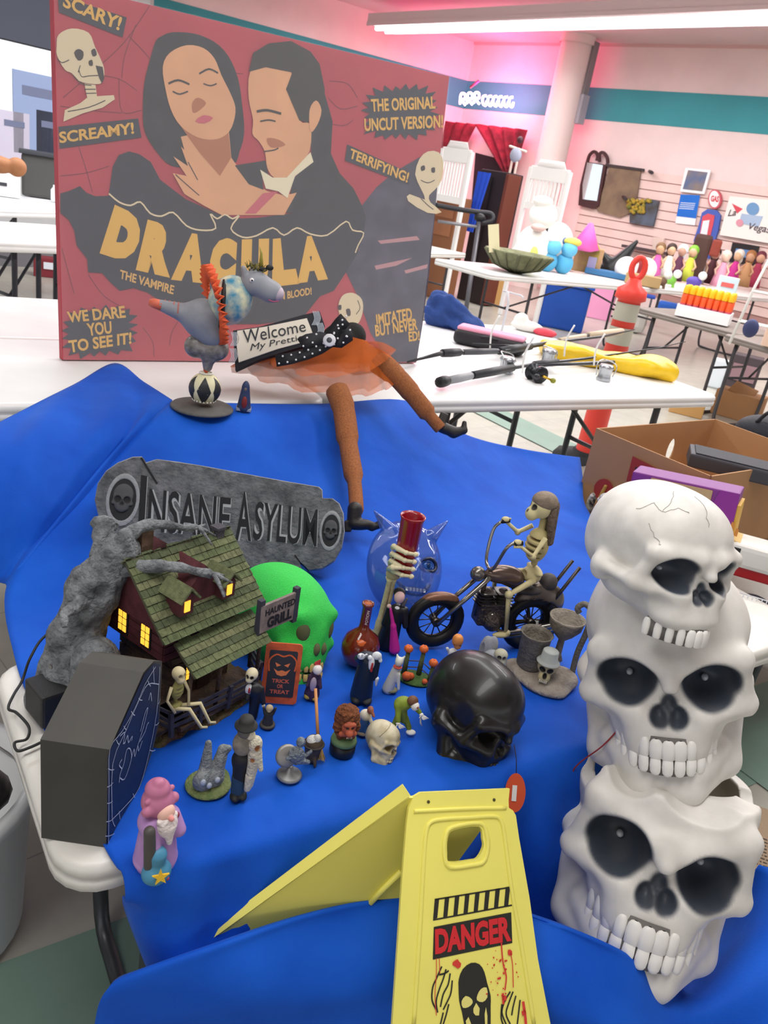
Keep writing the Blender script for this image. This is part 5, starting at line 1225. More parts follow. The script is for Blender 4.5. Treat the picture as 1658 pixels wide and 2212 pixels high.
# cauldron with a pale brew, and the broom leaning on it
t = FG('brew_pot', 'small dark stump-shaped pot heaped with white, behind the leaning broom', 'figurine', 672, 1640, 0)
part('pot', [C(0, 0, .08, 0, 0, .42, .15, .2, k=.05), C(.05, -.1, .2, .1, -.2, .0, .06, .03)], t, '#4a3d2e', 36, var=.4, scale=7); part('white_heap', [E(-.02, -.02, .5, .15, .14, .13), E(.06, -.04, .6, .08, .08, .1)], t, '#e4e4e0', 34, bump=.6)
part('brim', [E(0, 0, .42, .24, .22, .05)], t, '#37302a', 30)
bt = PD(681, 1487, 1.185); bb = P(689, 1640, TZ+.004); bm_ = (bb-bt)
t = thing('witch_broom', 'toy broom with straw bristles and thin wooden stick leaning among the figurines', 'broom', bb)
MB().tube([bt-bb, bt*.28+bb*.72-bb], [.0024, .0026], 8).build('handle', mat('#c98b57', .6), t)
k_ = pj(bb)[2]/FPX; a_ = bt*.28+bb*.72-bb; mb = MB()
for i in range(46):
    o_ = V(random.uniform(-13, 13)*k_, random.uniform(-5, 5)*k_, random.uniform(-2, 2)*k_); mb.tube([a_+o_*.15, a_*.5+o_*.5, o_], [.0012, .0014, .0006], 4)
mb.build('bristles', mat('#cfa96a', .8, var=.3, scale=60), t)['kind'] = 'stuff'
MB().tube([a_*1.12, a_*.86], .0052, 10).build('binding', mat('#6a3d28', .7), t)

# wolf-man bust
t = FG('werewolf_bust', 'shaggy brown werewolf head bust with red snarling face on a green and black stand', 'figurine', 738, 1622, 18)
MB().lathe([(0, 0), (.27, 0), (.28, .04), (.28, .22), (.24, .25), (0, .25)], seg=28).build('stand', mat('#191a1c', .4), t)
MB().lathe([(.24, .25), (.29, .28), (.27, .36), (.16, .42), (0, .42)], seg=28).build('green_collar', mat('#5d7a52', .6), t)
hair = lambda X: .012*np.sin(X[..., 0]*40+3*np.sin(X[..., 2]*15))*np.sin(X[..., 1]*38)+.008*np.sin(X[..., 2]*60)
sculpt('hair', [E(0, .03, .84, .27, .26, .30, k=.05), E(-.02, .0, 1.02, .24, .22, .16, k=.06), C(-.2, -.05, .7, -.14, -.1, .48, .1, .06, k=.06), C(.2, -.05, .7, .14, -.1, .48, .1, .06, k=.06), E(0, .0, .5, .15, .15, .15, k=.05)], 64, mat('#8a4f2c', .8, var=.4, scale=14, bump=.8, bscale=30), t, disp=hair)
part('face', [E(0, -.19, .78, .15, .12, .18, k=.05), E(0, -.3, .70, .08, .09, .08, k=.04), C(-.1, -.25, .88, .1, -.25, .88, .04, k=.02), C(-.14, -.2, .62, .14, -.2, .62, .06, k=.05), sub(E(.06, -.31, .83, .03, .04, .02), col='#20150f', gr=.01), sub(E(-.06, -.31, .83, .03, .04, .02), col='#20150f', gr=.01), sub(E(0, -.36, .62, .07, .06, .025), col='#5a1512', gr=.01)], t, None, 60, base='#b4583a', var=.3, scale=9)
mb = MB()
for x in (-.05, -.02, .02, .05): mb.tube([(x, -.34, .64), (x, -.345, .60)], [.011, .004], 5)
mb.build('fangs', mat('#e8e0cc', .3), t)['kind'] = 'stuff'

# small hunched figure in blue
t = FG('hunchback_figurine', 'tiny hunched figurine in white shirt and blue trousers behind the werewolf bust', 'figurine', 782, 1584)
part('trousers', [C(-.05, 0, .1, 0, 0, .38, .09, .11, k=.04), C(.06, -.03, .1, .02, 0, .35, .07, .09, k=.04)], t, '#3e6a9c', 32); part('shirt', [E(.0, -.02, .5, .13, .12, .13), C(.08, -.05, .5, .16, -.1, .38, .04, .04)], t, '#cfc9b8', 28); part('head', [E(.08, -.06, .68, .07, .08, .09), C(.1, -.1, .7, .17, -.16, .62, .04, .03, k=.03)], t, '#8f5540', 28); part('rock', [E(0, 0, .04, .16, .14, .06)], t, '#8d7f6c', 24)

# green-clad ghoul
t = FG('ghoul_figurine', 'stooping ghoul figurine in green rags with white hands stretched out', 'figurine', 868, 1578, 20)
part('rags', [C(-.02, 0, .3, -.14, .02, .62, .09, .14, k=.06), E(-.1, 0, .72, .2, .14, .16, k=.06), C(-.22, -.05, .7, -.2, -.18, .4, .07, .06, k=.04), C(.08, -.05, .74, .24, -.16, .62, .07, .05, k=.04), C(.02, 0, .32, .12, -.05, .12, .07, .06, k=.04), C(-.14, .02, .4, -.2, .02, .12, .07, .06, k=.04)], t, '#7d8f2e', 52, .03, var=.25, scale=7)
part('head', [E(.06, -.1, .86, .12, .11, .11, col='#6a4630'), E(.11, -.18, .78, .09, .08, .10, col='#e6e2dc'), E(.14, -.25, .8, .02, .03, .02, col='#8a3b2c')], t, None, 40, base='#6a4630')
for nm, c_ in (('hand', (-.2, -.22, .36)), ('hand', (.28, -.2, .58))):
    mb = MB(); mb.ell(c_, (.05, .04, .04), 10, 6)
    for k in range(4): mb.tube([c_, (c_[0]+.03+.02*k, c_[1]-.05, c_[2]-.02-.02*(3-k)), (c_[0]+.06+.03*k, c_[1]-.08, c_[2]-.07+.01*k)], [.018, .014, .006], 5)
    mb.tube([c_, (c_[0]-.05, c_[1]-.05, c_[2]-.05)], [.018, .01], 5)
    mb.build(nm, mat('#e8e6e2', .5), t)
part('foot', [E(.16, -.12, .05, .11, .08, .05)], t, '#e4e2de', 20); part('foot', [E(-.2, -.04, .05, .08, .1, .05)], t, '#4a4a2a', 20)
MB().tube([(.26, -.18, .6), (.3, -.2, .36), (.34, -.22, .3)], [.02, .02, .01], 5).build('torn_strip', mat('#cfcfd2', .6), t)

# headless man covering where his face would be
t = FG('headless_figurine', 'headless figurine in long navy coat with white hands and red tie before the amber flask', 'figurine', 778, 1508, 6)
part('coat', [C(0, 0, .1, .0, 0, .95, .24, .18, k=.05), E(0, 0, 1.02, .24, .15, .16, k=.06), C(-.2, -.02, 1.0, -.17, -.16, 1.12, .08, .07, k=.04), C(.2, -.02, 1.0, .22, -.06, .6, .08, .06, k=.04)], t, '#1d2738', 56, rough=.4)
part('shirt_front', [E(.08, -.15, 1.0, .07, .05, .16), E(.03, -.15, 1.14, .05, .05, .06)], t, '#dfe3ea', 30); part('tie', [C(.1, -.20, 1.04, .1, -.2, .86, .02, .03)], t, '#b02f2c', 22)
part('hand', [E(-.16, -.2, 1.18, .08, .06, .07), C(-.12, -.22, 1.2, -.06, -.24, 1.27, .025, .02), C(-.17, -.24, 1.2, -.14, -.27, 1.28, .025, .02), C(-.21, -.24, 1.18, -.22, -.27, 1.26, .022, .018)], t, '#dcdfe4', 34); part('hand', [C(.26, -.08, .6, .27, -.1, .44, .05, .02)], t, '#dcdfe4', 20); part('cuff', [E(.17, -.1, 1.18, .1, .08, .09), C(.22, -.1, 1.2, .26, -.12, 1.08, .04, .04)], t, '#cfd4da', 26)
part('shoe', [E(-.1, -.14, .06, .12, .16, .08)], t, '#16181c', 24); part('shoe', [E(.12, -.14, .06, .12, .16, .08)], t, '#16181c', 24)

# little white ghost
t = FG('ghost_figurine', 'slim white ghost figurine leaning beside the pumpkin fence', 'figurine', 842, 1492)
part('sheet', [C(-.05, 0, .05, .05, 0, .6, .13, .09, k=.05), E(.07, -.02, .78, .09, .09, .11, k=.04), C(.03, -.02, .84, .0, 0, .93, .04, .02, k=.03), C(.12, -.02, .84, .16, 0, .92, .04, .02, k=.03), C(.1, -.06, .5, .17, -.1, .15, .05, .03, k=.03)], t, '#dedcd2', 46, .03, rough=.5)
part('collar', [E(.06, -.04, .66, .1, .09, .03)], t, '#b5443a', 22); part('stone', [E(0, 0, .04, .16, .13, .06)], t, '#7c7a5e', 22)

# pumpkin fence
t = FG('pumpkin_fence', 'miniature fence of four posts topped with orange pumpkins on a green grass patch', 'model fence', 895, 1468)
part('grass_patch', [E(0, .06, .0, .42, .3, .05, k=.05)], t, '#4d6d33', 34, var=.3, scale=8, bump=.6); og = mat('#d2652c', .55, var=.2, scale=8)
for i, (x, y, h_) in enumerate(((-.26, .1, .58), (.06, .16, .62), (.32, .02, .42))):
    MB().tube([(x, y, .02), (x+.01, y, h_)], [.06, .045], 8).build('post', mat('#56613a', .8, var=.3), t)
    part('pumpkin', [E(x+.05*math.cos(a), y+.05*math.sin(a), h_+.08, .05, .05, .075, k=.01) for a in (0, 1.05, 2.1, 3.14, 4.2, 5.24)], t, '#d2652c', 26, .01)
for z_ in (.2, .36): MB().tube([(-.26, .1, z_), (.06, .16, z_+.03), (.32, .02, z_-.06)], .014, 5).build('rail', mat('#4b4262', .7), t)
for x, y, r_ in ((-.18, -.12, .10), (-.1, -.06, .08), (.22, -.12, .06)): part('pumpkin', [E(x+r_*.45*math.cos(a), y+r_*.45*math.sin(a), .04+r_*.8, r_*.6, r_*.6, r_*.85, k=.01) for a in (0, 1.05, 2.1, 3.14, 4.2, 5.24)], t, '#c95a25', 26, .01)

# pumpkin-headed figure with a paper banner
t = FG('pumpkin_head_figurine', 'small pumpkin-headed skeleton figurine in white holding a cream banner', 'figurine', 968, 1452, 5)
part('body', [C(0, 0, .05, 0, 0, .5, .08, .1, k=.04), C(.06, -.03, .5, .2, -.08, .44, .045, .04), C(-.08, 0, .5, -.14, -.04, .6, .04, .035)], t, '#dadcde', 36); part('pumpkin_head', [E(.04+.05*math.cos(a), .05*math.sin(a), .82, .07, .07, .13, k=.02) for a in (0, 1.05, 2.1, 3.14, 4.2, 5.24)]+[E(.06, -.02, .70, .08, .08, .08)], t, '#dc8f4a', 36, .02); MB().tube([(.13, -.09, .76), (-.03, -.09, .76)], .012, 5).build('mouth', mat('#3a2418', .8), t)
mb = MB(); mb.box((.42, -.1, .38), (.55, .03, .2), (0, .28, 0)); bn = mb.build('banner', mat('#cfc9ae', .7), t)
mb = MB()
for i in range(6):
    for j in range(2): mb.box((.24+i*.075, -.118, .475-i*.021-j*.08), (.045+.01*(i % 2), .004, .035), (0, .28, 0))
mb.build('banner_print', mat('#4a4638', .8), bn)['kind'] = 'stuff'

# dark vampire behind the black skull
t = FG('dark_vampire_figurine', 'small vampire figurine in black cloak half hidden behind the glossy black skull', 'figurine', 945, 1510, 10)
part('cloak', [C(0, 0, .06, .1, 0, .62, .16, .1, k=.05), C(.1, 0, .55, .2, -.02, .6, .06, .06)], t, '#1b1a1d', 38, rough=.45); part('head', [E(.16, -.03, .78, .09, .09, .1, col='#c9a796'), E(.15, .02, .84, .1, .09, .08, col='#1d1a1a')], t, None, 34, base='#c9a796'); part('foot_rock', [E(-.04, -.04, .04, .15, .12, .05, col='#7b4a3a')], t, None, 22, base='#7b4a3a')

# gargoyle on a stone block
t = FG('gargoyle_ornament', 'pale grey gargoyle crouching over a skull on a stone block', 'figurine', 1046, 1462, 0)
part('block', [B(.1, .1, .2, .28, .26, .2, .03), B(-.14, .12, .16, .16, .2, .14, .03)], t, '#9599a0', 40, bump=.5, var=.15, scale=6); part('wings', [E(-.12, .1, .62, .14, .14, .32, k=.04), E(.0, .12, .72, .12, .1, .24, k=.04), sub(E(-.2, -.04, .62, .05, .1, .22))], t, '#a3a6ac', 42, bump=.5); part('skull', [E(.22, -.04, .66, .15, .15, .13, k=.05), E(.26, -.12, .54, .09, .08, .08, k=.05), sub(E(.20, -.19, .66, .04, .05, .04), col='#4a4438', gr=.01), sub(E(.31, -.18, .66, .035, .05, .04), col='#4a4438', gr=.01)], t, None, 44, base='#b3b19b'); part('haunch', [E(.02, .02, .5, .2, .18, .2, k=.05)], t, '#9a9ea5', 30)

# vampire with a pink-lined gown
t = FG('vampire_figurine', 'vampire figurine in black cloak with long magenta panel, in front of the skeleton forearm', 'figurine', 842, 1396, -4)
part('cloak', [C(-.08, .02, .08, .0, 0, .9, .24, .15, k=.05), C(-.15, 0, .9, -.2, -.06, .55, .08, .07, k=.04), C(.16, 0, .95, .24, -.05, .6, .08, .06, k=.04), sub(E(0, -.3, .4, .09, .12, .4))], t, '#161519', 56, rough=.45)
part('gown', [C(-.13, -.14, .98, .0, -.17, .6, .03, .05, k=.04), C(0, -.17, .6, .12, -.2, .08, .06, .12, k=.05)], t, '#c2268f', 46, rough=.45); part('head', [E(-.0, -.04, 1.24, .11, .11, .14, col='#d8b2b0'), E(-.02, .03, 1.3, .13, .11, .12, col='#1b181a'), C(.1, 0, 1.06, .16, .05, 1.2, .05, .02, col='#4a4a50'), E(0, -.08, .98, .06, .04, .06, col='#dfe0e4')], t, None, 46, base='#d8b2b0')
part('hand', [E(-.17, -.12, 1.02, .05, .04, .05)], t, '#dcb9b2', 16)

# amber round flask
am = mat('#a13412', .12, trans=.55, ior=1.4, coat=.5)
t = FG('amber_flask', 'round-bottomed amber flask with a tall red-brown neck', 'bottle', 772, 1432)
MB().lathe([(0, 0), (.2, .01), (.34, .12), (.41, .32), (.41, .5), (.34, .68), (.18, .82), (.115, .9), (.105, 1.0), (.105, 1.42), (.13, 1.45), (.13, 1.5), (.09, 1.5), (.085, .95), (.15, .8), (.3, .65), (.36, .45), (.3, .15), (0, .05)], seg=32).build('glass', mat('#7b2a14', .15, coat=.8, trans=.25), t)
MB().lathe([(.088, 1.42), (.086, 1.49), (0, 1.49)], seg=20).build('cork', mat('#b9683f', .8), t)
MB().ell((.0, -.2, .62), (.2, .16, .14), 16, 8).build('label', mat('#c65a22', .3), t)
local_text(t, 'POTION', Matrix.Translation((.035, -.108, 1.2)) @ Euler((pi/2, -pi/2, 0)).to_matrix().to_4x4(), .34, .06, mat('#d9c6be', .6), .02)

# skeleton forearm holding the red cup
t = FG('skeleton_hand_goblet', 'cream skeleton forearm and hand gripping a tall red plastic tube', 'ornament', 812, 1384, 8)
bn_ = mat('#c9bd93', .6, var=.25, scale=8)
MB().tube(sm([(-.02, 0, .05), (0, 0, .6), (.03, 0, 1.1), (.05, 0, 1.55)], 4, False), [.085]*4+[.06]*4+[.06]*4+[.1], 10).build('forearm_bone', bn_, t)
MB().tube(sm([(.08, .05, .05), (.11, .05, .6), (.13, .03, 1.1), (.13, 0, 1.55)], 4, False), [.06]*4+[.045]*4+[.05]*4+[.07], 10).build('forearm_bone', bn_, t)
MB().box((0, .05, .04), (.6, .5, .12), None, .03).build('plinth', mat('#6d747e', .7, bump=.5), t)
cupc = V(.3, -.05, 0)
part('wrist', [E(.1, 0, 1.65, .16, .1, .14, k=.04), E(.14, .02, 1.85, .19, .1, .16, k=.04)], t, '#c7ba90', 36, bump=.6)
MB().lathe([(0, 1.72), (.2, 1.72), (.215, 1.74), (.235, 2.95), (.265, 3.02), (.255, 3.04), (.215, 2.98), (.19, 1.8), (0, 1.78)], (.27, -.05, 0), 30).build('red_tube', mat('#8f1220', .25, coat=.4), t)
mb0 = mat('#d9cfab', .5)
for k in range(4):
    z_ = 2.32-k*.17; x0 = .27; ang = [pi*1.02, pi*1.22, pi*1.45, pi*1.7]; pt = [(x0-.28, .02, z_-.08)]+[(x0+.275*math.cos(a), -.05+.275*math.sin(a), z_+.03*math.sin(i*1.5)) for i, a in enumerate(ang)]
    mb = MB(); mb.tube(pt, [.06, .05, .062, .045, .035], 8)
    for p_ in pt[1:]: mb.ell(p_, (.062, .055, .055), 8, 6)
    mb.build('finger', mb0, t)
mb = MB(); mb.tube([(-.02, -.08, 1.8), (.02, -.3, 1.95), (.2, -.36, 2.0)], [.06, .055, .04], 8); mb.ell((.02, -.3, 1.95), .07, 8, 6); mb.build('thumb', mb0, t)

# clear devil mask
t = thing('devil_mask', 'clear plastic devil mask with small horns and painted eyes lying on the blue cloth', 'mask', camM(PD(884, 1222, 1.62), 9, 22, -14, 1.62/FPX*100))
mk = [E(0, .25, 0, .88, .52, 1.05, k=.1), E(0, -.05, -.35, .55, .4, .55, k=.15), E(0, -.32, -.15, .14, .2, .28, k=.1), C(-.45, -.1, .25, -.1, -.2, .18, .12, k=.1), C(.45, -.1, .25, .1, -.2, .18, .12, k=.1), C(-.3, -.2, -.5, .3, -.2, -.5, .1, k=.08), E(0, -.18, -.8, .25, .2, .2, k=.1),
      C(.5, .05, .72, .95, .15, 1.15, .18, .02, k=.05), C(-.5, .05, .72, -.85, .15, 1.12, .18, .02, k=.05), sub(E(0, .95, 0, 1.3, .75, 1.5, k=.02)), sub(E(.34, -.28, .02, .19, .16, .13, k=.04)), sub(E(-.34, -.28, .02, .19, .16, .13, k=.04))]
sculpt('clear_shell', mk, 76, mat('#3c5cae', .08, alpha=.55, coat=1.0, ior=1.5), t, .04)  # plastic is clear; its blue reflection is put into the base colour
for s_ in (-1, 1):
    mb = MB(); mb.tube([(s_*.34+.2*math.cos(a), -.29+.09*abs(math.cos(a)), .02+.14*math.sin(a)) for a in [2*pi*k/16 for k in range(16)]], .04, 6, closed=True); mb.build('eye_liner', mat('#20253a', .3), t)
    o = MB().ell((s_*.34, -.2, .02), (.12, .05, .10)).build('eye', mat('#2f5fae', .2), t); MB().ell((s_*.34, -.24, .02), (.05, .03, .06)).build('pupil', mat('#14305e', .2), t)
mb = MB(); mb.tube(sm([(-.38, -.26, -.42), (-.2, -.32, -.54), (0, -.33, -.52), (.2, -.32, -.54), (.38, -.26, -.40), (.2, -.33, -.62), (0, -.34, -.66), (-.2, -.33, -.62)], 3), .035, 6, closed=True); mb.build('lips', mat('#1c2238', .3), t)
for x in (-.2, -.12, -.04, .04, .12, .2): MB().box((x, -.37, -.56), (.06, .03, .08), None, .01).build('tooth', mat('#e9edf2', .3), t)
for p_, l_ in (((-.12, -.42, .52), (-.3, -.38, .42)), ((-.1, -.42, .42), (-.22, -.38, .34)), ((-.42, -.22, -.12), (-.44, -.24, -.38))): MB().tube([p_, l_], [.03, .012], 5).build('blood_streak', mat('#c23040', .4), t)

# skeleton on a chopper
BK = thing('chopper_motorcycle', 'dark bronze model chopper with long raked fork under the skeleton rider', 'model motorcycle', S(1062, 1392, TZ, 30))
met = mat('#4a4541', .3, .75, var=.3, scale=8); blkm = mat('#1a1918', .45, .2); chrome = mat('#8f8c86', .22, .9)
def wheel(x, r_, tw, z0=0):
    mb = MB(); mb.tube([(x+r_*.82*math.cos(a), 0, r_+r_*.82*math.sin(a)) for a in [2*pi*k/28 for k in range(28)]], r_*.2, 10, flat=tw, closed=True); w_ = mb.build('wheel', blkm, BK)
    mb = MB(); mb.tube([(x+r_*.62*math.cos(a), 0, r_+r_*.62*math.sin(a)) for a in [2*pi*k/24 for k in range(24)]], .035, 6, closed=True); mb.tube([(x, -.14, r_), (x, .14, r_)], .09, 10)
    for k in range(12): a = 2*pi*k/12; mb.tube([(x, .05*(-1)**k, r_), (x+r_*.62*math.cos(a), 0, r_+r_*.62*math.sin(a))], .014, 4)
    mb.build('rim', met, w_)
wheel(-1.45, .62, 1.1); wheel(.75, .60, 1.8)
for s_ in (-1, 1): MB().tube([(-1.45, s_*.16, .62), (-.5, s_*.14, 1.72)], [.045, .055], 8).build('fork_leg', chrome, BK)
part('front_fender', [E(-1.42, 0, 1.08, .42, .16, .2, k=.03), sub(E(-1.42, 0, .66, .62, .4, .52, k=.02))], BK, '#6e4c3a', 40, metal=.4, rough=.35)
part('fuel_tank', [E(-.15, 0, 1.72, .42, .2, .2, k=.08), E(.12, 0, 1.62, .25, .17, .17, k=.08)], BK, '#6b5a52', 36, metal=.6, rough=.25)
part('headlight', [E(-.72, 0, 1.72, .16, .15, .16), C(-.72, 0, 1.72, -.5, 0, 1.68, .12, .06)], BK, '#77736e', 30, metal=.8, rough=.25)
part('seat', [E(.55, 0, 1.38, .42, .2, .11, k=.08), E(.95, 0, 1.55, .2, .19, .2, k=.08)], BK, '#3b3634', 36)
part('rear_fender', [E(.85, 0, 1.05, .6, .24, .5, k=.03), sub(E(.75, 0, .6, .66, .5, .68, k=.02))], BK, '#5c534c', 44, metal=.6, rough=.3)
part('engine', [B(-.25, 0, .85, .32, .2, .28, .06), E(-.45, -.02, 1.18, .16, .16, .22, k=.03), E(-.05, -.02, 1.18, .16, .16, .22, k=.03), C(-.25, -.22, .7, -.25, .22, .7, .2, k=.04)], BK, '#4b4340', 44, .03, metal=.6, rough=.4, bump=.7, bscale=14)
for k in range(5):
    mb = MB(); mb.box((-.45, -.02, 1.05+k*.07), (.36, .36, .02)); mb.box((-.05, -.02, 1.05+k*.07), (.36, .36, .02)); mb.build('cooling_fin', met, BK)['kind'] = 'stuff'
for z_, y_ in ((.38, -.26), (.5, -.30)): MB().tube(sm([(-.3, y_+.1, .9), (-.15, y_, .6), (.2, y_, z_), (1.5, y_-.02, z_+.25)], 4, False), [.045]*10+[.07]*3, 8).build('exhaust_pipe', chrome, BK)
MB().tube([(-.5, .0, 1.72), (-.55, 0, .75), (-.1, 0, .45), (.75, 0, .6), (.5, 0, 1.3), (-.5, 0, 1.68)], .05, 7).build('frame', met, BK)
MB().tube(sm([(-.3, .34, 2.75), (-.42, .36, 2.55), (-.5, .22, 2.0), (-.5, 0, 1.85), (-.5, -.22, 2.0), (-.42, -.36, 2.5), (-.28, -.36, 2.62)], 4, False), .035, 8).build('handlebar', chrome, BK)
MB().tube([(-.28, .34, 2.77), (-.12, .34, 2.8)], .055, 8).build('grip', blkm, BK); MB().tube([(-.28, -.36, 2.6), (-.10, -.36, 2.62)], .055, 8).build('grip', blkm, BK)
for s_ in (-.16, .16): MB().tube([(1.0, s_, 1.0), (1.5, s_, 2.0)], .04, 7).build('sissy_bar', met, BK)
MB().box((1.02, 0, .35), (.35, .5, .3), None, .04).build('tail_box', blkm, BK)
RD = thing('skeleton_rider', 'cream skeleton rider with bandana and long hair sitting on the model chopper', 'figurine', BK.matrix_world.copy())
part('skull', [E(.34, 0, 3.28, .24, .22, .25, k=.05), E(.15, 0, 3.12, .13, .14, .15, k=.06), sub(E(.08, .1, 3.3, .08, .06, .06), col='#2a231b', gr=.015), sub(E(.08, -.1, 3.3, .08, .06, .06), col='#2a231b', gr=.015), sub(E(0, 0, 3.2, .05, .03, .05), col='#2a231b', gr=.01)], RD, None, 46, base='#cdc393')
part('bandana', [E(.38, 0, 3.4, .27, .245, .2, k=.03), sub(E(.1, 0, 3.15, .2, .5, .22))], RD, '#8a7a68', 36, bump=.4, var=.3, scale=8)
part('hair', [C(.55, 0, 3.3, .72, 0, 2.5, .17, .09, k=.05), C(.5, -.16, 3.25, .6, -.2, 2.55, .08, .05, k=.05), C(.5, .16, 3.25, .62, .2, 2.6, .08, .05, k=.05)], RD, '#6b5a4b', 48, bump=.9, bscale=12, var=.4, scale=6)
part('ribcage', [E(.45, 0, 2.42, .24, .26, .38, k=.05), C(.5, 0, 2.0, .45, 0, 3.0, .07, .07)]+[sub(E(.25, 0, 2.2+.13*i, .26, .5, .028)) for i in range(4)], RD, '#b5a874', 60, .02)
part('pelvis', [E(.5, 0, 1.72, .2, .24, .16, k=.04), E(.55, .0, 1.85, .12, .3, .08, k=.04), sub(E(.32, 0, 1.74, .08, .1, .08))], RD, '#bdb183', 36)
bt_ = mat('#c6ba8c', .55, var=.15, scale=6)
for s_ in (-1, 1):
    gz = 2.78 if s_ > 0 else 2.6
    mb = MB(); mb.tube([(.42, s_*.30, 2.72), (.18, s_*.42, 2.35 if s_ < 0 else 2.5), (-.2, s_*.36, gz)], [.055, .05, .035], 8); mb.ell((.18, s_*.42, 2.35 if s_ < 0 else 2.5), .07, 8, 6); mb.build('arm', bt_, RD)
    part('hand', [E(-.2, s_*.35, gz+.03, .09, .07, .06)]+[C(-.2+.05*k-.05, s_*.35, gz+.05, -.22+.05*k-.05, s_*.4, gz-.06, .022) for k in range(4)], RD, '#c6ba8c', 26)
    mb = MB(); mb.tube([(.48, s_*.2, 1.7), (-.12, s_*.38, 1.6 if s_ > 0 else 1.45), (.02, s_*.4, .55)], [.07, .06, .04], 8); mb.ell((-.12, s_*.38, 1.6 if s_ > 0 else 1.45), .09, 8, 6); mb.build('leg', bt_, RD)
    part('foot', [E(-.08, s_*.4, .5, .2, .08, .06, k=.04), E(.05, s_*.4, .55, .07, .07, .07)], RD, '#bcb083', 24)

# stone-coloured candle holder group
t = FG('candle_holder', 'stone-coloured candle holder with bucket cup, urn cup, hooked stem and small hatted skull', 'candle holder', 1160, 1474, 0)
st = dict(var=.25, scale=5, bump=.5, bscale=16)
part('rocky_base', [E(.1, .0, .04, .62, .35, .12, k=.08), E(-.45, .25, .06, .35, .3, .14, k=.08), E(.45, .3, .1, .38, .35, .22, k=.1), E(.2, -.2, .03, .45, .25, .1, k=.08)], t, '#8d8175', 50, .05, h2='#a49a8c', **st)
MB().lathe([(0, .15), (.26, .15), (.28, .2), (.33, .95), (.36, 1.0), (.33, 1.0), (.29, .9), (.24, .4), (0, .35)], (-.28, .3, 0), 28).build('bucket_cup', mat('#7c756a', .7, **st), t)
MB().lathe([(.0, .3), (.14, .3), (.08, .45), (.07, .8), (.22, .95), (.36, 1.15), (.38, 1.3), (.40, 1.36), (.36, 1.36), (.3, 1.15), (0, 1.1)], (.25, .7, 0), 28).build('urn_cup', mat('#877e71', .7, **st), t)
MB().tube(sm([(.66, .5, .1), (.64, .5, .7), (.7, .5, 1.3), (.66, .5, 1.75), (.5, .5, 1.88), (.38, .5, 1.75), (.44, .5, 1.65)], 5, False), .065, 9).build('hooked_stem', mat('#6f6a60', .7, **st), t)
part('small_skull', [E(.1, -.1, .52, .2, .18, .2, k=.05), E(.1, -.2, .3, .13, .12, .13, k=.05), sub(E(.02, -.28, .5, .06, .08, .05), col='#1e1b16', gr=.02), sub(E(.2, -.28, .5, .06, .08, .05), col='#1e1b16', gr=.02), sub(E(.11, -.3, .38, .03, .06, .05), col='#1e1b16', gr=.02)], t, None, 46, base='#c8b884')
MB().lathe([(.25, .62), (.22, .66), (.18, .68), (.17, .88), (.15, .9), (0, .9)], (.1, -.08, 0), 24).build('grey_hat', mat('#a2a6a2', .6), t)
mb = MB()
for k in range(5): mb.box((.03+k*.035, -.30, .25), (.026, .03, .06), None, .005)
mb.build('skull_teeth', mat('#e3d9b5', .5), t)['kind'] = 'stuff'

# gnome-like wizard in the front left
t = FG('wizard_figurine', 'stout bearded figurine in lilac cloak and pink hood holding blue sack with yellow star', 'figurine', 335, 1858, 38)
part('cloak', [C(0, .0, .15, 0, 0, 1.0, .46, .36, k=.1), E(0, .02, 1.15, .42, .38, .32, k=.1), E(0, 0, .12, .48, .42, .14, k=.05), C(.25, -.1, 1.2, .32, -.3, .9, .2, .16, k=.08), C(-.25, -.1, 1.2, -.3, -.3, .85, .2, .16, k=.08)], t, '#b48ac2', 60, .05, rough=.5, var=.06, scale=3)
part('hood', [E(0, .05, 1.62, .34, .34, .34, k=.06), E(0, .08, 1.92, .26, .26, .22, k=.06), E(0, .05, 2.1, .12, .12, .1, k=.05), C(-.32, -.05, 1.6, .32, -.05, 1.6, .12, k=.05), C(-.3, .0, 1.8, .3, .0, 1.85, .06, k=.03)], t, '#b9708f', 56, .04, rough=.5)
part('face', [E(0, -.25, 1.52, .2, .15, .2, k=.05, col='#e8b9a8'), E(0, -.42, 1.5, .06, .08, .06, k=.03, col='#d98c86')], t, None, 34, base='#e8b9a8')
part('beard', [E(0, -.3, 1.25, .24, .18, .3, k=.05), C(.0, -.36, 1.2, .0, -.42, .85, .14, .06, k=.06), C(-.18, -.3, 1.42, .18, -.3, 1.42, .07, k=.04)], t, '#efe3df', 44, .03, bump=.5, bscale=14)
part('red_rose', [E(.22, -.3, 1.35, .08, .06, .08)], t, '#c2334a', 20, bump=.8)
part('staff', [C(-.44, -.32, 1.35, -.42, -.38, .45, .12, .13, k=.04)], t, '#4d4a47', 30, rough=.5); part('glove_cuff', [E(-.42, -.38, .5, .12, .1, .05)], t, '#e6e6e6', 20)
part('blue_sack', [E(-.3, -.45, .26, .32, .28, .26, k=.06), C(-.3, -.45, .45, -.28, -.42, .68, .16, .2, k=.06)], t, '#4688a8', 44, .04, rough=.5)
mb = MB(Matrix.Translation((-.4, -.72, .42)) @ Euler((1.35, 0, -.5)).to_matrix().to_4x4()); sp_ = [((.18 if i % 2 == 0 else .07)*math.sin(i*pi/5), (.18 if i % 2 == 0 else .07)*math.cos(i*pi/5)) for i in range(10)]; mb.prism(sp_, .05); mb.build('yellow_star', mat('#e5b92c', .5), t)
MB().ell((-.2, -.71, .2), (.04, .03, .04), 8, 6).build('red_dot', mat('#a63a52', .5), t)

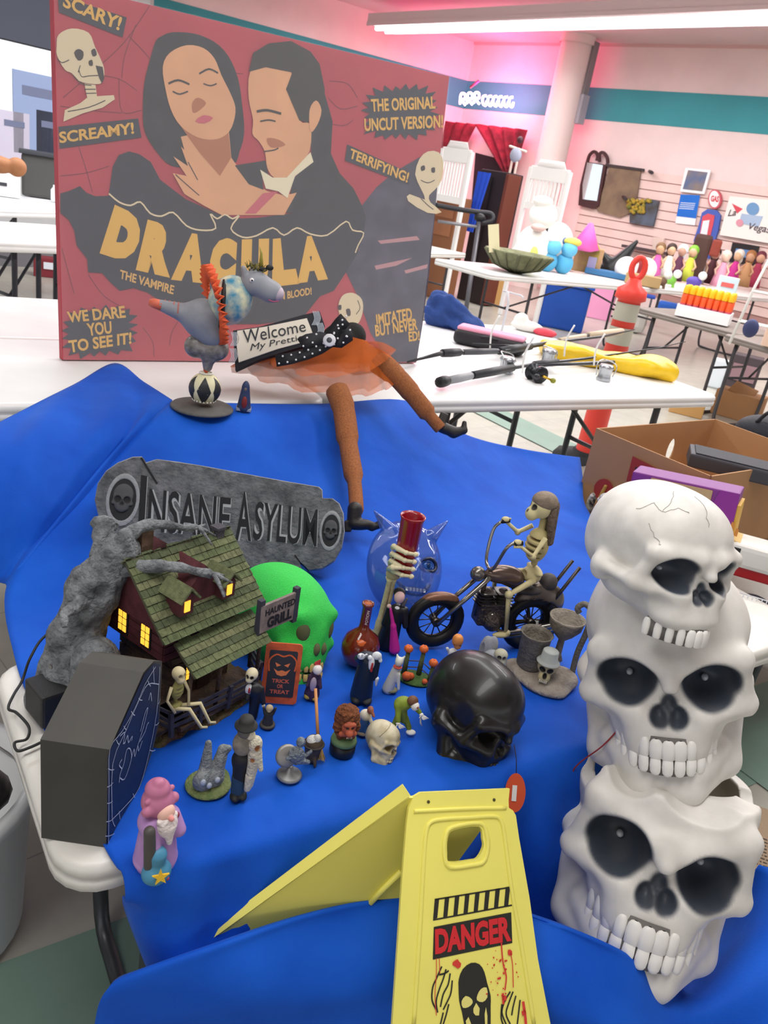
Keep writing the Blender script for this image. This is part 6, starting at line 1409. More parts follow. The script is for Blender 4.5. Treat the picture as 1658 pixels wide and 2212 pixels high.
# orange tag on a string hanging at the cloth's front edge
tg = thing('orange_tag', 'round orange paper tag with white strip hanging by a dark thread behind the yellow sign', 'tag', camM(PD(1112, 1712, 1.20), 4, -5, 0, 1.20/FPX*100))
MB(Matrix.Rotation(pi/2, 4, 'X')).prism([(.22*math.cos(a), .42*math.sin(a)) for a in [2*pi*k/28 for k in range(28)]], .03).build('disc', mat('#d2502a', .6), tg)
MB().box((-.02, -.045, 0), (.10, .01, .34)).build('white_strip', mat('#e8e4e0', .6), tg); MB().tube([(.0, 0, .38), (-.02, 0, .7), (-.08, .1, 1.0)], .012, 4).build('thread', mat('#2b2020', .7), tg)
# ================================================================ yellow A-frame danger sign
yl = mat('#f3ea72', .42, var=.05, scale=6)
sa = P(885, 1722, .64); sb_ = P(1102, 1708, .64); sx = (sb_-sa).normalized(); sperp = V(sx.y, -sx.x, 0).normalized()
if sperp.y > 0: sperp = -sperp
FP = Plane(sa, sx, zD - sperp*.70)
if FP.n.dot(CAM0-sa) < 0: raise Exception('sign normal')
sT = thing('danger_sign', 'yellow plastic A-frame danger sign with skull and bloody hands, standing in the blue cloth', 'sign', FP.M())
def f3(*a): return [(700+x/3.316, 1680+y/3.316) for x, y in a]
outer = f3((690, 105), (1328, 78), (1320, 160), (1322, 215), (1352, 235), (1372, 270), (1395, 430), (1470, 860), (1530, 1300), (1620, 1764), (1690, 2050))+f3((462, 2050), (488, 1764), (530, 1150), (560, 700), (590, 330), (605, 220), (640, 135))
hole = sm(f3((930, 375), (1110, 350), (1135, 440), (1140, 500), (1100, 575), (1050, 590), (900, 605), (880, 540), (885, 430)), 3)
def panel_with_hole(Pl, outer, hole, th, m_, parent, name):
    from mathutils.geometry import tessellate_polygon
    o = [Pl.loc(*p) for p in outer]; h = [Pl.loc(*p) for p in hole]; al = o+h; n_ = len(al)
    tr = [tuple(t) for t in tessellate_polygon([[V(*p, 0) for p in o], [V(*p, 0) for p in h]])]
    vs = [(a, b, 0) for a, b in al]+[(a, b, -th) for a, b in al]; fs = []
    for t_ in tr:
        (ax, ay), (bx, by), (cx_, cy_) = (al[i] for i in t_); up = (bx-ax)*(cy_-ay)-(cx_-ax)*(by-ay) > 0; t_ = t_ if up else t_[::-1]
        fs += [t_, tuple(i+n_ for i in t_[::-1])]
    k0 = len(o); fs += [(i, (i+1) % k0, n_+(i+1) % k0, n_+i) for i in range(k0)]; k1 = len(h); fs += [(k0+i, k0+(i+1) % k1, n_+k0+(i+1) % k1, n_+k0+i) for i in range(k1)]
    return MB().add(vs, fs).build(name, m_, parent)
fp = panel_with_hole(FP, outer, hole, .006, yl, sT, 'front_panel')
bv = fp.modifiers.new('b', 'BEVEL'); bv.width = .0015; bv.segments = 2; bv.limit_method = 'ANGLE'
# raised moulding round the panel and the grip
def ridge_line(pts, w, hgt, name):
    q = [FP.loc(*p) for p in sm(pts, 5, False)]; MB().tube([(a, b, 0) for a, b in q], w, 10, flat=1).build(name, yl, sT)
ridge_line(f3((640, 1764), (680, 1150), (705, 700), (725, 420), (760, 320), (860, 295), (1040, 285), (1200, 275), (1260, 300), (1290, 420), (1340, 800), (1410, 1200), (1500, 1764)), .0028, .002, 'moulded_rim')
q = [FP.loc(*p) for p in sm(f3((915, 355), (1115, 325), (1160, 400), (1170, 500), (1140, 600), (1060, 625), (900, 640), (860, 560), (865, 430)), 4)]; MB().tube([(a, b, 0) for a, b in q], .003, 8, closed=True).build('grip_rim', yl, sT)
ridge_line(f3((640, 240), (800, 232), (1000, 222), (1300, 215)), .0026, .002, 'hinge_fold')
for p in ((745, 172), (1215, 158)): a, b = FP.loc(*f3(p)[0]); MB().ell((a, b, .0005), (.0022, .0022, .001), 8, 5).build('rivet_hole', mat('#4a4420', .6), sT)
def fpp(mb, pts, off, s_=0): FP.poly(mb, f3(*pts), off, s_)
bk = mat('#26261f', .6); rd = mat('#d2262c', .5)
mb = MB(); FP.line(mb, f3((790, 872), (1330, 784)), 3, .0006); FP.line(mb, f3((778, 1018), (1342, 912)), 3, .0006)
for k in range(8):
    x0 = 790+k*72.5; y0 = 868-k*12.2; fpp(mb, [(x0, y0), (x0+32, y0-5), (x0+18, y0+136), (x0-12, y0+143)], .0006)
mb.build('hazard_stripes', bk, sT)['kind'] = 'stuff'
mb = MB(); fpp(mb, [(783, 1068), (1337, 963), (1345, 1183), (776, 1302)], .0006); mb.build('danger_plate', bk, sT)
mb = MB(); FP.text(mb, 'DANGER', f3((792, 1266), (1338, 1168), (1328, 985), (790, 1082)), .0012, .05); mb.build('danger_lettering', rd, sT)
mb = MB()
fpp(mb, [(960, 1500), (962, 1440), (990, 1370), (1050, 1325), (1110, 1335), (1145, 1390), (1165, 1470), (1190, 1560), (1190, 1640), (1190, 1764), (1185, 1900), (1100, 1950), (1040, 1940), (1000, 1764), (985, 1680), (965, 1600)], .0006, 2)
mb.build('skull_print', bk, sT)
mb = MB(); fpp(mb, [(980, 1600), (1010, 1560), (1050, 1580), (1060, 1610), (1030, 1640), (990, 1645)], .0012, 2); fpp(mb, [(1095, 1550), (1120, 1510), (1160, 1500), (1165, 1570), (1130, 1605), (1090, 1590)], .0012, 2); fpp(mb, [(1065, 1650), (1085, 1610), (1110, 1650), (1105, 1700), (1080, 1700), (1065, 1680)], .0012, 1); fpp(mb, [(1010, 1740), (1030, 1710), (1050, 1764), (1060, 1860), (1030, 1860)], .0012)
fpp(mb, [(1145, 1690), (1155, 1640), (1165, 1700), (1165, 1800), (1150, 1800)], .0012); mb.build('skull_highlights', mat('#e6dc7e', .6), sT)
mb = MB()
for pts in ([(840, 1350), (800, 1440), (775, 1500), (770, 1590), (800, 1660)], [(870, 1370), (850, 1440), (820, 1520), (800, 1600), (810, 1680)], [(900, 1400), (885, 1480), (850, 1550), (830, 1640)], [(915, 1450), (905, 1540), (880, 1600), (850, 1660)], [(850, 1680), (830, 1764), (800, 1850)], [(890, 1620), (870, 1700), (850, 1764)], [(820, 1410), (860, 1400), (890, 1380)], [(1330, 1530), (1290, 1600), (1270, 1680), (1300, 1764)], [(1350, 1530), (1320, 1610), (1300, 1690), (1330, 1764)], [(1370, 1560), (1350, 1640), (1340, 1700)], [(1400, 1590), (1390, 1680), (1380, 1764)], [(1270, 1620), (1265, 1720), (1290, 1790)]):
    FP.line(mb, f3(*pts), 3.4, .0008, 4)
mb.build('skeleton_hand_print', bk, sT)['kind'] = 'stuff'
mb = MB(); random.seed(5)
for pts, w in (([(1265, 1180), (1270, 1260), (1280, 1340), (1300, 1420), (1290, 1520)], 3.2), ([(1330, 1250), (1345, 1340), (1350, 1500)], 2), ([(800, 1290), (800, 1400), (790, 1560), (800, 1700)], 1.6), ([(820, 1290), (825, 1400)], 1.6), ([(1420, 1600), (1435, 1700), (1440, 1764)], 6), ([(1275, 1540), (1280, 1620)], 5)): FP.line(mb, f3(*pts), w, .0014, 3)
def blot(cx_, cy_, r_): fpp(mb, [(cx_+r_*random.uniform(.6, 1.2)*math.cos(a), cy_+r_*random.uniform(.7, 1.3)*math.sin(a)) for a in [2*pi*k/9 for k in range(9)]], .0014)
blot(948, 1328, 30); blot(1325, 1255, 22); blot(1285, 1575, 22); blot(1425, 1680, 22)
for _ in range(34): blot(random.gauss(1270, 45), random.uniform(1210, 1560), random.uniform(3, 9))
mb.build('blood_print', mat('#d63a30', .5), sT)['kind'] = 'stuff'
# rear leaf
E_ = P(405, 2066, .40); BPn = (E_-sa).cross(sb_-sa).normalized()
if BPn.dot(CAM0-sa) < 0: BPn = -BPn
ey_ = BPn.cross(sx)
BP = Plane(sa, sx, ey_)
dI_ = FP.M().inverted()
mb = MB(dI_ @ BP.M()); qb = [BP.loc(*p) for p in ((884, 1724), (405, 2066), (470, 2130), (880, 2010), (1098, 1712))]
sgn_ = 1 if BP.n.dot(BPn) > 0 else -1
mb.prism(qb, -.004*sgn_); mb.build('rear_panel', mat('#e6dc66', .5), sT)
a_ = sa; back_ = -BPn
mb = MB(dI_); up_ = (zD*.7 + back_*.7).normalized(); l0, l1 = sa+V(0, 0, .003), E_; wv = (l1-l0); side = (-(BPn.cross(wv)).normalized())
if side.z < 0: side = -side
w0, w1 = .017, .009; nb = (side*.75+back_*.66).normalized()
mb.add([l0, l1, l1+nb*w1, l0+nb*w0], [(0, 1, 2, 3)]); o = mb.build('rear_panel_lip', yl, sT); so_ = o.modifiers.new('t', 'SOLIDIFY'); so_.thickness = .002
mb = MB(dI_ @ BP.M()); l_ = [BP.loc(*p) for p in ((866, 1880), (830, 1915), (798, 1948))]; mb.tube([(a, b, .002*sgn_) for a, b in l_], .004, 8); mb.build('stiffening_rib', yl, sT)

# ================================================================ things at right behind the skulls
lz = .48
ftable(Matrix.Translation(W(1.71, .16, 0)) @ Matrix.Rotation(TH, 4, 'Z'), 1.5, 1.02, lz, 'low grey table under the fruit carton at right', '#a9a49c')
kb = mat('#b88c62', .8, var=.08, scale=5); kbi = mat('#a97b52', .85, var=.08, scale=5)
bz_ = lz+.27
bA = P(1290, 926, bz_); bB = P(1545, 906, bz_); bx_ = (bB-bA); bw = bx_.length; bx_.normalize(); by_ = V(bx_.y, -bx_.x, 0)
bD = .40
bt_h = .265
BT = thing('fruit_carton', 'open brown banana carton with red printed triangle and oval hand holes at right', 'box', Matrix(((bx_.x, by_.x, 0, bA.x), (bx_.y, by_.y, 0, bA.y), (0, 0, 1, lz+.005), (0, 0, 0, 1))))
def wall_panel(nm, p0, p1, m_, hole=None):
    p0, p1 = V(*p0), V(*p1); d_ = p1-p0; l_ = d_.length; d_.normalize()
    Pl = (p0, d_); n_ = d_.cross(zD)
    mb = MB(); 
    if hole:
        hx_, hz_, rx, rz = hole; o = [V(0, 0, 0), V(l_, 0, 0), V(l_, bt_h, 0), V(0, bt_h, 0)]; h = [V(hx_+rx*math.cos(2*pi*k/14), hz_+rz*math.sin(2*pi*k/14), 0) for k in range(14)]
        from mathutils.geometry import tessellate_polygon
        tr = tessellate_polygon([o, h]); al = o+h; n2 = len(al); vs = [p0+d_*v.x+zD*v.y for v in al]+[p0+d_*v.x+zD*v.y+n_*.005 for v in al]
        fs = [tuple(t) for t in tr]+[tuple(i+n2 for i in t[::-1]) for t in tr]+[(i, (i+1) % 4, n2+(i+1) % 4, n2+i) for i in range(4)]+[(4+i, 4+(i+1) % 14, n2+4+(i+1) % 14, n2+4+i) for i in range(14)]
        mb.add(vs, fs)
    else: mb.prism([(0, 0), (l_, 0), (l_, bt_h), (0, bt_h)], .005, p0, d_, (0, 0, 1), n_)
    return mb.build(nm, m_, BT)
wall_panel('side_panel', (0, 0, 0), (bw, 0, 0), kb, (bw*.66, bt_h*.62, .022, .042)); wall_panel('side_panel', (0, bD, 0), (bw, bD, 0), kb); wall_panel('end_panel', (0, 0, 0), (0, bD, 0), kb, (.14, .05, .02, .012)); wall_panel('end_panel', (bw, 0, 0), (bw, bD, 0), kb)
MB().box((bw/2, bD/2, .004), (bw, bD, .006)).build('base_panel', kb, BT)
EP = Plane(bA-zD*bt_h-bx_*.0065, by_, zD)
if EP.n.dot(CAM0-EP.o) < 0: EP = Plane(EP.o, -by_, zD)
def red(pts, off=.0005, m_='#a83a35', s_=0, nm='red_print'):
    mb = MB(BT.matrix_world.inverted() @ EP.M()); EP.poly(mb, pts, off, s_); mb.build(nm, mat(m_, .8), BT)
red([(1366, 985), (1430, 1018), (1390, 1035), (1352, 1040)]); red([(1303+21*math.cos(a), 1058+24*math.sin(a)) for a in [2*pi*k/16 for k in range(16)]])
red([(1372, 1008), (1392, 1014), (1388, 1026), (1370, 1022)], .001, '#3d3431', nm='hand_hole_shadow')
t = FG('dark_tray', 'long dark grey tray lying across the top of the fruit carton', 'tray', 1560, 1010, 8, bz_-.03)
MB().box((.35, 0, .1), (2.2, .9, .3), None, .04).build('tray', mat('#45454c', .6), t); MB().box((.35, -.02, .26), (2.0, .75, .04)).build('tray_inset', mat('#37373e', .7), t)
t = FG('black_bag', 'black bag slumped behind the fruit carton at the right edge', 'bag', 1652, 958, 0, .6); part('bag', [E(0, 0, .2, .7, .5, .4, k=.1), E(.4, .1, .15, .5, .4, .35, k=.1)], t, '#1c1e28', 34, bump=.4); MB().tube(sm([(-.3, -.3, .45), (-.1, -.4, .75), (.2, -.3, .5)], 5, False), .04, 6).build('strap', mat('#24242c', .6), t)
# purple toy package
pk = thing('toy_package', 'purple and yellow toy package with clear window, lying behind the topmost white skull', 'package', S(1462, 1118, lz+.16, -6, 1.15, rx=-.3))
MB().box((0, .1, .3), (1.9, .6, .9), (0, -.10, 0), .03).build('card_box', mat('#83388a', .5), pk); MB().box((.99, .1, .2), (.06, .58, .86), (0, -.10, 0), .01).build('yellow_end', mat('#e0b250', .6), pk)
fr = Matrix.Translation((0, -.215, .3)) @ Euler((pi/2, 0, 0)).to_matrix().to_4x4() @ Matrix.Rotation(.10, 4, 'Z')
mb = MB(fr); mb.add([(-.95, -.45, .012), (.95, -.45, .012), (.95, .45, .012), (.62, .45, .012), (.52, .1, .012), (.3, -.04, .012), (-.3, -.04, .012), (-.62, .16, .012), (-.95, .28, .012)], tess_up([(-.95, -.45), (.95, -.45), (.95, .45), (.62, .45), (.52, .1), (.3, -.04), (-.3, -.04), (-.62, .16), (-.95, .28)])); mb.build('purple_front', mat('#8e2f8f', .4), pk)
mb = MB(fr); random.seed(11)
for cx0, cy0, n_ in ((-.68, -.1, 5), (.55, -.25, 6)):
    for k in range(n_): x, y = cx0+.09*k, cy0+random.uniform(-.07, .07); mb.add([(x, y, .02), (x+.06, y-.02, .02), (x+.07, y+.12, .02), (x+.02, y+.14, .02)], [(0, 1, 2, 3)])
mb.build('gold_lettering', mat('#d58a3a', .5), pk)['kind'] = 'stuff'
MB(fr).box((-.05, .24, .01), (1.1, .34, .02), None, .02).build('clear_window', mat('#e0c28a', .1, alpha=.6), pk)
MB().box((1.15, .1, -.05), (.6, .55, .05), (0, .12, 0)).build('open_flap', mat('#e2c078', .6), pk)
_q = P(1462, 1118, lz+.16); t = thing('plain_carton', 'small plain brown carton hidden under the purple toy package', 'box', TRS(V(_q.x, _q.y, lz+.002), math.atan2(-_q.x, _q.y)-.1, .14)); MB().box((0, .35, .53), (1.7, .6, 1.05)).build('card', mat('#a98257', .8), t)
# crafts left of it
t = FG('santa_ornament', 'small red and white ornament with zebra-striped and straw trims beside the carton', 'ornament', 1290, 1118, 0, lz+.03)
part('red_body', [E(0, 0, .22, .13, .12, .22)], t, '#9c1f2a', 26, bump=.5); part('white_cap', [E(.08, -.03, .48, .16, .12, .12), E(-.02, 0, .4, .1, .1, .08)], t, '#ece8e4', 26, bump=.8); part('zebra_trim', [E(-.22, 0, .26, .09, .09, .26)], t, '#d8d2c8', 26, h2='#1e1c1e', scale=9)
t = FG('straw_ornament', 'tan straw and burlap ornament behind the topmost white skull', 'ornament', 1332, 1120, 0, lz+.03); part('burlap', [E(0, 0, .3, .2, .14, .3, k=.06), E(.2, .02, .36, .16, .12, .22, k=.06)], t, '#b49a6c', 34, bump=1, bscale=14, var=.3); part('gold_edge', [C(-.5, .05, .1, -.42, .05, .62, .05, .04)], t, '#c9a14c', 22, bump=.6)
# white appliance, basket, bits on the low table
t = FG('white_appliance', 'white rounded kitchen appliance with red lower band right of the topmost skull', 'appliance', 1600, 1275, 10, .5); MB().box((0, .1, .85), (1.1, .9, .5), None, .1).build('housing', mat('#e4e2dc', .3), t); MB().box((0, .12, .5), (.95, .8, .24), None, .04).build('red_band', mat('#b3262c', .4), t); MB().box((-.42, -.33, .9), (.16, .08, .26), None, .02).build('dark_opening', mat('#1d1a1c', .5), t)
t = FG('wire_basket', 'small white wire basket full of dark bits right of the skulls', 'basket', 1618, 1330, 10, .5)
for k in range(9): MB().tube([(-.35+k*.09, -.1, .0), (-.38+k*.095, -.15, .5)], .012, 5).build('wire', mat('#d8d8dc', .3), t)
for z_ in (.0, .25, .5): MB().tube([(-.38, -.13, z_), (.42, -.13, z_)], .014, 5).build('wire_rail', mat('#d8d8dc', .3), t)
part('dark_contents', [E(0, .15, .2, .4, .2, .24), E(.3, .2, .1, .3, .2, .2)], t, '#2b2732', 26, bump=.8); part('pink_bit', [E(.2, -.0, .3, .12, .1, .06)], t, '#cf8d97', 20)
t = FG('grey_panel', 'flat white board leaning under the appliance at the right edge', 'board', 1640, 1400, 0, .42); MB().box((.1, .3, .2), (.9, .05, .9), (.5, 0, -.5), .01).build('board', mat('#dcdcde', .5), t)
# printed carton on the floor at right and bucket at left
t = FG('printed_carton', 'flattened tan cardboard carton with rows of print, on the floor right of the lowest skull', 'cardboard', 1628, 1850, 0, .004); cm_ = Matrix.Translation((-.1, -.2, .12)) @ Euler((.08, 0, .35)).to_matrix().to_4x4()
MB(cm_).box((0, .3, 0), (1.6, 2.6, .03)).build('card', mat('#b39a80', .8, var=.06), t); mb = MB(cm_); random.seed(3)
for r in range(9):
    x = -.6
    while x < .5: w_ = random.uniform(.03, .1); mb.box((x+w_/2, -.2+r*.1, .018), (w_, .035, .004)); x += w_+.03
mb.build('printed_rows', mat('#54483c', .8), t)['kind'] = 'stuff'
t = thing('white_bucket', 'white plastic bucket standing on the floor at the left edge of the picture', 'bucket', P(-150, 2010, 0)); 
MB().lathe([(0, 0), (.13, 0), (.15, .02), (.168, .30), (.178, .31), (.178, .335), (.16, .335), (.14, .03), (0, .02)], seg=36).build('pail', mat('#d9dcdd', .35), t); MB().tube([(.16*math.cos(a), .16*math.sin(a), .30+.0*a) for a in [pi*k/10 for k in range(11)]], .004, 6).build('handle', mat('#8c8c8c', .3, .8), t)
MB().ell((.1, -.02, .36), (.06, .05, .035)).build('black_knob', mat('#1d1c1e', .4), t)
# ================================================================ fishing tackle and more on the white tables
RZ = .762
def BG(name, label, cat, x, y, yaw=0, z=RZ, s=1.0, group=None): return thing(name, label, cat, S(x, y, z, yaw, s), group)
def rod(name, label, pts, rads, parts):
    """pts: pixel x, y and height; a rod lying on the table"""
    w_ = [P(*p) for p in pts]; t = thing(name, label, 'fishing rod', w_[0]); MB().tube([p-w_[0] for p in w_], rads, 8).build('blank', mat('#2a2a2e', .3), t)
    for nm, i0, f0, i1, f1, r_, c_ in parts:
        a = w_[i0].lerp(w_[i0+1], f0)-w_[0]; b = w_[i1].lerp(w_[i1+1], f1)-w_[0]; MB().tube([a, a.lerp(b, .5), b], [r_, r_*1.12, r_], 10).build(nm, mat(c_, .5), t)
    return t, w_
def reel(t, c_, kind, yaw=0):
    """a fishing reel at world point c_ under thing t"""
    M_ = Matrix.Translation(c_-t.matrix_world.translation) @ Euler((0, 0, yaw)).to_matrix().to_4x4() @ Matrix.Diagonal((1.15, 1.15, 1.15, 1))
    sil = '#b4b7bb'
    if kind == 'spin':
        mb = MB(M_); mb.lathe([(0, -.03), (.022, -.03), (.026, -.02), (.022, -.012), (.022, .012), (.027, .02), (.02, .03), (0, .03)], seg=20); o = mb.build('spool', mat(sil, .25, .8), t)
        MB(M_).box((0, 0, -.045), (.03, .03, .05), None, .01).build('reel_body', mat('#3a3b40', .3, .5), t); MB(M_).tube([(0, 0, -.06), (.03, .01, -.06), (.05, .01, -.04), (.06, -.02, -.04)], [.005, .005, .005, .010], 6).build('crank', mat('#2c2d31', .4), t)
        MB(M_).tube(sm([(-.03, 0, -.01), (-.035, 0, .03), (0, .03, .04), (.035, 0, .03), (.03, 0, -.01)], 4, False), .002, 5).build('bail_wire', mat('#c8c8c8', .2, 1), t)
    else:
        mb = MB(M_ @ Euler((pi/2, 0, 0)).to_matrix().to_4x4()); mb.lathe([(0, -.03), (.024, -.03), (.028, -.024), (.028, -.018), (.018, -.016), (.018, .016), (.028, .018), (.028, .024), (.024, .03), (0, .03)], seg=22); mb.build('reel_drum', mat('#2f3035', .3, .6), t)
        MB(M_).tube([(0, -.035, 0), (.035, -.04, -.01)], .004, 6).build('crank', mat('#c9a23a', .3, .7), t); MB(M_).ell((.036, -.045, -.01), (.009, .011, .009), 10, 6).build('crank_knob', mat('#8c8d30', .4), t); MB(M_).ell((-.03, -.045, .0), (.009, .011, .009), 10, 6).build('crank_knob', mat('#232327', .4), t)
r1, w1 = rod('fishing_rod', 'nearest fishing rod, long black and grey grip with bait reel, on the white table', [(948, 826, .785), (1072, 800, .785), (1140, 789, .79), (1260, 775, .80), (1420, 752, .86), (1480, 738, .90)], [.011, .010, .008, .006, .003, .0015],
   [('butt_cap', 0, 0, 0, .12, .017, '#242428'), ('cork_grip', 0, .14, 0, .52, .013, '#8d8f93'), ('foam_grip', 0, .55, 1, .5, .014, '#27282c'), ('foregrip', 2, .1, 2, .5, .013, '#3a3b40')]); reel(r1, P(1158, 806, .79), 'bait', .5)
r2, w2 = rod('fishing_rod', 'fishing rod with black end grip and big grey reel behind the nearest rod', [(880, 782, .785), (958, 762, .79), (1090, 758, .80), (1180, 742, .81), (1300, 727, .83), (1370, 712, .85)], [.003, .010, .010, .009, .006, .003],
   [('end_grip', 0, .95, 1, .25, .015, '#2b2b30'), ('reel_seat', 1, .3, 1, .85, .011, '#4c4d52'), ('fore_grip', 1, .9, 2, .6, .015, '#2a2b2f')]); reel(r2, P(1094, 790, .785), 'spin', 1.0)
r3, w3 = rod('fishing_rod', 'fishing rod with pale cork handle lying across the yellow raft', [(1342, 716, .82), (1265, 726, .82), (1200, 738, .815), (1120, 748, .81), (1020, 742, .82)], [.011, .010, .009, .005, .002],
   [('cork_grip', 0, 0, 0, .95, .017, '#d3bfa4'), ('reel_seat', 1, .05, 1, .9, .013, '#c9b9a0')]); reel(r3, P(1184, 772, .79), 'spin', 2.2)
r4, w4 = rod('fishing_rod', 'fishing rod with open-face silver reel at the table\'s right end, tip pointing left', [(1412, 776, .80), (1320, 783, .80), (1240, 786, .80), (1100, 792, .785)], [.007, .010, .007, .003],
   [('black_grip', 0, .1, 0, .85, .012, '#2b2b2e'), ('white_tip', 0, 0, 0, .08, .014, '#e3e3e3')]); reel(r4, P(1306, 806, .79), 'spin', .2)
for i, (a, b) in enumerate((((1128, 806), (1120, 745)), ((1218, 770), (1222, 722)), ((1282, 790), (1298, 718)), ((1058, 752), (1060, 700)))):
    p0 = P(*a, .80); t = thing('white_strap', ['white tie strap round the nearest rod beside its reel', 'white tie strap in the middle of the rods', 'long white tie strap at the right of the rods', 'white tie strap round the leftmost rod end'][i], 'strap', p0); l_ = .13
    MB().tube(sm([(0, 0, 0), (-.006, .01, l_*.5), (.01, .0, l_)], 4, False), .0035, 6).build('strap', mat('#ecebe8', .6), t)
t = BG('denim_fabric', 'crumpled dark blue denim fabric piled beside the poster', 'fabric', 962, 708, 0)
sculpt('fabric', [E(-.1, .2, .25, .42, .3, .4, k=.1), E(.35, .1, .14, .45, .3, .2, k=.1), E(-.25, .25, .5, .25, .2, .22, k=.1), C(-.3, 0, .6, .6, -.1, .1, .1, .08, k=.06), C(-.45, 0, .3, .3, -.15, .05, .1, .08, k=.06), C(.0, .0, .62, .75, .1, .1, .09, k=.05)], 60, mat('#2c4a8c', .9, var=.2, scale=4, bump=.5, bscale=10), t, disp=lambda X: .03*np.sin(X[..., 0]*13+X[..., 2]*9)*np.sin(X[..., 1]*9-X[..., 2]*12))
t = BG('instrument_case', 'black case with pink padded top on the rear white table', 'case', 1052, 755, -8)
part('case_body', [B(0, .15, .16, .78, .3, .16, .12)], t, '#232126', 40); part('pink_top', [B(0, .18, .34, .74, .27, .05, .05)], t, '#e79bb4', 40, rough=.7); MB().tube([(-.2, -.12, .25), (0, -.2, .3), (.2, -.12, .25)], .02, 6).build('handle', mat('#302e33', .5), t)
t = BG('yellow_raft', 'folded bright yellow inflatable raft on the rear white table', 'raft', 1322, 800, 12, s=1.12); 
sculpt('folded_vinyl', [B(-.1, .3, .13, 1.3, .45, .13, .11, k=.08), E(-.9, .1, .24, .45, .3, .1, k=.1), E(.75, .1, .2, .45, .4, .2, k=.1), C(-1.1, -.05, .2, .9, -.1, .16, .09, k=.06)], 74, mat('#f0c51e', .35, var=.15, scale=3, bump=.3, bscale=6), t, .05, disp=lambda X: .02*np.sin(X[..., 0]*7+X[..., 1]*9))
t = BG('white_garment', 'crumpled white garment with a coral red edge behind the rods', 'clothes', 1135, 716, 0); part('white_cloth', [E(0, .1, .1, .35, .2, .12, k=.05), E(-.15, .1, .2, .16, .14, .16, k=.05)], t, '#ece9e4', 36, bump=.6, bscale=8); part('coral_cloth', [E(.4, -.02, .06, .26, .13, .09)], t, '#e0485a', 28, bump=.6, bscale=8)
t = BG('wire_stand', 'thin white wire display stand behind the tackle', 'stand', 1082, 718, 0); MB().tube([(0, 0, 0), (.02, 0, .62), (-.05, 0, .85)], .03, 6).build('post', mat('#cfcfd3', .4), t); MB().tube([(-.15, .1, .85), (.25, .1, .82), (.3, -.1, .80)], .02, 6).build('arm', mat('#cfcfd3', .4), t)
# traffic delineator
dl = P(1262, 1000, 0); dtop = 0
for i in range(1, 2000):
    if pj(dl+V(0, 0, i*.001))[1] < 553: dtop = i*.001; break
t = thing('traffic_delineator', 'orange traffic delineator post with grey reflective bands standing behind the white table', 'traffic post', dl)
kx = dtop
MB().lathe([(0, 0), (.2, 0), (.2, .04), (.09, .06), (.09, .08), (0, .08)], seg=8).build('rubber_base', mat('#1e1e20', .8), t)
MB().lathe([(.072, .06), (.062, kx*.80), (.085, kx*.81), (.08, kx*.85), (.045, kx*.87), (.03, kx*.9), (0, kx*.9)], seg=24).build('post', mat('#f0483c', .45), t)
for a, b in ((.60, .68), (.71, .79), (.44, .5)): MB().lathe([(.0735-.012*a, kx*a), (.0735-.012*b, kx*b)], seg=24).build('reflective_band', mat('#b5b1a0', .4), t)
MB().tube([(.035*math.cos(x_), 0, kx*.945+.055*math.sin(x_)) for x_ in [2*pi*k/16 for k in range(16)]], .016, 8, closed=True).build('loop_handle', mat('#f0483c', .45), t)
# ================================================================ the far part of the shop
WP = Plane(C0+WR.n*.06, rdir, zD)
def on_wall(name, label, cat, px, py):
    o = WP.hit(px, py); M_ = Plane(o, rdir, zD).M(); return thing(name, label, cat, M_), Plane(o, rdir, zD)
def wp(Pl, pts, th, nm, m_, par, off=0): mb = MB(); Pl.poly(mb, pts, off, 0, th); return mb.build(nm, m_, par)
def r4(x0, y0, x1, y1, k=.12, l=.10):
    """upright rectangle on the tilted wall: left edge leans with the wall"""
    h = y1-y0; w = x1-x0; return [(x0-h*.2*.0, y0), (x1, y0+w*l), (x1-h*k, y1+w*l), (x0-h*k, y1)]
def SV(x, y, off): return Plane(C0+WR.n*off, rdir, zD).hit(x, y)
_S = S
def S(x, y, z, yaw=0, s=1.0, **k):
    if .76 <= z <= .80 and 1055 < x < 1700 and y < 660:
        yt = 592+(x-1062)*.0878; y = min(max(y, yt-21), yt-3)
    return _S(x, y, z, yaw, s, **k)
def SF(x, ytop, off, z0=0):
    """stands on z0 at a distance off before the right wall; returns frame and height in its units"""
    q = SV(x, ytop, off); b = V(q.x, q.y, z0); k = pj(V(q.x, q.y, z0))[2]/FPX*100
    return TRS(b, math.atan2(rdir.y, rdir.x), k), (q.z-z0)/k
# neon sign
NP = Plane(WL.hit(1010, 215)+WL.n*.25, -ldir, zD)
NP = Plane(WR.hit(1045, 212)+V(-.2, -1.0, 0), V(1, -.15, 0), zD)
t = thing('neon_sign', 'glowing pink neon sign of two short words hanging in the far corner', 'neon sign', NP.M())
nm_ = mat('#ff9fc4', .4, emit=22)
def neon(pts):
    mb = MB(); mb.tube([(*NP.loc(*p), 0) for p in sm(pts, 4, False)], .017, 6); mb.build('neon_tube', nm_, t)
for k in range(3): x = 993+k*15; neon([(x, 225-k), (x+2, 204-k), (x+10, 203-k), (x+11, 214-k), (x+3, 215-k), (x+12, 227-k)])
for k in range(6): x = 1042+k*11.5; neon([(x+8, 207+k*.6), (x+1, 209+k*.6), (x, 222+k*.6), (x+6, 228+k*.6), (x+9, 218+k*.6)])
l = bpy.data.lights.new('neon_glow', 'POINT'); l.energy = 55; l.color = (1, .06, .25); l.shadow_soft_size = .12
o = bpy.data.objects.new('neon_glow', l); COL.objects.link(o); o.location = NP.hit(1040, 205)+V(-.0, -.1, .12)
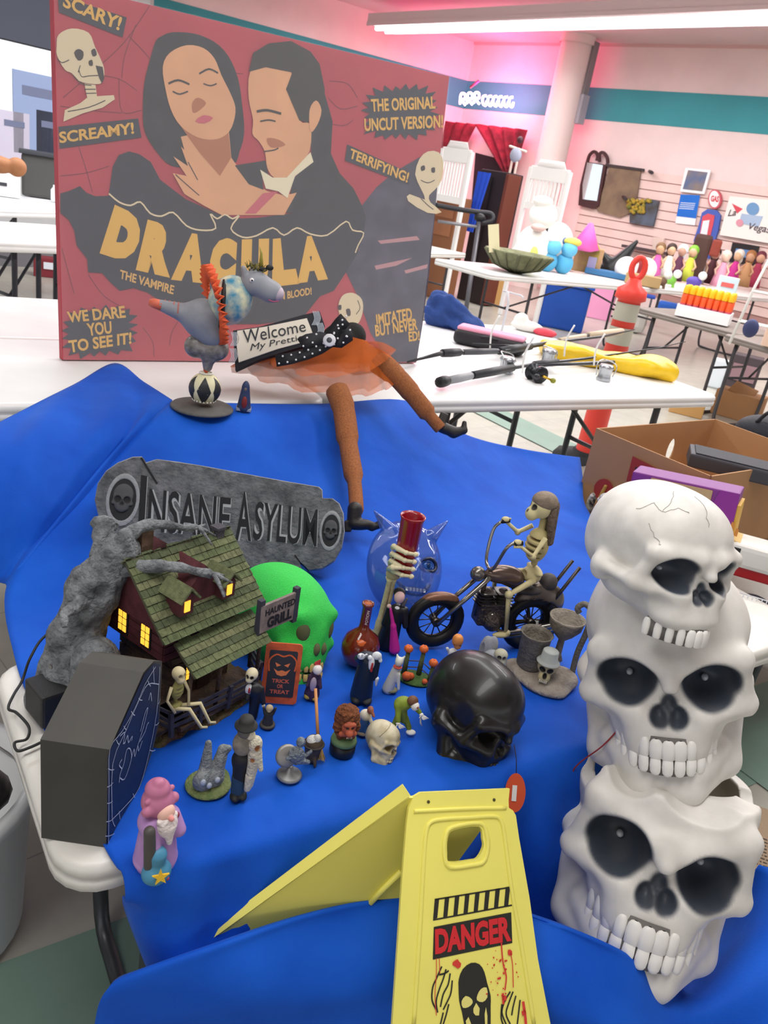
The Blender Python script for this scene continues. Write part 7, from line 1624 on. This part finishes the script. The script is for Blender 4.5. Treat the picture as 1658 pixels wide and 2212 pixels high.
MB().tube([(*NP.loc(1015, 190), .05), (*NP.loc(1035, 175), .05)], .02, 6).build('hanger', mat('#6b3040', .6), t)
# doorway with swagged curtain
dw = WR.hit(1060, 480)
DP = Plane(C0+WR.n*.03, rdir, zD)
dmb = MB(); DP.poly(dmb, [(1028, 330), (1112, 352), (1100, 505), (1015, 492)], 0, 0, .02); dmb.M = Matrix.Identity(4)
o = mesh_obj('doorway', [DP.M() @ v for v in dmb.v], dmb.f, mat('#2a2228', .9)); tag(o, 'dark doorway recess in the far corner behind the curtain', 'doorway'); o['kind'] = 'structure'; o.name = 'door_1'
del o['label']; del o['category']
CP = Plane(C0+WR.n*.3, rdir, zD)
def curtain(nm, label, top, bot, n):
    t = thing(nm, label, 'curtain', CP.M()); rows = []
    for j in range(9):
        r = []; f = j/8
        for i in range(n+1):
            a = i/n; x = (top[0][0]*(1-a)+top[1][0]*a)*(1-f)+(bot[0][0]*(1-a)+bot[1][0]*a)*f; y = (top[0][1]*(1-a)+top[1][1]*a)*(1-f)+(bot[0][1]*(1-a)+bot[1][1]*a)*f; q = CP.loc(x, y+math.sin(pi*a)*6*f)
            r.append((q[0], q[1], .05*math.sin(a*n*.8)))
        rows.append(r)
    o = MB().grid(rows).build('drape', mat('#7a2430', .8, var=.4, scale=8), t); so_ = o.modifiers.new('t', 'SOLIDIFY'); so_.thickness = .01
curtain('red_curtain', 'dark red curtain panel swept left beside the poster edge', ((962, 262), (1026, 268)), ((945, 330), (1000, 318)), 22)
curtain('red_curtain', 'dark red curtain panel gathered down to the right above the white cribs', ((1026, 268), (1136, 280)), ((1088, 372), (1112, 352)), 30)
# cabinet and blue cloth in the doorway
def BX(name, label, cat, x, y, z, dims, col, part_='body', yaw=0, rough=.7, bev=.02, extra=None, group=None, **k):
    """a box-like thing standing at pixel x,y on height z; dims in hundreds of pixels"""
    t = thing(name, label, cat, S(x, y, z, yaw), group); MB().box((0, dims[1]/2, dims[2]/2), dims, None, bev).build(part_, mat(col, rough, **k), t)
    if extra: extra(t)
    return t
Mq, hq = SF(1085, 372, 3.6); t = thing('dark_cabinet', 'tall dark wooden cabinet standing in the far corner behind the cribs', 'cabinet', Mq); MB().box((0, 0, hq/2), (.72, .5, hq), None, .02).build('carcass', mat('#2a2023', .7), t); MB().box((0, -.26, hq/2), (.03, .02, hq*.9)).build('door_gap', mat('#150f10', .8), t); MB().box((.40, -.1, hq/2), (.08, .4, hq*.98), None, .01).build('side_post', mat('#6b3526', .6), t); CABTOP = Mq @ V(.25, 0, hq)
Mq, hq2 = SF(1046, 370, .55); t = thing('blue_drape', 'bright blue cloth strip hanging from the front of the dark cabinet', 'cloth', CABTOP); _b = SV(1046, 372, 4.0)-CABTOP
rows = [[_b+rdir*(-.11+.22*i/8*(1-.5*j/6))+WR.n*.012*math.sin(i*2)+zD*(-j*.12) for i in range(9)] for j in range(7)]
MB().grid(rows).build('strip', mat('#1c4fd0', .6), t)
# white crib ends
def crib(name, label, x, ytop, W_, off, vis):
    Mq, H_ = SF(x, ytop, off); t = thing(name, label, 'crib end', Mq); m_ = mat('#f3f1ee', .4)
    for s_ in (-1, 1): MB().box((s_*W_/2, 0, H_*.48), (.09, .08, H_*.96), None, .015).build('post', m_, t)
    MB().box((0, 0, H_-.22), (W_, .05, .26), None, .02).build('top_rail', m_, t); MB().lathe([(0, 0), (W_*.40, 0), (W_*.30, .14), (0, .14)], (0, 0, H_-.10), 24, 1, .06).build('crest', m_, t); MB().box((0, 0, H_-vis), (W_, .05, .14), None, .01).build('bottom_rail', m_, t)
    n_ = 9
    for i in range(n_): MB().box((-W_/2+W_*(i+1)/(n_+1), 0, H_-(vis+.3)/2), (W_*.045, .03, vis-.3)).build('slat', m_, t)
crib('crib_headboard', 'white slatted crib end next to the poster edge', 990, 310, .80, 4.6, 1.05)
crib('crib_headboard', 'white slatted crib end in front of the round column', 1192, 352, .98, 4.0, .85)
Mq, hq = SF(985, 425, 4.1); t = thing('wood_dresser', 'brown wooden dresser glimpsed under the left crib end', 'dresser', Mq); MB().box((0, -.1, hq/2), (.75, .4, hq), None, .02).build('carcass', mat('#8a5a3c', .7), t); MB().box((0, -.31, hq-.3), (.6, .02, .25)).build('drawer', mat('#a06a48', .6), t); MB().box((0, -.31, hq-.65), (.6, .02, .25)).build('drawer', mat('#a06a48', .6), t)
# back tables
def RTAB(name, label, pts, z, col, leg='#4e4c50', th=.05, lz_=(.12, .5, .88)):
    """table through two front-edge pixels and a depth"""
    a, b = P(*pts[0], z), P(*pts[1], z); d = (b-a); L_ = d.length; ang = math.atan2(d.y, d.x)
    return ftable(Matrix.Translation(V(a.x, a.y, 0)) @ Matrix.Rotation(ang, 4, 'Z'), L_, .75, z, label, col, leg, th, tuple((q,) for q in lz_), name=name)
RTAB('folding_table', 'long pale folding table with toys and dolls in front of the slat wall', ((1062, 592), (1700, 648)), .76, '#dcd9d6')
RTAB('folding_table', 'brown folding table carrying the carton of orange tubes', ((1372, 662), (1600, 722)), .70, '#7e746e', lz_=(.15, .8))
RTAB('folding_table', 'brown folding table with the wire rack at the right edge', ((1560, 720), (1760, 778)), .70, '#7e746e', lz_=(.1, .85))
RTAB('folding_table', 'small pale table holding plastic goods beside the poster edge', ((900, 545), (1010, 548)), .76, '#d9d6cf', lz_=(.2, .8))
# hand truck with black handle
t = thing('exercise_walker', 'grey wheeled frame with curved black handle standing between the tables', 'walker', P(1003, 690, 0)); k_ = .0031*1.0
a = P(1003, 690, 0); dep = pj(a)[2]
def at(x, y, d=0): return PD(x, y, dep+d)-a
MB().tube([at(1003, 688), at(1018, 590), at(1034, 480)], .026, 8).build('post', mat('#6a6a70', .4, .4), t); MB().tube(sm([at(940, 443), at(990, 452), at(1030, 458), at(1060, 462), at(1062, 476), at(1040, 482)], 5, False), .028, 8).build('handlebar', mat('#26262b', .5), t); MB().ell(at(1036, 470), (.07, .06, .05), 12, 8).build('hinge', mat('#1d1d20', .5), t); MB().tube([at(945, 478), at(1030, 490)], .018, 8).build('cross_bar', mat('#8b8b90', .4, .4), t)
# things on and below the back table
def blob(name, label, cat, x, y, z, parts_, yaw=0, s=1.0, group=None):
    t = thing(name, label, cat, S(x, y, z, yaw, s), group)
    for nm, col, pr in parts_: part(nm, pr, t, col, 26, .03)
    return t
Z7 = .765
t = thing('olive_basket', 'upturned olive ribbed basket with a cream paper tag on the pale back table', 'basket', S(1112, 588, Z7)); MB().lathe([(.1, 0), (.5, .12), (.72, .38), (.74, .42), (.66, .40), (.45, .16), (.0, .04)], seg=22).build('bowl', mat('#77785a', .8, var=.3, scale=6), t)
for k in range(9): a_ = pi+pi*k/8; MB().tube([(.1*math.cos(a_), .1*math.sin(a_), 0), (.52*math.cos(a_), .52*math.sin(a_), .12), (.75*math.cos(a_), .75*math.sin(a_), .4)], .022, 5).build('rib', mat('#5b5c44', .8), t)
MB().box((-.58, -.45, .62), (.22, .02, .55), (0, -.25, 0)).build('paper_tag', mat('#d8cfa8', .8), t)
blob('white_plush', 'tall white floppy plush animal sitting in front of the right crib end', 'plush', 1140, 570, Z7, [('body', '#eeece6', [E(0, 0, .3, .28, .2, .35), E(-.2, 0, .1, .15, .12, .2)]), ('head', '#f2f0ea', [E(.05, -.02, .8, .22, .18, .2), E(.0, -.1, 1.0, .16, .12, .08)]), ('nose', '#d9b7b0', [E(.02, -.2, .62, .12, .08, .06)])], s=1.35)
t = BX('dark_picture', 'small dark framed picture leaning among the plush toys', 'picture', 1146, 572, Z7, (.36, .08, 1.05), '#33303a', 'frame', extra=lambda t: MB().box((0, -.01, .85), (.28, .02, .33)).build('print', mat('#4a3f58', .5, h2='#8a4a4a', scale=6), t))
blob('white_dog_plush', 'large white stuffed toy head with blue eye patch among the blue toys', 'plush', 1186, 580, Z7, [('head', '#e4e3e0', [E(0, .1, .55, .36, .3, .42), E(.2, -.08, .35, .2, .2, .16)]), ('ear', '#c9c9cc', [E(-.25, .1, .75, .1, .08, .25)]), ('eye_patch', '#3b6ab0', [E(.2, -.14, .62, .08, .06, .08)])])
for i, (x, y, lb) in enumerate(((1178, 585, 'round light blue plush toy at the left of the blue pair'), (1212, 590, 'round light blue plush toy with yellow hat, right of the pair'))):
    blob('blue_plush', lb, 'plush', x, y, Z7, [('body', '#4fa3cc', [E(0, 0, .2, .2, .16, .22)]), ('head', '#62b3d8', [E(.05, -.05, .5, .17, .15, .16)])]+([('yellow_hat', '#dccb5a', [E(.08, 0, .66, .19, .17, .09)])] if i else [('white_hat', '#e8e8e4', [E(.0, 0, .66, .17, .15, .1)])]), group=None)
t = thing('carrier_bag', 'white and lime plastic carrier bag slumped left of the blue plush toys', 'bag', S(1128, 580, Z7)); part('bag', [E(0, 0, .3, .26, .18, .36), E(.12, -.02, .1, .3, .2, .16)], t, '#e9ecea', 30, bump=.8, bscale=6); part('lime_patch', [E(.16, -.14, .3, .1, .06, .2)], t, '#d3dc6a', 20)
BX('yellow_box', 'yellow cardboard toy box with rounded handle', 'box', 1262, 580, Z7, (.46, .3, .5), '#d9c863', 'card', extra=lambda t: (MB().tube([(-.18+.36*k/10, .1, .5+.16*math.sin(pi*k/10)) for k in range(11)], .03, 6).build('handle', mat('#c9b753', .6), t), MB().box((.1, -.01, .2), (.18, .02, .28)).build('label', mat('#a8a2c8', .6), t)))
t = thing('pink_cone', 'bright pink cone party hat sticking up behind the carton', 'hat', S(1250, 560, Z7)); MB().lathe([(.14, .44), (.30, .5), (.05, 1.0), (0, 1.02)], seg=20).build('cone', mat('#f06ac0', .5), t)
BX('open_carton', 'open tan carton with raised flap under the pink cone hat', 'box', 1262, 560, Z7, (.6, .4, .52), '#b8936a', 'card', extra=lambda t: MB().box((-.28, .1, .6), (.3, .35, .02), (0, -.9, 0)).build('flap', mat('#c3a078', .8), t))
t = thing('whale_fin_toy', 'black inflatable whale tail lying on a blue tray', 'toy', S(1318, 585, Z7)); part('fin', [C(0, 0, .1, .35, 0, .75, .22, .04, k=.05), C(0, 0, .15, -.3, 0, .42, .16, .04, k=.05), E(.05, 0, .1, .36, .2, .16)], t, '#1b1c1f', 36, rough=.4)
BX('blue_tray', 'flat blue plastic tray under the whale tail', 'tray', 1306, 598, Z7, (.9, .5, .12), '#3a6f9e', 'tray_body')
for i, (x, y, lb) in enumerate(((1345, 604, 'white ball left of the small red football'), (1386, 606, 'white ball right of the small red football'))):
    blob('white_ball', lb, 'ball', x, y, Z7, [('ball', '#eceae6', [E(0, 0, .24, .24, .24, .24)])])
blob('red_football', 'small dark red football standing between two white balls', 'ball', 1368, 606, Z7, [('ball', '#8e2a30', [E(0, -.05, .25, .14, .14, .25)]), ('laces', '#e4dcd4', [E(0, -.19, .3, .02, .01, .09)])])
BX('shallow_box', 'shallow tan box lying in front of the white balls', 'box', 1385, 628, Z7, (.75, .35, .22), '#a88a5e', 'card')
# row of dolls and small toys
dolls = [(1408, 600, '#d060a8', '#caa07c', '#7a5a3a', 'doll in bright pink dress, leftmost of the doll row'), (1432, 600, '#e8e4d8', '#d9b08c', '#3a2a22', 'doll in cream dress beside the pink one'), (1455, 590, '#5e2f4a', '#c99a86', '#e6e6ea', 'doll in plum dress with silver hair, tallest of the row'),
  (1478, 604, '#c9d24a', '#d9b08c', '#7fb83c', 'small doll in lime clothes'), (1502, 602, '#9a9ea2', '#c9a58c', '#5a5a5e', 'doll in grey coat right of the lime one'), (1526, 600, '#4a2028', '#c99a86', '#2a1a18', 'doll in dark maroon cloak'), (1548, 618, '#f2a6c0', '#e8c4b0', '#e9d6c8', 'pale pink gowned doll standing nearest the edge'),
  (1574, 596, '#c22c86', '#d9b08c', '#d8cfc4', 'doll in magenta top with pale curls'), (1600, 604, '#c9986a', '#c99a78', '#a06a3c', 'tan giraffe-coloured doll near the rack'), (1622, 596, '#b03a5a', '#d9a88c', '#6a2a3a', 'rose red doll by the black framed picture')]
for x, y, dc, sc, hc, lb in dolls:
    t = thing('toy_doll', lb, 'doll', S(x, y, Z7, random.uniform(-25, 25), 1.08), 'dolls and small toys on the back table')
    MB().lathe([(0, 0), (.15, 0), (.12, .2), (.06, .42), (.045, .46)], seg=14).build('dress', mat(dc, .7), t); part('head', [E(0, 0, .56, .08, .08, .1)], t, sc, 16); part('hair', [E(0, .03, .60, .10, .09, .1), E(0, .06, .5, .08, .05, .1)], t, hc, 18)
    for s_ in (-1, 1): MB().tube([(s_*.05, 0, .42), (s_*.13, -.04, .3), (s_*.1, -.1, .22)], .022, 5).build('arm', mat(sc, .6), t)
for x, y, c_, lb in ((1440, 618, '#7fc04a', 'green and white toy pony in front of the doll row'), (1494, 622, '#5a48a0', 'violet toy box lid in front of the grey-coated doll'), (1420, 622, '#7a5e4a', 'small brown plush in front of the pink doll')):
    blob('small_toy', lb, 'toy', x, y, Z7, [('body', c_, [E(0, 0, .14, .16, .1, .1), C(-.1, 0, .1, -.12, 0, .0, .03), C(.1, 0, .1, .12, 0, .0, .03)]), ('head', '#e6e4de', [E(.14, -.03, .28, .09, .08, .09)])])
BX('price_box', 'pale blue box with red markings near the wire rack', 'box', 1565, 640, Z7, (.42, .2, .34), '#c6dadf', 'card', extra=lambda t: MB().box((0, -.012, .17), (.26, .01, .09)).build('red_marking', mat('#d2605a', .6), t))
BX('brown_bag_toy', 'brown round-topped bag hanging above the dolls', 'bag', 1492, 560, Z7, (.36, .2, .98), '#4d332c', 'bag_body', bev=.08, extra=lambda t: MB().box((.28, 0, .75), (.2, .1, .34), None, .04).build('side_pocket', mat('#8a3a2c', .7), t))
# carton with orange tubes
oc = thing('tube_carton', 'white display carton full of orange and yellow capped tubes', 'carton', S(1512, 694, .705, -6)); MB().box((0, .3, .04), (1.1, .66, .05)).build('base', mat('#f4f3f2', .6), oc)
for c_, d_ in (((0, -.03, .14), (1.1, .02, .24)), ((0, .63, .14), (1.1, .02, .24)), ((-.55, .3, .14), (.02, .66, .24)), ((.55, .3, .14), (.02, .66, .24))): MB().box(c_, d_).build('side', mat('#f4f3f2', .6), oc)
M0 = oc.matrix_world
first = None
for r in range(3):
    for c in range(8):
        loc = M0 @ Matrix.Translation((-.47+c*.134, .08+r*.2, .07))
        if first is None:
            first = thing('candy_tube', 'x', 'tube', loc, 'orange tubes in the white carton'); MB().lathe([(0, 0), (.055, 0), (.06, .02), (.06, .40), (.05, .43), (0, .43)], seg=12).build('tube_body', mat('#ee5a2a', .4), first); MB().lathe([(.064, .43), (.064, .52), (.05, .58), (.04, .60), (0, .6)], seg=12).build('yellow_cap', mat('#f2b51c', .4), first); MB().lathe([(.0615, .08), (.0615, .22)], seg=12).build('pink_band', mat('#c8506a', .5), first); o = first
        else: o = copy_tree(first); o.matrix_world = loc
        o['label'] = 'orange candy tube with yellow cap, %s row of the white display carton' % ('front', 'middle', 'back')[r]
# wire rack
t = thing('wire_rack', 'white wire tiered display rack standing on the brown table at the right edge', 'rack', S(1618, 752, .705, 0)); m_ = mat('#f1efe9', .4)
for s_ in (-1, 1):
    MB().tube([(s_*.42, -.1, 0), (s_*.3, .1, 1.2), (s_*.12, .2, 2.3)], .03, 6).build('upright', m_, t); MB().tube([(s_*.42, .5, 0), (s_*.3, .4, 1.2), (s_*.12, .3, 2.3)], .03, 6).build('upright', m_, t)
for z_, w_ in ((.5, .38), (1.15, .31), (1.75, .22)):
    for y_ in (-.05, .1, .25, .4): MB().tube([(-w_, y_, z_), (w_, y_, z_)], .016, 5).build('shelf_wire', m_, t)
blob('shelf_trinkets', 'small dark and bright trinkets on the wire rack shelves', 'trinket', 1612, 735, .80, [('dark_trinket', '#3a3f6a', [E(0, .1, .25, .16, .12, .2)])])
BX('pale_case', 'peach coloured box cut off by the right edge on the brown table', 'box', 1668, 752, .705, (.5, .4, .75), '#f0cdb8', 'card')
# below the tables
BX('blue_bin', 'deep blue plastic storage bin on the floor under the pale table', 'bin', 1205, 712, 0, (1.0, .7, .95), '#1d4fae', 'bin_body', bev=.06, extra=lambda t: MB().box((0, .35, .95), (1.1, .8, .07), None, .02).build('rim', mat('#2459bd', .5), t))
BX('pink_playhouse_panel', 'pink plastic panel with black framed windows under the pale table', 'panel', 1290, 690, 0, (.5, .1, .95), '#e59ac2', 'panel_board')
t = thing('folded_metal_frame', 'black metal folding frame leaning right of the pink panel', 'frame', S(1322, 694, 0))
for x in (-.1, .02, .14): MB().tube([(x, 0, 0), (x+.06, 0, 1.0)], .02, 6).build('bar', mat('#2a2a2e', .4), t)
for z_ in (.1, .55, .95): MB().tube([(-.1+.06*z_, 0, z_), (.14+.06*z_, 0, z_)], .02, 6).build('cross_bar', mat('#2a2a2e', .4), t)
BX('tan_carton', 'tan carton on the floor under the left end of the pale table', 'box', 1052, 660, 0, (.6, .5, .8), '#c89a5c', 'card'); 
t = thing('blue_chair', 'blue plastic stacking chair partly hidden under the back table', 'chair', S(1372, 700, 0)); MB().box((0, .2, .6), (.5, .4, .06), (0, 0, 0), .02).build('seat', mat('#2450b0', .5), t); MB().box((-.02, .4, 1.0), (.48, .05, .6), (-.15, 0, 0), .02).build('backrest', mat('#2450b0', .5), t)
for x, y in ((-.2, .02), (.2, .02), (-.2, .38), (.2, .38)): MB().tube([(x, y, 0), (x*.9, y, .58)], .02, 6).build('leg', mat('#3a3a40', .4), t)
BX('blue_basin', 'round-cornered blue basin with yellow toys under the back table', 'basin', 1438, 676, .3, (.42, .3, .22), '#2a62c0', 'basin_body', bev=.06)
BX('floor_carton', 'brown cardboard carton on the floor below the brown tables', 'box', 1578, 905, 0, (.95, .7, .55), '#a9794f', 'card', yaw=-10, extra=lambda t: MB().box((0, .3, .6), (.5, .5, .03), (.3, .2, 0)).build('flap', mat('#97693f', .8), t))
BX('dark_crate', 'dark grey crate with pink goods behind the floor carton', 'crate', 1590, 850, 0, (.62, .5, .8), '#4b4044', 'crate_body', extra=lambda t: MB().box((0, -.01, .45), (.5, .02, .35)).build('pink_goods', mat('#9a7a80', .7), t))
BX('small_carton', 'small tan carton on the floor behind the white table\'s right corner', 'box', 1478, 898, 0, (.7, .4, .42), '#cf9f62', 'card')
BX('clear_sack', 'pale translucent sack on the floor under the brown table', 'sack', 1365, 720, 0, (.45, .35, .5), '#c9c6bf', 'sack_body', bev=.15)
BX('white_paper_bag', 'white paper bag with blue print on the floor under the brown table', 'bag', 1538, 838, 0, (.32, .25, .62), '#dfe6ec', 'bag_body', bev=.04)
# wall hangings
t, Q = on_wall('ornate_mirror', 'tall dark-framed mirror with carved crest hanging on the pink slat wall', 'mirror', 1280, 390)
fr_ = [(1268, 350), (1312, 357), (1296, 445), (1282, 452), (1268, 448), (1252, 444), (1256, 400)]; wp(Q, fr_, .05, 'frame', mat('#4a2a2c', .4), t); wp(Q, [(1272, 352), (1306, 358), (1293, 435), (1262, 431), (1262, 400)], .01, 'mirror_glass', mat('#dfe8f0', .05, 1), t, .051)
mb = MB(); Q.line(mb, [(1270, 350), (1275, 335), (1285, 328), (1292, 336), (1290, 348)], 6, .01, 4, .03); Q.line(mb, [(1296, 350), (1296, 334), (1304, 330), (1312, 340), (1314, 354)], 6, .01, 4, .03); mb.build('carved_crest', mat('#4a2a2c', .4), t)
t, Q = on_wall('wall_tapestry', 'faded brown tapestry hanging from a rod right of the mirror', 'tapestry', 1340, 410); wp(Q, [(1318, 357), (1385, 365), (1372, 455), (1340, 470), (1290, 456)], .02, 'cloth', mat('#8f7b63', .9, h2='#7b6657', scale=4), t); wp(Q, [(1310, 354), (1392, 365), (1392, 371), (1310, 360)], .04, 'rod', mat('#3e3436', .6), t)
t, Q = on_wall('flower_basket_picture', 'dark picture of a basket of yellow flowers on the slat wall', 'picture', 1395, 455); wp(Q, [(1402, 430), (1425, 435), (1412, 490), (1362, 482), (1362, 445), (1372, 440)], .04, 'canvas', mat('#4b4640', .8, h2='#5f6a7c', scale=4), t); random.seed(9)
mb = MB()
for k in range(40): x, y = 1382+random.uniform(-22, 26), 446+random.uniform(-14, 14); a, b = Q.loc(x, y); mb.ell((a, b, .06), (.035, .035, .03), 6, 4)
mb.build('yellow_flowers', mat('#c8a43a', .8, h2='#6f7a3a', scale=20), t)['kind'] = 'stuff'
for i, ((x0, y0), (x1, y1)) in enumerate((((1402, 370), (1426, 378)), ((1345, 425), (1370, 434)))):
    t, Q = on_wall('wall_hook', ['dark metal slat-wall peg right of the tapestry rod', 'dark metal slat-wall peg over the flower basket picture'][i], 'hook', x0, y0); MB().tube([(*Q.loc(x0, y0), 0), (*Q.loc(x1, y1), .25)], .025, 6).build('peg', mat('#3d3538', .5), t)
t, Q = on_wall('framed_poster', 'white-framed city print hanging on the slat wall above the blue flyer', 'picture', 1505, 390); wp(Q, [(1482, 363), (1536, 368), (1522, 420), (1470, 414)], .03, 'frame', mat('#fbfbfb', .5), t); wp(Q, [(1488, 368), (1530, 373), (1518, 414), (1476, 409)], .004, 'print', mat('#5b6e94', .6, h2='#8a7f78', scale=5), t, .031)
t, Q = on_wall('blue_flyer', 'bright blue flyer with white lines of text under the white-framed print', 'poster', 1485, 455); wp(Q, [(1470, 420), (1512, 422), (1500, 487), (1458, 482)], .004, 'sheet', mat('#f3f6fa', .6), t); wp(Q, [(1470, 420), (1512, 422), (1503, 472), (1461, 467)], .003, 'blue_field', mat('#1a6fd0', .6), t, .005)
mb = MB(); 
for k in range(4): Q.line(mb, [(1470-k*1.2, 438+k*4), (1502-k*1.2, 440+k*4)], 1.6, .010)
mb.build('text_lines', mat('#cfe2f6', .6), t)['kind'] = 'stuff'
t, Q = on_wall('gas_pump_sign', 'cut-out vintage gas pump sign in blue and red with round white globe', 'sign', 1530, 500)
wp(Q, [(1518, 460), (1530, 452), (1550, 455), (1558, 466), (1552, 500), (1532, 560), (1505, 540), (1500, 520), (1510, 490)], .04, 'pump_body', mat('#4a63b8', .5), t); wp(Q, [(1520, 468), (1532, 462), (1546, 466), (1543, 485), (1524, 560), (1508, 552), (1512, 520)], .01, 'red_band', mat('#d85460', .5), t, .041); wp(Q, [(1522, 478), (1536, 476), (1528, 520), (1516, 550), (1511, 530)], .01, 'white_panel', mat('#eef0f4', .5), t, .052)
wp(Q, [(1546+14*math.cos(a), 431+21*math.sin(a)) for a in [2*pi*k/20 for k in range(20)]], .05, 'globe_rim', mat('#d4606c', .5), t); wp(Q, [(1546+11*math.cos(a), 431+18*math.sin(a)) for a in [2*pi*k/20 for k in range(20)]], .01, 'globe', mat('#f4f0f0', .5), t, .051)
mb = MB(); Q.text(mb, 'GAS', ((1538, 436), (1555, 438), (1557, 425), (1540, 423)), .064, .04); mb.build('lettering', mat('#d0404c', .6), t)
t, Q = on_wall('vegas_sign', 'large white board with red arrow, blue badge and script lettering at the right edge', 'sign', 1610, 470); wp(Q, [(1578, 424), (1700, 436), (1688, 530), (1556, 508)], .04, 'board', mat('#f3efe8', .5), t); wp(Q, [(1583, 440), (1606, 452), (1594, 462)], .004, 'red_arrow', mat('#d24a58', .5), t, .041)
wp(Q, [(1628+14*math.cos(a), 452+14*math.sin(a)) for a in [2*pi*k/16 for k in range(16)]], .004, 'blue_badge', mat('#6f9cc6', .5), t, .041); wp(Q, [(1604, 462), (1650, 468), (1640, 492), (1598, 482)], .004, 'badge_ribbon', mat('#a9bfd8', .5), t, .042); wp(Q, [(1600+8*math.cos(a), 482+8*math.sin(a)) for a in [2*pi*k/12 for k in range(12)]], .004, 'pink_badge', mat('#dd9aa8', .5), t, .047)
mb = MB(); Q.text(mb, 'Vegas', ((1618, 500), (1664, 510), (1668, 488), (1622, 482)), .048, .01, .3); Q.text(mb, 'La', ((1574, 468), (1592, 466), (1592, 452), (1576, 454)), .048, .01, .3); mb.build('script_lettering', mat('#5a4a52', .6), t)['kind'] = 'stuff'
t, Q = on_wall('black_framed_picture', 'black framed picture with small blue print below the white board', 'picture', 1605, 555); wp(Q, [(1584, 524), (1640, 532), (1630, 575), (1574, 566)], .04, 'frame', mat('#241d20', .5), t); wp(Q, [(1592, 537), (1622, 541), (1618, 558), (1587, 553)], .004, 'print', mat('#5b8ac0', .5), t, .041)
t, Q = on_wall('sports_board', 'small pale shelf card beside the black fin', 'card', 1420, 540); wp(Q, [(1412, 512), (1436, 515), (1432, 545), (1410, 541)], .03, 'card_board', mat('#e6cfc2', .6), t)
t, Q = on_wall('wall_shelf', 'dark narrow wall shelf above the balls and dolls', 'shelf', 1400, 545); wp(Q, [(1360, 530), (1442, 545), (1441, 551), (1359, 536)], .25, 'shelf_board', mat('#4f3f42', .6), t)
# small figure by the column: a doll on top of the crib
blob('standing_doll', 'small doll with dark hair and grey dress standing between the curtain and the column', 'doll', 1128, 385, 1.32, [('dress', '#a7adc0', [E(0, 0, .18, .14, .08, .16)]), ('head', '#4a2830', [E(.03, 0, .5, .07, .07, .08)]), ('arms', '#e8d2c6', [C(-.18, 0, .34, .22, 0, .28, .03)]), ('legs', '#e6cfc4', [C(-.06, 0, .04, -.06, 0, -.2, .03), C(.06, 0, .04, .06, 0, -.2, .03)])]); bpy.data.objects['standing_doll'].matrix_world = TRS(CABTOP+V(0, 0, .12), -.4, .55)

# ================================================================ left background
RTAB('folding_table', 'white folding table nearer the poster in the left background', ((-60, 520), (300, 535)), .76, '#f2f2f2', '#3c3d44', lz_=(.28, .42, .9))
RTAB('folding_table', 'white folding table with white box and black bin in the left background', ((-80, 450), (300, 462)), .76, '#eeeef0', '#55555c', lz_=(.3, .9))
BX('file_box', 'white storage box with dark hand slot on the left background table', 'box', 10, 425, .765, (.62, .4, .62), '#e6e4e4', 'card', extra=lambda t: MB().box((-.05, -.01, .25), (.2, .02, .07), None, .005).build('hand_slot', mat('#3a3a40', .8), t))
blob('brown_plush', 'brown plush toys heaped on the white storage box', 'plush', 20, 370, 1.02, [('plush_body', '#a9714a', [E(-.2, .1, .1, .3, .2, .18), E(.15, .1, .1, .2, .18, .2)])])
BX('black_tote', 'dark olive tote bin behind the white box in the left background', 'bin', 88, 428, .765, (.75, .5, .85), '#4a4a48', 'tote_body', bev=.06, extra=lambda t: MB().box((0, .25, .88), (.85, .6, .08), None, .02).build('lid', mat('#3a3c42', .5), t))
t = thing('white_bottle', 'small white bottle beside the tote, next to the poster edge', 'bottle', S(118, 436, .765)); MB().lathe([(0, 0), (.08, 0), (.08, .24), (.035, .3), (.035, .34), (0, .34)], seg=14).build('bottle_body', mat('#e6ecef', .4), t)
BX('red_crate', 'dark red crate with white goods under the left background table', 'crate', 105, 600, 0, (.6, .4, .4), '#7c2730', 'crate_body', extra=lambda t: MB().box((0, -.01, .25), (.2, .02, .14)).build('white_label', mat('#dfe3ea', .6), t))
BX('blue_carton', 'pale blue carton on the floor at the left edge under the tables', 'box', 12, 560, 0, (.5, .4, .5), '#a9bcd6', 'card', extra=lambda t: MB().box((-.1, -.01, .1), (.3, .02, .16)).build('orange_patch', mat('#b5532c', .7), t))
for i, (x, y, w_, h_, c_, lb) in enumerate(((86, 250, .55, .75, '#8f9fc4', 'bluish framed notice taped to the bright shop glass'), (30, 300, .3, .5, '#c9c3d6', 'pale lilac notice at the left edge on the bright glass'), (108, 305, .3, .55, '#2f3242', 'dark narrow notice on the glass next to the poster edge'))):
    q = GP.hit(x, y); gn = GP.n if GP.n.dot(CAM0-q) > 0 else -GP.n; t = thing('window_notice', lb, 'notice', Plane(q+gn*.01, GP.ex, zD).M()); MB().box((0, 0, 0), (w_*.9, h_*.9, .012)).build('sheet', mat(c_, .7), t); MB().box((0, h_*.25, .008), (w_*.6, h_*.1, .004)).build('print_band', mat('#6d7490', .7), t)
